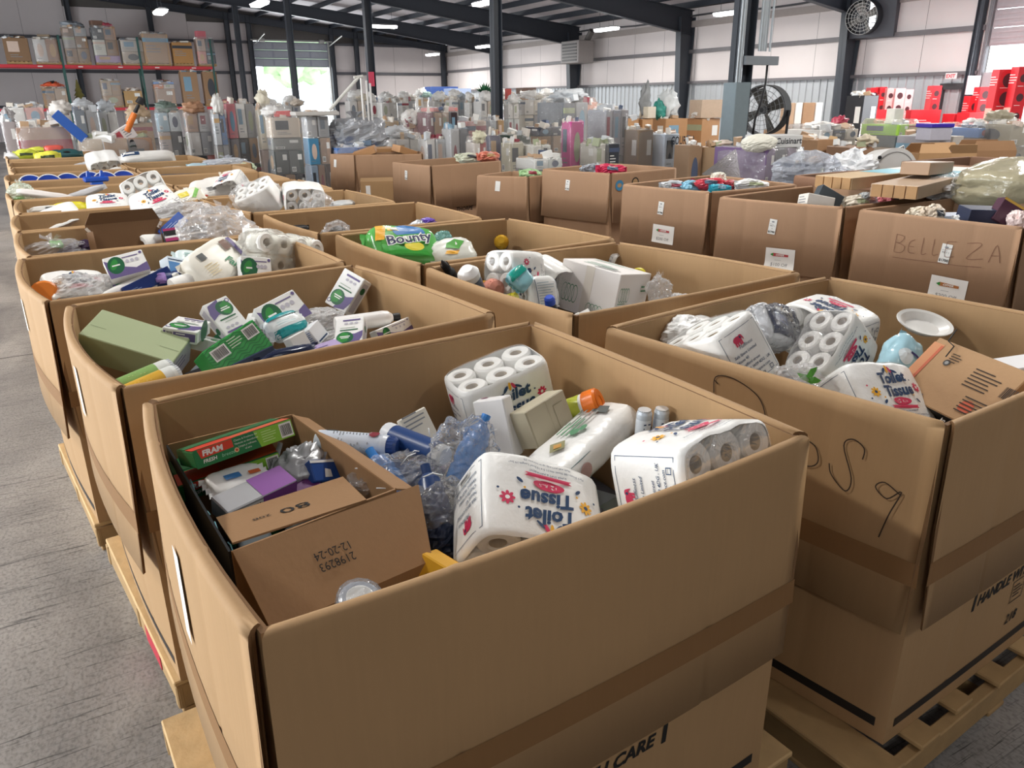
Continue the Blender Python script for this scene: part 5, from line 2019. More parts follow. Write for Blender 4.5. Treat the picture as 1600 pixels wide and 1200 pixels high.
pouch('white_towel_sleeve', 'white rolled sleeve lying left of the navy box in the third bin', 'pack', T6(*at(205, 452, .98), -.3, -.25, .35), (.17, .045, .045), 82, M('F1F0EC', .4), .08, 4, Art().lines(-.1, .02, .1, .012, 3, M('C9C4CC', .5)))
carton('navy_long_carton', 'long shiny navy carton lying diagonal in the third bin', 'carton', T6(*at(228, 443, 1.0), -.4, -.25, .42), (.26, .07, .06), M('1C3270', .25), {'-y': Art().lines(-.1, .0, .06, .008, 2, M('6C8AC0', .4))})
carton('blue_wipes_box', 'blue and white carton beside the plastic bag in the third bin', 'carton', T6(*at(272, 420, 1.04), -.5, .35, .5), (.11, .07, .10), M('D9E6F0', .4), {'-y': Art().r(-.055, -.05, .055, .02, M('4C86C0', .4)).r(-.055, .03, .055, .036, NAVY), '+z': Art().lines(-.04, .02, .08, .012, 3, TEAL)})
pouch('pale_teal_pack', 'pale teal printed pack behind the blue and white carton', 'pack', T6(*at(297, 410, 1.04), -.6, .3, .4), (.09, .04, .06), 83, M('DCEBEA', .35), .1, 4, Art().lines(-.05, .03, .1, .014, 5, M('6FA9A6', .4)))
pouch('navy_white_pouch', 'navy pouch with a white spot and violet end in the third bin', 'pouch', T6(*at(270, 436, 1.0), -.6, .1, .3), (.11, .04, .04), 84, M('24386C', .3, var=.2), .2, 2.8, Art().e(.0, .0, .02, .015, WHITE).r(-.1, -.03, -.05, .03, M('9A7CC0', .4)))
bottle('white_roll', 'single white paper roll at the front rim, centre of the third bin', 'roll', axis(at(268, 450, .98), at(305, 437, 1.0)), [(.018, 0), (.045, .003), (.047, .01), (.047, .2), (.045, .207), (.018, .21)], PAPER, [(.018, .2), (.018, .211)], CORE)
bag('white crinkled pouch right of the single roll', T6(*at(335, 440, .98)), (.1, .07, .06), 85, M('EFEFEC', .35), amp=.25, knot=False)
t = pouch('cream_towel_pack', 'cream towel pack with green script lettering in the third bin', 'paper towel', T6(*at(338, 415, 1.05), -.75, -.25, .55), (.17, .07, .12), 86, M('F0EDE0', .35), .07, 4.5,
          Art().t('Fam', .01, -.02, .04, GL, 'l', -1.2, .2, .04).r(-.10, .03, -.06, .07, M('4A4E4C', .5)).lines(-.11, .0, .08, .014, 5, M('D9C79A', .5)).r(.06, .02, .1, .08, M('7A5A4A', .5)).r(.11, -.1, .135, .08, PLUM))
plum_carton('plum and green carton upright at the front rim of the third bin', T6(*at(398, 424, 1.02), -.45, .2, .15), (.16, .06, .14), wide=True)
t = thing('bagged_paper_rolls', 'bag of many white paper rolls at the right of the third bin', 'toilet paper', T6(*at(440, 402, 1.04), .1, .25, .45) @ Matrix.Scale(1.12, 4))
for i in range(4):
    for j in range(2):
        put('paper_roll', roll_mesh(), t, T6((i - 1.5) * .105, -.02, (j - .5) * .1 + .01, PI / 2 - .2, 0, .0))
g = G()
lump(g, (0, 0, .0), (.24, .09, .12), 7, .14, 40, 24, 0, 3.2, 2.4)
g.build('film', film('FFFFF8', .3, 16, .8), t)
carton('white_small_box', 'small white box at the right wall behind the bagged rolls', 'carton', T6(*at(403, 366, 1.14), .1, .1, -.1), (.16, .09, .05), M('F0F0EC', .5))
bag('big clear carrier bag with red tint on the border of third and fourth bins', T6(*at(345, 372, 1.10), -.3, .3, .3), (.24, .17, .16), 87, film('FFFFFF', .25, 8, .9), amp=.25, nu=40, nv=26)

# ================================================================== fourth to last bins of the left row
t = thing('open_standing_carton', 'opened brown carton standing on edge against the back wall of the fourth bin', 'carton', Matrix())
t.matrix_world = T6(.33, 5.40, 1.04, -.2, 0, .13) @ Matrix.Scale(.72, 4)
KD = cardboard('7A5A3C', 'carton_dark')
g = G()
g.box((-.30, 0, -.22), (.30, .006, .16))
g.build('back_panel', KD, t)
for sg in (-1, 1):
    g = G()
    g.X = T6(sg * .30, 0, 0, 0, 0, -sg * .35)
    g.box((-.004 if sg > 0 else 0, -.10, -.22), (0 if sg > 0 else .004, 0, .10))
    g.build('side_wall', KD, t)
g = G()
g.X = T6(0, .0, .16, .35, 0, 0)
g.prism([(-.30, 0), (.30, 0), (.25, .10), (-.25, .10)], 0, .005)
g.build('lid_flap', KD, t)
g = G()
g.box((-.30, -.12, -.225), (.30, 0, -.22))
g.build('bottom_wall', KD, t)
for sg in (-1, 1):
    g = G()
    g.X = T6(sg * .285, -.02, .11, 0, sg * .6, 0)
    g.box((-.012, -.003, -.03), (.012, 0, .03))
    g.build('white_tab', M('D8CDBE', .6), t)
t = bag('clear bag with a green tag in the left corner of the fourth bin', T6(*at(85, 395, 1.0)), (.2, .12, .08), 91, film('FFFFFF', .22, 14, .8), amp=.3)
g = G()
g.bbox((.07, .05, .03), .006)
g.build('green_tag', M('7FD060', .4), t, T6(.02, 0, .05, .3, .2, .3))
bag('dark violet bundle in shiny film in the fourth bin', T6(*at(133, 395, .98)), (.14, .1, .07), 92, M('3A2A44', .25, var=.3), amp=.25, knot=False)
pouch('red_orange_pack', 'red orange pack half hidden beside the standing carton', 'pack', T6(*at(170, 393, .97), 0, 0, .2), (.1, .06, .04), 93, M('C05A3A', .4), .1, 3)
t = thing('towel_roll', 'white paper towel roll lying at the front rim of the fourth bin', 'roll', axis(at(222, 384, 1.0), at(258, 378, 1.0)))
put('roll', roll_mesh(), t, T6(0, 0, .1) @ Matrix.Diagonal((1.4, 1.4, 2.0, 1)))
a = Art().r(-.13, .02, .13, .045, BLACK).r(-.13, .0, .13, .012, WHITE).r(-.13, -.05, .13, -.02, BLACK).r(-.13, .045, -.05, .06, M('B0306E', .4)).r(-.13, -.02, -.05, .0, M('B0306E', .4))
carton('magenta_carton', 'black and magenta striped carton beside the carrier bag', 'carton', T6(*at(290, 371, 1.05), -.4, -.05, .1), (.24, .1, .11), M('26222A', .4), {'-y': a})
carton('blue_shiny_carton', 'shiny blue carton on its end, behind the black and magenta one', 'carton', T6(*at(270, 354, 1.10), -.4, -.6, .3), (.18, .07, .08), M('2A58B4', .2), {'-y': Art().lines(-.06, .02, .1, .012, 3, M('A9C4F0', .4))})
# fifth
XP('white tissue pack leaning at the left of the fifth bin', T6(*at(98, 352, 1.02), -1.0, -.3, .2), '+', 1.0, False)
XP('tissue pack with a red panel standing at the right of the fifth bin', T6(*at(245, 325, 1.135), -1.0, -.25, .3), '+', 1.0, True, ('-x',))
bag('crinkled clear bag heap at the right of the fifth bin', T6(*at(288, 334, 1.10)), (.22, .14, .08), 94, film('FFFFFF', .3, 12, .9), amp=.3)
pouch('yellow_green_pack', 'white pack with yellow and green print, above the crinkled bag heap', 'pack', T6(*at(290, 313, 1.12), -.6, -.2, .3), (.15, .07, .08), 95, M('EDE8D8', .35, var=.08), .16, 3, Art().r(-.06, .0, .02, .04, M('E4D44A', .4)).p([(.03, -.02), (.1, .05), (.12, .03), (.06, -.03)], M('7FC25A', .4)))
carton('red_striped_carton', 'narrow red and green striped carton at the right wall behind the yellow print pack', 'carton', T6(*at(318, 316, 1.06), 0, 0, .1), (.08, .05, .12), M('B8442E', .45), {'-y': Art().r(-.03, -.05, -.01, .05, WHITE).r(.015, -.05, .03, .05, DGREEN)})
# sixth
pouch('yellow_pack', 'small bright yellow pack in the sixth bin', 'pack', T6(*at(108, 325, 1.06), -.3, 0, .15), (.12, .05, .045), 96, M('E8DC2A', .4), .1, 4)
pouch('white_flat_pack', 'flat white pack left of the small yellow one', 'pack', T6(*at(76, 330, 1.06), -.5, 0, .1), (.13, .07, .03), 97, M('EEECE6', .4), .15, 3, Art().bars(-.03, -.015, .03, .01))
XP('toilet tissue pack with yellow flower lying across the sixth bin', T6(.33, 6.87, 1.06, -1.15, .01, -.05), '+', 1.0, True, ('-x',))
XP('large tissue pack with roll ends facing forward, right of the blue plates', T6(*at(226, 299, 1.16), 1.25, 0, -.1) @ Matrix.Rotation(.35, 4, 'Z'), '+', 1.12, False)
# seventh
t = bag('clear bag with green print in the left corner of the seventh bin', T6(*at(34, 305, 1.1)), (.11, .14, .1), 98, film('F4FFF0', .3, 14, .8), amp=.2)
g = G()
g.bbox((.08, .02, .04), .008)
g.build('green_print', M('86C860', .4), t, T6(-.02, -.1, -.02))
pouch('white_long_pack', 'slim white pack lying tilted in the seventh bin', 'pack', T6(*at(70, 305, 1.10), -.4, .2, -.1), (.22, .05, .03), 99, M('EFE9E4', .4), .1, 4)
pouch('clear_strip_pack', 'clear strip pack pointing up beside the blue stand', 'pack', T6(*at(128, 303, 1.08), -.4, -.25, .2), (.2, .05, .03), 100, M('CFCFD2', .25, var=.15), .15, 3)
# eighth: blue plates and a blue stand
BP_ = M('2C4FB8', .3)
for i in range(6):
    px = (50, 79, 108, 142, 166, 195)[i]
    py = (292, 291, 289, 286, 286, 284)[i]
    t = thing('blue_plate', 'royal blue white rimmed plate, %s' % ('leftmost', 'second from the left', 'third from the left, under a clear wrap', 'left of the blue stand', 'right of the blue stand', 'rightmost, by the big tissue pack')[i], 'plate',
              T6(*at(px, py + 2, 1.02), 1.25, 0, .1), 'blue plates in the eighth bin')
    g = G()
    g.lathe([(0, 0), (.09, 0), (.135, .02), (.137, .017), (.09, -.005), (0, -.005)], 30)
    g.build('plate_body', BP_, t)
    g = G()
    g.lathe([(.13, .021), (.139, .023), (.141, .018), (.135, .015)], 30)
    g.build('rim', M('F0F2F6', .3), t)
p = at(152, 292, 1.08)
t = thing('blue_stand', 'glossy blue plastic stand between the blue plates', 'stand', T6(p.x, p.y, p.z, 0, 0, .1))
g = G()
g.prism([(-.07, -.16), (.07, -.16), (.05, .05), (-.05, .05)], -.05, .05)
g.build('column', M('2E62C8', .25), t)
g = G()
g.bbox((.22, .12, .05), .012)
g.build('top_bracket', M('2552B4', .25), t, T6(0, 0, .075))
for sg in (-1, 1):
    g = G()
    g.prism([(-.02, -.03), (.02, -.03), (.01, .03), (-.01, .03)], -.02, .02)
    g.build('hook', M('2552B4', .25), t, T6(sg * .06, 0, .125))
# ninth to last
pouch('pale_bag_pack', 'pale grey pack low in the bin behind the blue plates', 'pack', T6(*at(88, 276, 1.06), -.3, 0, .1), (.16, .07, .05), 103, M('D5D8D4', .4), .15, 3)
pouch('white_corner_pack', 'white pack corner at the right of the bin behind the blue plates', 'pack', T6(*at(177, 270, 1.07), -.5, -.3, .2), (.1, .05, .05), 104, M('ECEAE4', .4), .1, 3.5)
pouch('cream_heap', 'cream fabric pack spread in the tenth bin', 'pack', T6(*at(95, 265, 1.07), -.2, 0, .1), (.25, .1, .04), 105, M('E8D8C4', .6), .2, 2.6)
bottle('red_capped_bottle', 'red and white bottle beside the grey pack far in the left row', 'bottle', axis(at(116, 266, 1.04), at(117, 256, 1.18)), [(.05, 0), (.055, .005), (.055, .1), (.04, .12)], M('D8583A', .4), [(.045, .12), (.045, .15)], M('7A3A6A', .4), (.056, .03, .06), WHITE)
pouch('grey_wedge_pack', 'grey translucent pack right of the red capped bottle', 'pack', T6(*at(130, 262, 1.08), -.4, -.2, .2), (.16, .08, .06), 106, M('C4C6C8', .35), .15, 3)
XP('white patterned tissue pack on top at the far end of the left row', T6(*at(162, 257, 1.13), -1.1, -.1, .1), '+', 1.25, False)
for i, (px, py, c, lab) in enumerate(((42, 243, 'C8D040', 'yellow green packed cushion at the left of the last bin'), (60, 240, 'D6D84A', 'yellow green packed cushion beside it, a bit higher'), (75, 247, 'E2E04A', 'bright yellow crumpled pack in front of the cushions'))):
    pouch('yellow_cushion', lab, 'pack', T6(*at(px, py, 1.12), -.4, 0, .1), (.16, .12, .09), 107 + i, M(c, .5, var=.2), .18, 3, Art().r(-.1, -.04, .08, .0, M('3F4A2A', .5)))
pouch('dark_teal_pack', 'large dark teal glossy pack at the far end of the left row', 'pack', T6(*at(98, 243, 1.1), -.4, 0, .1), (.26, .15, .08), 111, M('2E5A5E', .3, var=.2), .15, 3, Art().e(.05, .0, .05, .02, BLACK))
pouch('red_box_pack', 'small red pack on top of the dark teal one', 'pack', T6(*at(84, 233, 1.2), 0, 0, .1), (.12, .1, .06), 112, M('D8584A', .4), .06, 5)
pouch('white_black_pack', 'white cap shaped pack at the extreme left of the last bin', 'pack', T6(*at(22, 246, 1.1), 0, .3, .2), (.12, .1, .06), 113, M('E6E4E2', .4), .2, 2.4)
# ================================================================== goods across the aisle
PICS = ['5A6E82', '9A4450', '3B3F46', 'C9A77A', '7FA2B8', 'A8B090', 'D8C0B0', '4E5A74']


def pk(label, px, py, z, r, c, seed, rot=(-.4, 0, .2), name='soft_pack', cat='pack', rough=.35, amp=.16, sq=3, art=None):
    return pouch(name, label, cat, T6(*at(px, py, z), *rot), r, seed, M(c, rough, var=.12), amp + .1, sq, art or Art().r(-r[0] * .5, -r[2] * .3, r[0] * .3, r[2] * .3, M(PICS[seed % 8], .4)).lines(-r[0] * .4, r[2] * .5, r[0] * .7, r[2] * .15, 2, WHITE), fine=.22)


def ct(label, px, py, z, d, c, rot=(0, 0, .2), art=None, name='small_carton', rough=.45):
    return carton(name, label, 'carton', T6(*at(px, py, z), *rot), d, M(c, rough, var=.05), art or {})


YW = -.85      # boxes across the aisle show their left faces
for a in (('cream knotted pouch at the front rim of the handwritten bin', 1437, 338, 1.1, (.09, .06, .06), 'E3D8C4', 201), ('peach cream pouch with a twisted top beside the cream one', 1457, 337, 1.11, (.09, .06, .07), 'DDCDB8', 202),
          ('white pink crumpled pouch at the right edge, in the handwritten bin', 1590, 351, 1.1, (.09, .06, .08), 'F0DCD8', 203), ('white tube pack behind the rim of the handwritten bin', 1505, 346, 1.09, (.08, .04, .04), 'EDEDEB', 204),
          ('cream crumpled pack in the bin with the curled sheet', 1340, 317, 1.08, (.13, .07, .06), 'E0D8C8', 205), ('grey slab pack in the bin with the curled sheet', 1355, 312, 1.1, (.11, .05, .05), '9FA4A6', 206),
          ('red and white pack at the right of the bin with the curled sheet', 1388, 312, 1.1, (.12, .06, .06), 'D88088', 207), ('red packet in the bin across the aisle', 1108, 288, 1.12, (.16, .07, .05), 'C03A4A', 208),
          ('silver packet at the left of the bin of red packets', 1052, 293, 1.09, (.14, .07, .05), 'C8CCD0', 209), ('light blue packet beside the silver one', 1080, 292, 1.1, (.11, .06, .05), '8FC4DC', 210),
          ('second red packet right of the teal one', 1143, 291, 1.1, (.13, .06, .05), 'B84450', 211), ('teal packet between the red ones', 1125, 295, 1.1, (.1, .05, .04), '2E9AB0', 212),
          ('white clear packet at the right of the bin of red packets', 1175, 291, 1.1, (.18, .08, .05), 'E2E4E4', 213), ('cream peaked card on the bin of red packets', 1122, 279, 1.15, (.08, .05, .06), 'E4E4D4', 214),
          ('black and white packet in the bin with the blue circle', 924, 265, 1.12, (.14, .09, .06), '9DA3AA', 215), ('crimson packet in the bin with the blue circle', 955, 267, 1.13, (.16, .09, .06), 'C22E52', 216),
          ('white green roll in the small bin', 829, 273, 1.05, (.13, .08, .06), '9CC08C', 217), ('pale packets in the wide dark fronted bin', 735, 248, 1.155, (.2, .1, .06), 'D8DCC8', 218),
          ('red and white packet in the wide dark fronted bin', 762, 246, 1.165, (.18, .1, .06), 'D8806A', 219)):
    pk(*a, rot=(-.35, .1, -.3 + .2 * (a[-1] % 4)))
ct('navy gift carton in the handwritten bin', 1530, 338, 1.13, (.22, .14, .11), '27304A', (.1, .05, -.5))
ct('burgundy carton with a gold edge and white panel, tilted in the handwritten bin', 1570, 334, 1.15, (.15, .08, .15), '4C2A3C', (-.2, .5, -.6), {'-y': Art().r(-.075, .06, .075, .075, M('C9A24A', .4)).r(.0, -.04, .05, .03, WHITE).frame(.0, -.04, .05, .03, .004, BLACK)})
ct('blue white tray carton between cream pouch and navy carton', 1492, 339, 1.1, (.2, .1, .04), 'C6CCDA', (.1, 0, -.5))
ct('white carton with a small print in the bin with the curled sheet', 1275, 315, 1.11, (.22, .14, .08), 'E6E2DA', (-.2, .2, -.4), {'-x': Art().lines(-.05, .02, .1, .02, 3, GREY)})
ct('dark slate carton leaning behind the white carton with small print', 1294, 308, 1.13, (.2, .08, .1), '3E464C', (-.3, .5, -.5))
for k, (px, py, c) in enumerate(((570, 238, 'B98A5E'), (596, 236, 'C69A6C'), (632, 236, 'BE8F62'))):
    ct(('brown board flap carton at the left', 'long brown board carton in the middle', 'small brown carton at the right')[k] + ' on top of the farthest bin across the aisle', px, py, 1.14, (.34, .2, .1), c, (.1, -.3 + .3 * k, .4 * k - .5))
t = thing('price_carton', 'small brown carton with a white sheet standing before the farthest bin across the aisle', 'carton', T6(*(at(590, 274, .90) - V((0, 0, .45))), 0, 0, -.35))
g = G()
g.bbox((.48, .5, .8), .006)
g.build('shell', CARD, t)
g = G()
g.box((-.252, -.02, .1), (-.2405, .08, .25))
g.box((-.17, -.262, .16), (-.11, -.2505, .34))
g.box((-.2, -.262, -.16), (-.03, -.2505, .08))
g.build('paper_sheet', M('EDEBE8', .7), t)

# ================================================================== wrapped pallets of returned goods, mid hall


def carton_print(rr, w, h, light):
    a = Art()
    m = M(rr.choice(PICS), .5)
    k = rr.random()
    if k < .3:
        a.r(-w * .35, -h * .1, w * .1, h * .35, m).lines(-w * .3, -h * .22, w * .5, h * .08, 2, GREY)
    elif k < .55:
        a.e(0, 0, w * .25, h * .3, m).lines(-w * .35, -h * .36, w * .6, h * .06, 1, GREY)
    elif k < .75:
        a.r(-w * .5, h * .22, w * .5, h * .36, m).lines(-w * .4, h * .1, w * .6, h * .1, 3, GREY if light else WHITE)
    else:
        a.r(w * .08, h * .1, w * .38, h * .34, WHITE).bars(-w * .4, -h * .4, -w * .1, -h * .2)
    return a


def load(label, px0, px1, ytop, Y, rows, film_=True, d=1.05, top=(), seed=None, cat='pallet load', name='pallet_load', base=0.0, rz=None, pal=True, jit=.025, z0=None):
    """pallet of cartons: rows bottom to top (share of the height, [colours]) ; px0..px1 and ytop are read off at depth Y"""
    P0, P1 = aty(px0, 300, Y), aty(px1, 300, Y)
    P0, P1 = aty(px0, ytop, Y), aty(px1, ytop, Y)
    full = abs(P1.x - P0.x)
    d = min(d, max(.3, .75 * full))
    w = max(.5 * full, full * .95 - d * .6 * abs(P0.x) / Y) if z0 is None else full
    H = P0.z - (.13 if pal else 0) - base
    rr = random.Random(seed or label)
    rz = rr.uniform(-.06, .06) if rz is None else rz
    t = thing(name, label, cat, T6((P0.x + P1.x) / 2 + .35 * d * P0.x / Y, Y + d / 2, base, 0, 0, rz))
    zb = 0
    if pal:
        for i in range(6):
            put('deck_board', board_mesh(.1, d, .02, WOOD), t, T6(-w / 2 + .06 + (w - .12) * i / 5, 0, .12))
        for i in (-1, 0, 1):
            put('stringer', board_mesh(w, .05, .09, WOOD_D), t, T6(0, i * (d / 2 - .03), .065))
        zb = .13
    z = zb
    for fr, cols in rows:
        h = H * fr
        n = len(cols)
        x = -w / 2
        for c in cols:
            cw = w / n
            if c:
                light = int(c[:2], 16) > 120
                dd = d * rr.uniform(.8, 1)
                g = G()
                g.bbox((cw - .02, dd, h - .012), .008)
                X = T6(x + cw / 2, rr.uniform(-jit, jit), z + h / 2, 0, 0, rr.uniform(-jit, jit))
                b = g.build('carton', M(c, .5, var=.06), t, X)
                dm = (cw - .02, dd, h - .012)
                a = carton_print(rr, dm[0], dm[2], light)
                a.lay('carton_print', face_fn(dm, '-y'), b, .003)
                if rr.random() < .5:
                    carton_print(rr, dm[1], dm[2], light).lay('carton_print', face_fn(dm, '-x'), b, .003)
            x += cw
        z += h
    for k, (kind, c, sx, sz, ox) in enumerate(top):
        p = V((ox * w, rr.uniform(-.2, .1), z + sz * .8))
        g = G()
        if kind == 'bag':
            sx = min(sx, w * .45)
            lump(g, p, (sx, min(sx, d * .5) * .8, sz), rr.random() * 9, .5, 26, 16, 0, 2.0, 2.6)
        elif kind == 'box':
            g.X = T6(p.x, p.y, z + sz / 2 + .01, 0, 0, rr.uniform(-.4, .4))
            g.bbox((sx, sx * .7, sz), .01)
        elif kind == 'pole':
            g.tube(p + V((-sx, 0, -sz)), p + V((sx, .1, sz)), .016, 6)
        g.build({'bag': 'bagged_goods', 'box': 'top_carton', 'pole': 'pole'}[kind], M(c, .45, var=.1), t)
    g = G()                                    # small loose goods tossed on top
    for k in range(int(5 + 7 * w) if pal else 0):
        q = (rr.uniform(.12, .34) * min(1, w), rr.uniform(.1, .25) * min(1, w), rr.uniform(.04, .16) * (1 if Y < 30 else .6))
        g.cbox((rr.uniform(-.4, .4) * w, rr.uniform(-.4, .4) * d, z + rr.uniform(-.01, .06)), q, rr.randrange(5), Euler((rr.uniform(-.3, .3), rr.uniform(-.3, .3), rr.uniform(0, 3))).to_matrix())
    if g.v:
        g.build('loose_goods', [WHITE, M('C9CDD0', .4), M('B89878', .6), M(rr.choice(PICS), .5), M('E4DCD0', .5)], t)['kind'] = 'stuff'
    if film_:
        ht = z + (.1 if top else .02)

        def fn(u, v):
            a_ = 2 * PI * u
            n = 7
            ca_, sa_ = math.cos(a_), math.sin(a_)
            r = (abs(ca_) ** n + abs(sa_) ** n) ** (-1 / n)
            q = noise.noise(V((a_ * 3, v * 5, len(label)))) * .025
            k = 1.03 + q - (.12 * max(0, v - .93) / .07 if v > .93 else 0)
            return (w / 2 * r * ca_ * k, d / 2 * r * sa_ * k, zb * .5 + (ht - zb * .5) * v)
        g = G()
        g.grid(fn, 36, 12, 0, True, True)
        g.build('stretch_wrap', STRETCH, t)
    return t


BR, WH, GR, DK = 'B08D68', 'E4E2DE', 'A4A8AC', '34383E'
load('low pink film wrapped carton load at the far left of the mid hall', 20, 112, 200, 15.6, [(1, ['A98C7C'])])
load('grey bagged load standing at the left edge of the picture', 0, 26, 190, 16.5, [(.5, ['55585C']), (.5, ['9A8C8C'])], top=(('bag', 'A9A5A5', .25, .12, 0),))
load('light topped load with a teal patch, behind the pink wrapped carton load', 5, 70, 168, 19.5, [(.45, [GR, 'B7B0AC']), (.35, ['8A97A0', '4E8AA0']), (.2, [WH, 'D8A8A0'])])
load('load with folded chairs and a white bag left of the orange pole', 72, 112, 180, 19, [(.5, ['B9A898']), (.3, [WH, GR]), (.2, ['C9C2BC'])], top=(('bag', 'E8E2DA', .3, .16, .1),))
load('load of clear wrapped framed boxes beneath the lower rack beam', 112, 150, 172, 21, [(.55, ['A9967F', BR]), (.45, ['8E959C', 'C2C6CA'])], top=(('bag', 'C6C8CA', .3, .14, 0),))
load('load of clear bagged white goods beneath the middle of the rack', 150, 182, 175, 21.5, [(.6, [GR, 'BCB4AC']), (.4, ['D4D8DA', WH])], top=(('bag', 'CDD2D6', .3, .15, 0),))
load('opened brown carton load with white side panel, behind the last bins', 117, 243, 218, 15.3, [(1, ['B8A892', BR, '8E6E58'])])
load('brown bag topped load right of the orange and black pole', 196, 240, 192, 17, [(.6, [BR]), (.4, ['B49A7C'])], top=(('bag', 'B9A184', .4, .18, 0),))
load('tall clear wrapped load with blue black goods on top', 240, 282, 176, 18.5, [(.4, ['B9ACA4', '55595E']), (.35, ['C0B4AE', '2E3238']), (.25, ['A8C0CC', 'D4DCE0'])], top=(('bag', '6A7A70', .3, .12, 0),))
load('load with a black jug, red bottle and white heap in wrap', 284, 328, 176, 17.8, [(.45, ['B49A8C', '2A2C30', 'C85A4E']), (.3, [WH, GR]), (.25, ['C2A28C', 'D8DCDC'])], top=(('bag', 'B88C6C', .3, .12, -.1),))
load('load with a grey upright tube and bags on the centre left', 328, 352, 178, 17.2, [(.6, ['9C9A98', GR]), (.4, ['C0C4C8', '5E8AC0'])], top=(('bag', 'E4E2DC', .3, .2, 0),))
load('load of pink sided cartons and white boxes left of the roller door', 345, 398, 162, 17.4, [(.3, [BR, DK, '4A5A4A']), (.3, ['8E8A8C', '2F3238', BR]), (.4, ['D88A90', WH, 'A6A6A8'])])
load('load with a beige bag and yellow cushions at the door', 398, 428, 170, 17, [(.5, ['B09C92']), (.5, ['D6CDB8', 'C4BEB8'])], top=(('bag', 'E6DEC8', .3, .2, 0),))
load('load of stacked folded pale bundles over black electronics', 414, 470, 184, 15.2, [(.3, ['3A3E44', BR, '2E3036']), (.3, ['4E5654', '6A706E']), (.15, ['8C8E8A']), (.25, ['D9CCBC'])], top=(('box', 'D84A48', .3, .1, .0), ('bag', WH, .35, .12, -.2)))
load('tall blue and brown wrapped load carrying folded white poles', 470, 514, 182, 12.9, [(.5, ['8C9EB0', 'A07E68', '5C4A40']), (.28, ['4C8AAE', 'B9A08C']), (.22, ['B6B8BC', GR])], top=(('box', 'C8C4BE', .7, .06, 0), ('pole', 'DEDCD6', .35, .04, .1)))
t = load('blue wrapped pallet under a big silver grey bag', 512, 598, 232, 12.7, [(1, ['5C86C8', '4C74B8'])])
bag('big silver grey crumpled bag on the blue wrapped pallet', T6(*(aty(556, 215, 13.2))), (.56, .42, .34), 301, M('B0B2B6', .28, metal=.25, var=.12), amp=.3, nu=44, nv=28)
# white upright poles with a pink flag
t = thing('white_pole_stand', 'pair of white upright poles with a cross bar beside the silver grey bag', 'stand', Matrix.Translation((aty(578, 200, 12.9).x, 13.0, 0)))
for k, dx in enumerate((-.06, .03, .09)):
    g = G()
    g.tube((dx, 0, .1), (dx, 0, aty(578, 122 + 4 * k, 13).z), .018, 8)
    g.build('pole', M('E6E4E0', .4), t)
g = G()
g.bbox((.4, .3, .1), .01)
g.build('base_block', M('8A8A8C', .5), t, T6(0, 0, .05))
t = thing('diagonal_pole', 'long white pole with a short cross end leaning diagonally over the loads', 'pole', Matrix.Translation(aty(515, 172, 13.4)))
g = G()
p, q = V((0, 0, 0)), aty(560, 121, 13.4) - aty(515, 172, 13.4)
g.tube(p, q, .028, 8)
g.build('shaft', M('E2E0D8', .4), t)
g = G()
g.tube(q - V((.08, 0, 0)), q + V((.08, 0, .02)), .025, 6)
g.build('cross_end', M('E2E0D8', .4), t)
load('load with a cardboard roll, right of the silver bag', 592, 624, 190, 15, [(.6, [GR, 'D2D4D4']), (.4, ['C2A67C'])])
load('load of white grilled cartons with a black topped bottle', 606, 662, 218, 13.4, [(.4, ['CFCDC8', WH]), (.6, ['E6E4E0', 'DAD8D2'])], top=(('bag', 'D6D8DA', .3, .12, -.2),))
load('load of white printed sacks and cartons before the red brown stack', 622, 664, 196, 14.8, [(.5, ['D9D5D0', WH]), (.5, ['E8DCD4', 'D4A6A0'])], top=(('bag', 'ECE8E2', .35, .16, 0),))
load('tall stack of dark red and brown appliance cartons', 654, 716, 176, 14.2, [(.3, ['CFC9C0', WH]), (.3, ['C6C2BC', '8C8E90']), (.4, ['7A3040', BR, 'B9A088', '3A2A2E'])], top=(('box', 'E08A84', .6, .07, .1),))
load('white microwave cartons below the dark red stack', 656, 697, 218, 12.6, [(.5, ['D8D6D2', 'C9C7C2']), (.5, [WH, 'BFC1C2'])])
load('plain silver grey tall carton pair in the middle of the hall', 692, 734, 202, 12.4, [(1, ['BEBFC0', '5A5E66'])])
load('load of pink and red print cartons behind the silver grey pair', 716, 762, 190, 15.2, [(.5, ['8A3A4C', 'B9B2AA']), (.5, ['D8A8A4', 'C6B0A0'])])
load('load of white red canisters and bags in front of the purple carton', 730, 762, 224, 11.4, [(.6, ['D8D8D0', 'A8A89C']), (.4, ['CFC8C0', 'B84A44'])], top=(('bag', 'D8D4B8', .25, .1, 0),))
load('dark purple pictured carton load', 756, 784, 212, 12.2, [(.5, ['4A4468']), (.5, ['3E3C5E'])])
load('blue and green pictured flat cartons by the nearest column', 778, 832, 212, 13.2, [(.6, ['8EA0B8', 'B4B49C']), (.2, ['4C8ACB', '5C7A3A']), (.2, ['2E4A3A', '44584A'])])
load('cream carton with a round dial picture', 786, 820, 224, 11.8, [(.5, ['CFC9B0']), (.5, ['D2CCB4'])])
load('dark grey oven carton with a white top', 818, 862, 228, 11.6, [(.7, ['5A6064', 'BDC2C2']), (.3, ['E2E0D8', 'D6D6D0'])])
load('load with white flat papers over grey cartons beside the small bin', 812, 882, 250, 10.4, [(.8, ['8E8C94', 'A4A6A8']), (.2, ['E6E8E4', 'DDE4E0'])])
load('stack of wood print and white cartons behind the nearest column', 758, 788, 188, 15.4, [(.5, [GR, BR]), (.5, ['C8CED4', 'B09068'])])
load('brown carton load with a dark blue carton tilted on top', 824, 884, 200, 14.4, [(.55, [BR, 'C2B09C', 'D6D2CA']), (.3, ['A98A68', 'B9A088']), (.15, ['2C3244', '3A3A4C'])])
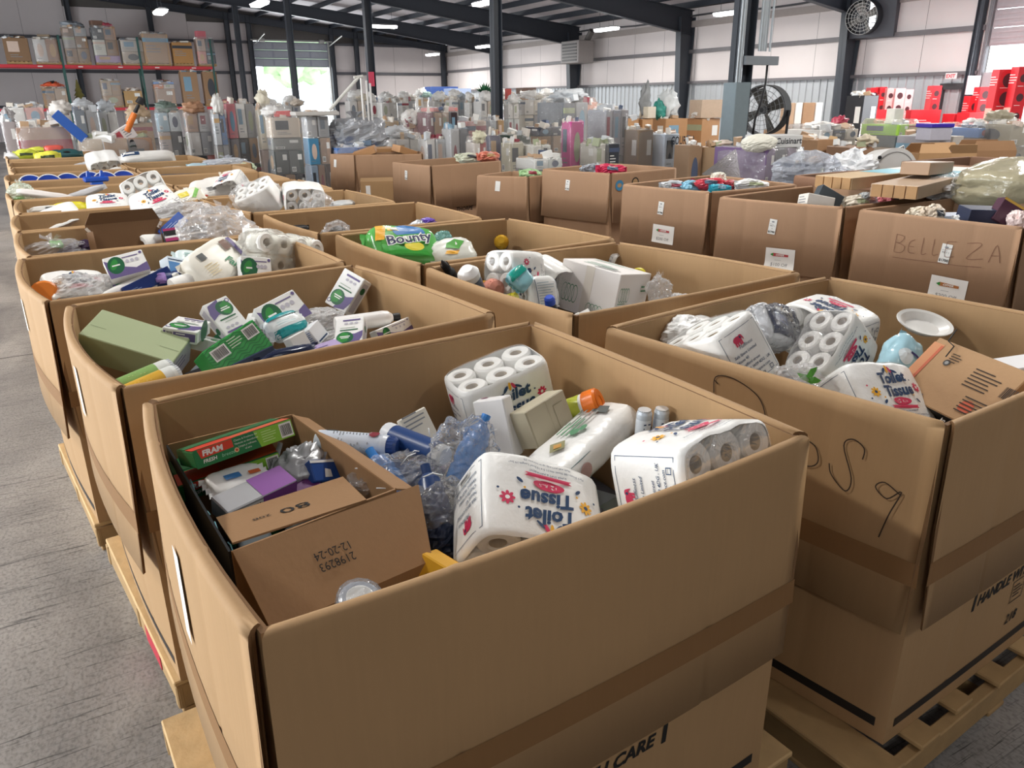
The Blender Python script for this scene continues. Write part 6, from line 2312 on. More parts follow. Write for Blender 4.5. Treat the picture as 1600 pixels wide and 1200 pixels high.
load('bright pink carton with a white toaster picture, tall', 880, 914, 190, 11.9, [(.35, ['8C3A48']), (.65, ['D23C96'])])
load('stack of black, white and cream cartons right of the pink one', 912, 968, 226, 11.2, [(.5, ['8A8E90', '5A5E64']), (.5, ['D9D6CC', '3A3E46'])])
load('tall stack of silver grey appliance cartons', 924, 984, 172, 12.4, [(.45, ['9A9CA4', '8E929C', 'A2A4AA']), (.55, ['AEB0B6', '9C9EA6', 'B2B0B4'])])
load('load topped with a clear dome and labelled grey boxes', 850, 938, 160, 15.2, [(.5, ['8E9094', BR, 'A0A0A2']), (.5, ['7E8288', '9C9EA2', 'D2957C'])], top=(('bag', 'B9BDC0', .7, .16, 0),))
load('plain brown carton stack with dark hand marks', 980, 1022, 203, 12, [(1, ['9A8670'])])
t = load('white and blue fryer carton stack in wrap', 1020, 1062, 210, 11.8, [(.3, ['B8BCC0']), (.7, ['C6D0DC'])], film_=True, rz=0)
Art().t('GOURMIA', 0, 0, .15, M('2E3A48', .5), 'c', 0, 0, .02).lay('lettering', lambda u, v, e: (u * .62, -.535 - e, 1.05 + v), t, .03)
load('tall brown carton behind the small film triangle', 1060, 1100, 228, 10.2, [(1, ['9C8066'])], film_=False)
load('lower brown carton right of the tall one, white paper on top', 1094, 1150, 232, 9.9, [(1, ['A88B6C'])], film_=False, top=(('bag', 'E0CFC2', .25, .06, .2),))
# film wrapped pallet with purple cartons
t = load('film wrapped pallet of violet cartons with a slanted film sheet', 1140, 1262, 236, 7.6, [(.5, [GR, '8A8494', '9A94A0', 'C8C8CC']), (.5, ['6E5480', '5C5E68', '8A7A94', 'C4C6CA'])], d=1.0)
pL, pT = aty(1096, 272, 7.6), aty(1150, 232, 7.6)
o = t.matrix_world.inverted()
g = G()
g.grid(lambda u, v: o @ (pL.lerp(pT, u) .lerp(V((pT.x + .1, 7.55 + .5 * (1 - u), .8)), v)), 10, 8)
g.build('slanted_film', FILMW, t)
t = thing('mixer_carton', 'flat white kitchen appliance carton on the violet cartons, dark lettering', 'carton', T6(*aty(1208, 220, 7.9), 0, 0, -.25))
g = G()
g.bbox((.62, .45, .16), .006)
g.build('shell', M('D4D4D2', .5), t)
Art().t('Cuisinart', .1, -.03, .08, M('2E3034', .5), 'c', 0, 0, .03).t('Cuisinart', -.2, -.02, .035, M('2E3034', .5), 'c').lay('lettering', face_fn((.62, .45, .16), '-y'), t)
bag('arched white foam piece on the violet carton pallet', T6(*aty(1186, 224, 7.75)), (.3, .15, .12), 311, M('E8E6D8', .5), amp=.1, knot=False)
bag('clear bag with a dark box and silver goods before the brown cartons', T6(*aty(1262, 268, 6.6)), (.5, .4, .22), 312, film('E8EEF8', .3, 9, .9), amp=.22, nu=36, nv=22, knot=False)
load('dark banded appliance carton inside the clear bag', 1236, 1290, 258, 6.5, [(.75, ['9EA2AA', 'B9BCC4']), (.25, ['2E3242', '3A3E50'])], film_=False, d=.7)
load('brown carton pallet with a white label strip', 1242, 1312, 220, 9.3, [(1, ['A5805E'])], film_=False)
load('brown carton load right of the label strip', 1308, 1368, 232, 8.6, [(1, ['94735A'])], film_=False, top=(('bag', 'C8BCA4', .2, .1, .3),))
load('pallet of flat cartons and white books behind the brown cartons', 1240, 1342, 205, 11.2, [(.6, ['B49A80', 'A88C70']), (.2, ['C9C2B0', 'BDB6A6']), (.2, ['E0DEDA', '3C3E42', 'D8CFC4'])], top=(('bag', 'E2E0DC', .4, .08, -.1), ('bag', 'B03A50', .2, .14, .45)))
bag('white plastic sheeting heap across the aisle', T6(*aty(1335, 268, 7.0)), (.42, .35, .24), 313, M('ECEEF0', .3, var=.04), amp=.4, nu=40, nv=26)
load('brown stack below the white plastic sheeting and hood', 1296, 1412, 284, 6.75, [(1, ['9C7C5E', 'A88868'])], film_=False)
p = aty(1383, 262, 6.8)
t = thing('white_hood', 'rounded white plastic hood with a dark button, across the aisle', 'hood', T6(p.x, p.y, p.z - .1, 0, 0, -.5) @ Matrix.Scale(1.15, 4))
g = G()


def hood(u, v):
    a_ = PI * u
    k = .26 * (1 - .15 * v)
    return (-k * math.cos(a_) * 1.1, -.22 + .44 * v, k * 1.25 * math.sin(a_))


g.grid(hood, 24, 6)
g.grid(lambda u, v: (V(hood(u, 0)) * (1 - v) + V((0, -.2, .0)) * v), 24, 3)
g.build('shell', M('E6E4E0', .35, var=.03), t)
g = G()
g.path([V(hood(k / 20, .0)) * .86 + V((0, -.03, 0)) for k in range(21)], .008, 5)
g.build('seam', M('8E8C8A', .5), t)
g = G()
g.X = T6(-.2, -.235, .22, PI / 2, 0, 0)
g.lathe([(0, .012), (.02, .012), (.022, 0)], 12)
g.build('button', BLACK, t)
carton('small_carton', 'white framed picture card standing behind the white hood', 'card', T6(*aty(1403, 240, 6.85), .2, -.5, -.5), (.2, .02, .15), M('DCDCDA', .5), {'-y': Art().frame(-.09, -.065, .09, .065, .009, BLACK).r(-.04, -.03, .04, .03, GREY)})
# long wood ended cartons and khaki bag just behind the price-sheet bins
for lab, a0, a1, z, c1 in (('long flat carton with orange wood end and teal print, behind the curled sheet bin', (1322, 283), (1425, 272), 1.22, 'C2A884'), ('long flat brown carton with a wood end beside the teal printed one', (1410, 296), (1510, 272), 1.22, 'B09880')):
    p, q = at(*a0, z), at(*a1, z)
    X = T6(*p.lerp(q, .5), 0, 0, math.atan2(q.y - p.y, q.x - p.x))
    L_ = (q - p).length + .35
    t = carton('long_carton', lab, 'carton', X, (L_, .32, .09), M(c1, .5, var=.15), {'+z': Art().r(-.1, -.14, L_ * .25, .14, M('6FB4C4', .4, var=.2)).r(L_ * .25, -.15, L_ * .48, .15, M('D8D2C8', .4))})
    g = G()
    for k in range(4):
        g.box((-L_ / 2 - .012, -.155 + k * .078, -.042), (-L_ / 2, -.085 + k * .078, .042))
    g.build('wood_end', M('B0885A', .6, var=.25), t)
ct('long brown carton lying over the wood ended ones', 1450, 262, 1.32, (.8, .2, .09), 'A98A6C', (0, .05, .35), {'+z': Art().r(-.35, -.08, .1, .08, M('D6D2CC', .4))})
bag('sheet of crackled clear film hanging at the back of the handwritten bin', T6(*at(1490, 292, 1.18), 0, 0, .5), (.4, .22, .09), 314, film('FFFFFF', .3, 16, 1.0, 'crackled_film', .8), amp=.35, nu=40, nv=22, knot=False)
bag('large shiny khaki bag at the right edge behind the handwritten bin', T6(*at(1585, 292, 1.2), 0, 0, .2), (.52, .42, .2), 315, M('A39C82', .22, var=.12, scale=9, bump=.8), amp=.14, nu=44, nv=26, knot=False, fine=.05)
pallet(6.6, 4.6, 1.1, 1.0, 'wooden pallet under the long flat cartons across the aisle')
pallet(7.2, 3.2, 1.1, 1.0, 'wooden pallet under the khaki bag at right')
RT = ray(1412, 250).x / ray(1412, 250).y
for P_, lab, z in (([(6.15, 3.95), (7.3, 3.95), (7.3, 5.2), (6.15, 5.2)], 'brown bin under the long flat wood ended cartons', 1.14), ([(6.2, 2.5), (7.5, 2.5), (7.5, 3.8), (6.2, 3.8)], 'brown bin under the shiny khaki bag', 1.1),
                   ([(7.75, 7.75 / RT - 1.1), (8.95, 7.75 / RT - 1.1), (8.95, 7.75 / RT), (7.75, 7.75 / RT)], 'long low bin with a white printed label, behind the white hood', 1.2)):
    t_, on_, c_ = bulk_box(P_, z, lab, card=cardboard('92705A'), tape=False, band=False)
    mound(P_, z, .12, 'goods filling the ' + lab.split(' ', 1)[1], 77)
    if 'label' in lab:
        g = G()
        g.grid(lambda u, v: on_(3)(.12 + .34 * u, -.16 - .2 * v, .002), 2, 2)
        g.build('printed_label', M('C8C6C6', .7), t_)
        Art().lines(.0, -.03, .2, .03, 4, GREY).lay('label_print', lambda u, v, e: on_(3)(.16 + u, -.17 + v, .004 + e), t_)
# cartons with flaps up
for lab, px, py, Y, w_, h_, c, op in (('opened carton with two triangular flaps raised, right of the white hood', 1448, 238, 7.6, .5, .3, 'B08A62', .6), ('opened carton with a long raised side flap', 1487, 238, 7.9, .55, .26, 'B8926A', -.5), ('brown carton with a small white label at the right side', 1540, 234, 7.8, .75, .38, '9C7858', .2)):
    p = aty(px, py, Y)
    t = thing('flap_carton', lab, 'carton', T6(p.x, p.y, p.z - h_ / 2, 0, 0, -.5))
    g = G()
    for sx, sy in ((-1, 0), (1, 0), (0, -1), (0, 1)):
        if sx:
            g.box((sx * w_ / 2 - .006, -.25, -h_ / 2), (sx * w_ / 2 + .006, .25, h_ / 2))
        else:
            g.box((-w_ / 2, sy * .25 - .006, -h_ / 2), (w_ / 2, sy * .25 + .006, h_ / 2))
    g.box((-w_ / 2, -.25, -h_ / 2), (w_ / 2, .25, -h_ / 2 + .01))
    g.build('body', cardboard(c), t)
    for sy in (-1, 1):
        g = G()
        g.X = T6(0, sy * .25, h_ / 2, sy * op, 0, 0)
        g.prism([(-w_ / 2, 0), (w_ / 2, 0), (w_ / 2 - .06, .16), (-w_ / 2 + .06, .16)], -.004, .004)
        g.build('flap', cardboard(c), t)
    if 'label' in lab:
        g = G()
        g.box((.1, -.262, .0), (.24, -.2565, .09))
        g.build('white_label', WHITE, t)
    load('stack below the ' + lab.split(',')[0].replace(' at the right', ''), px - 38, px + 34, py + 16, Y - .1, [(1, ['A08468', '8C7460'])], film_=False)
# purple lidded storage box
p = aty(1460, 202, 9.2)
t = thing('storage_box', 'grey storage box with a bright purple lid and white lettering', 'box', T6(p.x, p.y, p.z - .08, 0, 0, -.35))
g = G()
g.bbox((.46, .4, .24), .015)
g.build('tub', M('B4B2BE', .4), t)
g = G()
g.bbox((.5, .44, .07), .012)
g.build('lid', M('3E2AA0', .35), t, T6(0, 0, .15))
Art().t('8808', 0, -.03, .09, WHITE, 'c', 0, 0, .05, 1.1).lay('lettering', face_fn((.5, .44, .37), '+z'), t)
load('load of grey cartons under the purple lidded box', 1428, 1500, 216, 9.0, [(1, ['A2A0A6', 'BEB8B0'])], film_=False)
load('load with tilted blue books and a white disc, right of the purple lid', 1492, 1560, 202, 10, [(.8, ['9A7E68', 'B09A88']), (.2, ['4C7CB8', 'D8C8B0'])], top=(('bag', 'E8E4E0', .25, .1, .2), ('box', '2E4A6E', .4, .05, -.2)))
load('load wrapped in khaki grey film at the right edge', 1548, 1610, 196, 9.4, [(.6, ['8E8472']), (.4, ['9A927C'])], top=(('bag', 'A69E88', .5, .15, 0),))
load('green tinted mixed load left of the purple lid, with a white board', 1368, 1432, 196, 10.6, [(.6, ['A89478', 'B4A48A']), (.2, ['3A4A4E', 'DCE0DA']), (.2, ['9AC84A', 'D6C49A'])], top=(('box', 'E4E2DA', .3, .3, -.1),))
load('black tall carton standing near the right wall', 1332, 1374, 149, 14.2, [(1, ['2A2D33'])], film_=False, d=.6)
# white and brown boards
t = thing('board_stack', 'row of brown and white upright boards right of the drum fan', 'boards', T6(*aty(1252, 205, 15), 0, 0, -.3))
for k, c in enumerate(('C8A88A', 'F0EEEA', 'B08A68', 'F4F2EE')):
    g = G()
    g.bbox((.34 if k % 2 == 0 else .2, .12, .85), .008)
    g.build('board', M(c, .5), t, T6(-.48 + k * .3, 0, .3))
load('brown carton load under the upright boards, red ball on it', 1205, 1330, 205, 14.6, [(1, ['B08C6A', 'A88462', 'B8946E'])], film_=False, top=(('bag', 'C0304E', .13, .1, .0), ('bag', 'E0A860', .16, .06, -.3)))
# orange brown bins along the right wall
for i, (x0, x1, lab, tops) in enumerate(((936, 1000, 'orange brown bin at the right wall, left of the black and white parcel', ()), (992, 1022, 'narrow bin with a black and white patterned parcel', (('bag', '8A8C8C', .3, .5, 0), ('box', 'D8CDB8', .4, .3, .2))),
                                         (1018, 1078, 'orange brown bin heaped with a round white bag', (('bag', 'DCE0E0', .7, .42, 0), ('bag', '3E9A8C', .2, .3, -.4))), (1074, 1128, 'orange brown bin with a leaning wrapped panel, left of the grey cabinet', (('box', 'C4AC94', .9, .5, .1), ('bag', 'E4E0DA', .3, .12, -.2))))):
    load(lab, x0, x1, 186, 17.5, [(1, ['B88A5C'])], film_=False, top=tops)
# back rows, seen as a band below the far wall
bk = [(590, 622, 160, 22, 'D8D6D0', 'bagged white goods load in the back rows, left end'), (620, 650, 158, 23, 'C4BFB4', 'cream bagged load in the back rows'), (646, 672, 152, 26, '9FB8B0', 'load with a teal tub and white sacks in the back rows'),
      (670, 700, 158, 22, 'B9A88C', 'brown and cream load before the blue bins'), (698, 728, 156, 21, 'A8B0B8', 'grey blue load below the blue bins'), (726, 744, 160, 20.5, 'B4946E', 'narrow brown carton load by the plant'),
      (742, 772, 158, 20, 'B8BABA', 'silver film load below the green plant'), (788, 812, 162, 20, 'D2D6D4', 'white film load right of the nearest column'), (808, 850, 156, 21, 'DCD6C8', 'cream and white load below the brown box'),
      (440, 470, 165, 24, 'D6C8B8', 'pale load before the roller door, right part'), (540, 572, 158, 20, 'CFC6B4', 'beige load behind the diagonal pole'), (560, 590, 160, 23, '7A94B8', 'blue and white bag load behind the pink tagged column'),
      (400, 442, 170, 25, 'E2DEDA', 'white sheeted load before the roller door'), (655, 690, 146, 33, 'C8CCD4', 'far load of light boxes near the wall corner'), (690, 735, 148, 31, '9AA8C8', 'far load of pale blue bins near the wall corner'),
      (772, 800, 150, 29, 'C0B4A8', 'far load behind the nearest column'), (836, 868, 150, 27, 'D0D0CC', 'far pale load left of the clear dome')]
for k, (a, b, y, Y, c, lab) in enumerate(bk):
    q = ['E2E0DC', c, GR, 'CBB8A4']
    load(lab, a, b, y, Y, [(.4, [q[k % 4], c]), (.35, [c, q[(k + 2) % 4]]), (.25, ['DAD8D4', q[(k + 1) % 4]])], top=(('bag', 'E6E4E0', .4, .15, .0), ('bag', c, .3, .1, .3)))
p = aty(758, 157, 20.4) + V((0, 0, .27))
t = thing('green_plant', 'small leafy artificial plant standing on the back rows', 'plant', T6(p.x, p.y, p.z - .15))
g = G()
g.lathe([(0, -.12), (.09, -.12), (.12, .05), (0, .05)], 14)
g.build('pot', M('E6E4E0', .5), t)
rr = random.Random(4)
for k in range(16):
    g = G()
    a_, b_ = rr.uniform(0, 6.28), rr.uniform(.5, 1.3)
    d_ = V((math.cos(a_) * math.cos(b_), math.sin(a_) * math.cos(b_), math.sin(b_)))
    s_ = V((-math.sin(a_), math.cos(a_), 0)) * .05
    g.add([V((0, 0, .05)), d_ * .2 + s_, d_ * .38, d_ * .2 - s_ + V((0, 0, .01))], [(0, 1, 2, 3)])
    g.build('leaf', M('2E6A44', .5), t)
for lab, px, py, Y, d_, c in (('dark blue folding bin stack at the back, left of the plant', 690, 146, 30, (1.2, .6, .5), '4A6AB4'), ('pale blue bin at the back beside the dark blue stack', 715, 148, 29, (.9, .6, .45), 'AEBFE0'), ('brown open crate on the back rows right of the nearest column', 822, 142, 22, (.5, .4, .18), '6E5446'), ('red topped bundle on the back rows right of the nearest column', 794, 150, 21, (.14, .14, .4), 'C85048')):
    carton('back_crate', lab, 'crate', T6(*aty(px, py, Y)), d_, M(c, .5), {'-y': Art().lines(-d_[0] * .4, d_[2] * .3, d_[0] * .7, d_[2] * .2, 2, M(c, .7))})
    load('stack below the ' + lab.split(' at the')[0].split(' on the')[0], px - 12, px + 12, py + 600 * d_[2] / Y, Y - .3, [(1, ['B8B0A8', 'C8C4BE'])])

# things stuck into the wrapped carton behind the last bins
t = carton('blue_long_box', 'long blue box sticking up out of the opened carton load', 'carton', axis(aty(134, 219, 15.5), aty(97, 187, 15.5)) @ Matrix.Translation((0, 0, .3)), (.2, .16, .56), M('2E5AA8', .4), {'-y': Art().r(-.1, -.3, .1, -.2, M('8FA8D0', .4))})
t = thing('orange_pole', 'orange and black garden tool pole sticking up behind the left row', 'pole', axis(aty(197, 206, 15.5), aty(222, 152, 15.5)))
L_ = (aty(222, 152, 15.5) - aty(197, 206, 15.5)).length
for nm, a_, b_, r_, m_ in (('orange_shaft', 0, .55, .06, M('E07A2E', .4)), ('black_shaft', .55, .8, .035, BLACK), ('black_head', .8, 1, .07, BLACK)):
    g = G()
    g.lathe([(0, a_ * L_), (r_, a_ * L_ + .01), (r_ * .8, b_ * L_ - .01), (0, b_ * L_)], 10)
    g.build(nm, m_, t)
carton('white_red_flag_box', 'white and red printed thin box leaning at the foot of the orange pole', 'carton', T6(*aty(194, 210, 15.5), .1, -.5, .1), (.36, .06, .24), M('E8E2E0', .5), {'-y': Art().r(-.16, -.09, -.04, .09, M('B8505A', .5)).lines(.0, .08, .15, .04, 4, GREY)})
t = thing('black_sandal', 'single black sandal hung on the opened carton load', 'sandal', T6(*aty(208, 232, 15.3), PI / 2, 0, .1))
g = G()
g.X = Matrix.Diagonal((.06, .15, .03, 1))
g.lathe([(0, -.5), (1, -.5), (1, .3), (0, .3)], 16)
g.build('sole', BLACK, t)
g = G()
g.path([(-.05, .02, .0), (-.03, .05, .05), (.03, .05, .05), (.05, .02, 0)], .012, 5)
g.build('strap', M('3A4440', .5), t)
# ================================================================== pallet rack on the far wall
RY = 44.0
BEAM = M('C8323E', .45)
UPR = M('2E5A54', .45)
bays = [-5.3, -2.0, 1.35, 4.68, 8.02]
z1, z2 = 1.72, 3.62
t = thing('pallet_rack', 'long pallet rack with red beams and green uprights along the far wall', 'rack', Matrix.Translation((0, RY, 0)))
for x in bays:
    for y in (0, 1.05):
        g = G()
        g.box((x - .045, y - .04, 0), (x + .045, y + .04, 4.9))
        g.box((x - .07, y - .06, 0), (x + .07, y + .06, .015))
        g.build('upright', UPR, t)
    g = G()
    for k in range(5):
        a_, b_ = .2 + k * .9, 1.1 + k * .9
        g.tube((x, 0 if k % 2 else 1.05, a_), (x, 1.05 if k % 2 else 0, b_), .02, 5)
    g.build('bracing', UPR, t)
for i in range(4):
    for z in (z1, z2):
        for y in (-.05, 1.1):
            g = G()
            g.box((bays[i] + .05, y - .025, z - .13), (bays[i + 1] - .05, y + .025, z))
            g.box((bays[i] + .05, y - .03, z - .03), (bays[i + 1] - .05, y + .03, z - .0))
            b = g.build('beam', BEAM, t)
            if y < 0:
                for k in range(2):
                    q = G()
                    x = bays[i] + .6 + k * 1.7
                    q.box((x, y - .032, z - .1), (x + .2, y - .026, z - .05))
                    q.build('bay_label', M('E4D8D4', .6), b)
        g = G()
        for k in range(20):
            x = bays[i] + .1 + k * .16
            g.box((x, 0, z - .012), (x + .012, 1.05, z - .002))
        g.build('wire_deck', M('8A8C8E', .4, metal=.6), t)['kind'] = 'stuff'
up_ = [('plain brown pallet carton with three white labels, left end of the upper rack shelf', 1, 44, 58, [(1, ['8A6A4C'])], False, ()),
       ('two pictured white cartons in film on the upper rack shelf', 48, 90, 60, [(1, ['D4D2D0', 'A8826A'])], True, (('box', '8E7A60', .5, .18, 0),)),
       ('tallest film wrapped stack on the upper rack shelf, grey bags on top', 92, 134, 42, [(.4, ['9A7A5C', 'A08262']), (.35, ['A8A09A', '96785C']), (.25, ['8E7460', 'B8BCC0'])], True, (('bag', 'A0A8B0', .5, .16, 0),)),
       ('stack with black and white pictured cartons and red hat on the upper rack shelf', 138, 180, 42, [(.2, ['B49CC0']), (.45, ['D8D8CE', 'A07E5E']), (.35, ['3C4248', 'B0907A'])], True, (('bag', 'D85A6C', .25, .14, .2), ('box', '8A6A58', .5, .3, -.2))),
       ('silver film wrapped low load on the upper rack shelf', 184, 222, 62, [(.5, ['B8A896']), (.5, ['C4BCB2'])], True, (('box', 'E2E0DE', .5, .1, .1),)),
       ('tall brown carton in shiny film, notched at the front, on the upper rack shelf', 216, 262, 52, [(1, ['B89878'])], True, (('box', '3A3038', .4, .12, .1),)),
       ('orange brown bin with a blue label on the upper rack shelf', 264, 300, 66, [(1, ['B4854E'])], False, (('box', 'E6E0D4', .4, .08, .2),)),
       ('pink and dark grey garden product cartons at the right end of the upper rack shelf', 302, 334, 60, [(.5, ['D89A90', '444C54']), (.5, ['C8B0A0', '5A6068'])], True, (('box', 'D0707A', .45, .35, -.15),))]
for lab, a, b, y, rows, fl, tops in up_:
    load(lab, a, b, y, RY + .0, rows, film_=fl, top=tops, base=z2, d=1.0, rz=0)
lo_ = [('clear bagged carton load with an orange vest on top, lower rack shelf', 63, 104, 138, [(1, ['A98868', 'BCA48C'])], True, (('bag', 'E06038', .45, .16, 0), ('bag', '22262E', .22, .18, 0))),
       ('film wrapped carton load narrowing to the top, lower rack shelf', 154, 188, 126, [(.4, ['A98A68']), (.6, ['BCA890', 'B09478'])], True, ()),
       ('tan wicker look hamper box on the lower rack shelf', 190, 222, 142, [(1, ['B89462'])], False, (('bag', 'E8DCD4', .4, .1, 0),)),
       ('film wrapped load with blue and orange banner on the lower rack shelf', 236, 272, 128, [(.7, ['B09684']), (.2, ['D88A5C', 'D8D0C8']), (.1, ['8AA8D8'])], True, ()),
       ('plain brown tall carton, left of the pair at the right end of the lower rack shelf', 278, 308, 112, [(1, ['A07E5E'])], False, ()),
       ('plain brown tall carton with a white label, right of the pair at the right end of the lower rack shelf', 313, 339, 112, [(1, ['9A7858'])], False, ())]
for lab, a, b, y, rows, fl, tops in lo_:
    load(lab.replace('plain brown tall carton', 'tall brown carton').replace('the pair at the right end of the lower rack shelf', 'the pair on the lower rack shelf'), a, b, y, RY, rows, film_=fl, top=tops, base=z1, d=1.0, rz=0)
# blue labels on two of the shelf loads
t = thing('small_tree', 'small olive green artificial tree standing on the lower rack shelf', 'tree', Matrix.Translation((aty(127, 165, RY + .4).x, RY + .4, z1)))
g = G()
for k in range(5):
    z = .15 + k * .2
    g.lathe([(.02, z + .34), (.36 - k * .065, z)], 14)
g.build('foliage', M('7A7238', .7, var=.25), t)
g = G()
g.tube((0, 0, 0), (0, 0, .3), .03, 6)
g.box((-.14, -.14, 0), (.14, .14, .03))
g.build('stand', M('5A4632', .7), t)

# ================================================================== mast with cabinet, drum fan, wall fan, heater, signs
MX, MY = 10.6, 10.4
t = thing('equipment_mast', 'dark steel column carrying conduits and a bracket, right of the grey cabinet', 'column', Matrix.Translation((MX, MY, 0)))
q = i_col('shaft', 0, 0, roof_z(MX) - .9, t, .3, .26)
for dx, r in ((-.2, .035), (-.26, .02), (.22, .03), (.28, .045), (.36, .02), (.46, .018)):
    g = G()
    g.tube((dx, -.18, 1.9 if dx < 0 else 2.6), (dx, -.18, 5.7), r, 8)
    g.build('conduit', M('AAB0B4', .4, .5), t)
g = G()
g.box((-.16, -.26, 2.38), (.62, -.14, 2.52))
g.build('bracket', M('8C9298', .4, .3), t)
g = G()
g.path([(.42, -.2, 2.4), (.40, -.22, 2.1), (.3, -.25, 1.8), (.18, -.26, 1.5), (.16, -.26, 1.2)], .02, 6)
g.build('cable', BLACK, t)
g = G()
g.box((-.18, -.2, .0), (.0, -.14, 1.75))
g.build('red_plate', M('7E2A34', .5), t)
t = thing('grey_cabinet', 'tall grey steel cabinet left of the dark equipment mast', 'cabinet', Matrix.Translation((aty(1146, 200, 10.2).x, 10.2, 0)))
g = G()
g.bbox((.34, .3, 2.0), .01)
g.build('casing', M('7E8C92', .45, .2), t, T6(0, 0, 1.1))
g = G()
g.box((.172, -.13, .2), (.18, .13, 2.0))
g.build('door', M('4A565C', .45), t)
g = G()
g.box((-.15, -.12, 0), (.15, .12, .1))
g.build('plinth', STEEL, t)
g = G()
g.bbox((.12, .1, .22), .01)
g.build('junction_box', M('3A4448', .5), t, T6(.2, -.02, 2.0))


def fan(name, label, X, R, D, ring, cage, face, louver=False):
    t = thing(name, label, 'fan', X)
    g = G()
    g.lathe([(R, -D / 2), (R + .015, -D / 2), (R + .015, D / 2), (R, D / 2), (R, -D / 2)], 36)
    g.build('drum', ring, t)
    g = G()
    for k in range(5):
        r = R * (.25 + .75 * k / 4)
        g.lathe([(r - .004, D / 2), (r + .004, D / 2), (r + .004, D / 2 + .008), (r - .004, D / 2 + .008), (r - .004, D / 2)], 32)
    for k in range(20):
        a = 2 * PI * k / 20
        g.tube((math.cos(a) * .1 * R, math.sin(a) * .1 * R, D / 2 + .004), (math.cos(a) * R, math.sin(a) * R, D / 2 + .004), .004, 4)
    g.build('cage', cage, t)
    for k in range(4):
        g = G()
        g.X = Matrix.Rotation(k * PI / 2 + .4, 4, 'Z')
        g.grid(lambda u, v: (R * (.12 + .8 * v), (u - .5) * R * .5 * (.5 + .5 * v), (u - .5) * D * .5), 5, 6)
        g.build('blade', face, t)
    g = G()
    g.lathe([(0, D * .3), (R * .16, D * .28), (R * .18, -D * .3), (0, -D * .35)], 16)
    g.build('motor', BLACK, t)
    if louver:
        for k in range(7):
            g = G()
            z = -R * .75 + k * R * .25
            hw = math.sqrt(max(.02, R * R - z * z)) * .8
            g.box((R * .2, z - .05, -D / 2 + .01), (R * .2 + hw * .5, z + .05, -D / 2 + .02))
            g.build('daylight_slot', M('FFFFFF', .5, emit=2.2, var=0), t)
    return t


def facing(p, d):
    """frame at p whose z looks along d, y up"""
    z = V(d).normalized()
    x = V((0, 0, 1)).cross(z).normalized()
    y = z.cross(x)
    X = Matrix((x, y, z)).transposed().to_4x4()
    X.translation = p
    return X


p = aty(1195, 172, 10.6)
t = fan('drum_fan', 'big black drum fan standing beside the dark equipment mast', facing(p, (-.95, -.35, .0)), .42, .3, M('0E1013', .7), M('7A7C7E', .5), M('6E6C66', .5))
g = G()
for s in (-1, 1):
    g.X = facing(V((0, 0, 0)), (0, 0, 1)) if False else Matrix()
    g.tube((s * .45, 0, 0), (s * .42, -p.z + .05, 0), .025, 8)
    g.tube((s * .42, -p.z + .05, -.3), (s * .42, -p.z + .05, .3), .025, 8)
g.build('stand', BLACK, t)
p = V((23.3, 17.75, 4.25))
t = fan('wall_fan', 'round exhaust fan with bright louvres high on the right wall', facing(p, (-1, -.25, -.1)), .5, .4, M('2A2C30', .4), M('B4B2AE', .4, .5), M('8E8C88', .4), True)
g = G()
g.box((-.6, -.62, -.5), (.9, .62, -.2))
g.build('mounting_plate', M('45474F', .5), t)
p = aty(925, 82, 33)
t = thing('unit_heater', 'grey unit heater with a dark duct on the right wall', 'heater', T6(22.9, 33.2, p.z))
g = G()
g.bbox((.9, 1.5, 1.0), .03)
g.build('casing', M('8E8886', .5), t)
g = G()
for k in range(6):
    g.box((-.47, -.6, -.4 + k * .14), (-.45, .6, -.32 + k * .14))
g.build('louvre', M('4A4848', .5), t)
g = G()
g.tube((.2, -.4, .4), (.2, -.9, .9), .14, 10)
g.build('flue', M('5E5A58', .5, .3), t)
t = thing('exit_sign', 'red and white exit sign above the small side door', 'sign', T6(23.6, 14.7, 2.42) @ Matrix.Scale(.7, 4))
g = G()
g.bbox((.05, .5, .24), .008)
g.build('housing', M('E2DCDC', .5), t)
Art().t('EXIT', 0, -.07, .14, M('C83A44', .5), 'c', 0, 0, .05).lay('lettering', lambda u, v, e: (-.026 - e, -u, v), t)

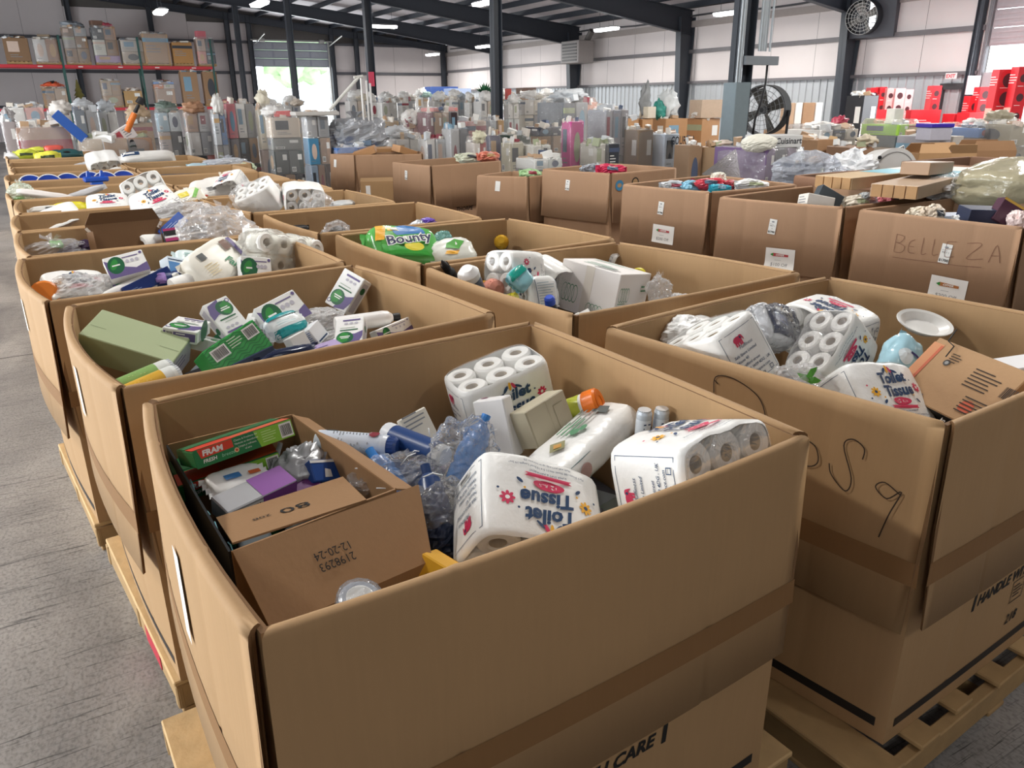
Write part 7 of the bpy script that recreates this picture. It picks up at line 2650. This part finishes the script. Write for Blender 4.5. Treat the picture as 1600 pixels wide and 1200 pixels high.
# red product cartons by the right doors
REDS = M('C8242E', .4)
rd = [(1340, 1358, 145, 15.5, 'red pictured carton, leftmost by the right wall'), (1357, 1372, 137, 15.3, 'tall red carton with three round pictures beside the leftmost'), (1372, 1383, 136, 15.1, 'narrow tall red carton with a white edge'),
      (1383, 1396, 138, 14.9, 'tall pinkish white carton among the red ones'), (1396, 1412, 138, 14.7, 'tall red carton right of the pinkish white one'), (1412, 1424, 140, 14.6, 'tall pale pink carton in the middle of the red group'),
      (1454, 1468, 134, 14.2, 'tall red carton left of the bright side door'), (1512, 1530, 150, 13.2, 'red carton right of the hanging sign board'), (1528, 1546, 136, 13.0, 'tall red carton in front of the roller door edge'),
      (1558, 1590, 108, 11.6, 'biggest tall red carton with dark round pictures at the right door'), (1588, 1606, 104, 11.2, 'tall red carton cut by the right edge')]
for k, (a, b, y, Y, lab) in enumerate(rd):
    p, q = aty(a, y, Y), aty(b, y, Y)
    w = max(.16, (q.x - p.x) * .62)
    pale = 'pale' in lab or 'pinkish' in lab
    zb_ = 0 if k == 7 else .75
    d_ = (w, .3, p.z - zb_)
    a_ = Art()
    for j in range(3):
        a_.e(0, d_[2] * (.35 - .25 * j), w * .28, w * .3, M('4A2A30', .4))
        a_.lines(-w * .35, d_[2] * (.25 - .25 * j), w * .7, .03, 1, WHITE)
    b_ = Art().lines(-.15, d_[2] * .4, .3, .06, 4, M('F0C8C8', .5)).r(-.15, -d_[2] * .3, .12, -.05, M('E8A89A', .5))
    carton('red_carton', lab, 'carton', T6((p.x + q.x) / 2, Y, zb_ + d_[2] / 2, 0, 0, -.5), d_, M('E4B4B4', .4) if pale else REDS, {'-y': a_, '-x': b_})
rb = [(1338, 1380, 172, 15.0, 'low red carton row at the foot of the tall red cartons'), (1420, 1458, 172, 14.3, 'low red carton with a white top in the middle of the red group'), (1486, 1514, 178, 13.4, 'low red carton under the side door'), (1510, 1542, 176, 12.8, 'low red carton with white script by the roller door')]
for a, b, y, Y, lab in rb:
    p, q = aty(a, y, Y), aty(b, y, Y)
    d_ = ((q.x - p.x) * .8, .5, p.z - .75)
    carton('low_red_carton', lab, 'carton', T6((p.x + q.x) / 2, Y, .75 + d_[2] / 2, 0, 0, -.4), d_, REDS, {'-y': Art().lines(-d_[0] * .35, .1, d_[0] * .6, .06, 2, M('F0C8C8', .5))})
# tables under the red group
for x, y, L_, rz, lab in ((17.6, 15.3, 3.4, -.55, 'white topped table under the left part of the red cartons'), (20.0, 13.4, 3.2, -.55, 'white topped table under the right part of the red cartons'), (19.0, 11.3, 2.6, -.5, 'white topped table under the biggest red cartons')):
    t = thing('display_table', lab, 'table', T6(x - .6, y, 0, 0, 0, rz))
    g = G()
    g.bbox((L_, .9, .05), .008)
    g.build('tabletop', M('E2DEDC', .5), t, T6(0, 0, .715))
    for sx in (-1, 1):
        for sy in (-1, 1):
            g = G()
            g.tube((sx * (L_ / 2 - .1), sy * .35, 0), (sx * (L_ / 2 - .1), sy * .35, .69), .025, 8)
            g.build('leg', STEEL, t)
t = thing('sign_board', 'grey hanging sign board left of the roller door edge', 'sign', T6(*aty(1520, 133, 13.6), 0, 0, -.6))
g = G()
g.bbox((.35, .03, .5), .006)
g.build('board', M('A8A0A4', .5), t)
g = G()
for s in (-1, 1):
    g.tube((s * .15, 0, .25), (s * .15, 0, 2.6), .006, 5)
g.build('chain', STEEL, t)

# ================================================================== outside the roller doors
for i, (x, y, h, r) in enumerate(((10, 96, 9, 3.9), (18.5, 100, 11, 4.2), (27, 98, 9.5, 4), (35.5, 102, 11, 4.2), (2, 102, 9, 3.8))):
    t = thing('roadside_tree', ('leftmost leafy tree seen through the far roller door', 'second leafy tree through the far roller door', 'middle leafy tree through the far roller door', 'fourth leafy tree through the far roller door', 'leafy tree hidden left of the far roller door')[i], 'tree', Matrix.Translation((x, y, -.2)))
    g = G()
    lump(g, (0, 0, h * .8), (r, r, h * .36), i + 2, .3, 36, 24, 0, 2, 3)
    g.build('crown', M('A9C89A', .8, var=.3, scale=2), t)
    g = G()
    g.tube((0, 0, 0), (0, 0, h * .4), .3, 8, 0, .2)
    g.build('trunk', M('8A7A68', .8), t)
t = thing('white_trailer', 'long pale trailer standing outside the far roller door', 'trailer', T6(19, 70, -.2, 0, 0, .2))
g = G()
g.bbox((12, 2.4, 2.4), .05)
g.build('body', M('F0F0EE', .4), t, T6(0, 0, 1.9))
for s in (-1, 1):
    g = G()
    g.X = T6(s * 4, -1.1, .4, PI / 2, 0, 0)
    g.lathe([(0, -.12), (.4, -.12), (.4, .12), (0, .12)], 18)
    g.build('wheel', M('5A5A5C', .6), t)
g = G()
for k in range(4):
    g.box((-5.6 + k * 2.6, -1.23, 1.9), (-3.8 + k * 2.6, -1.2, 2.5))
g.build('window_band', M('9AA8B4', .3), t)
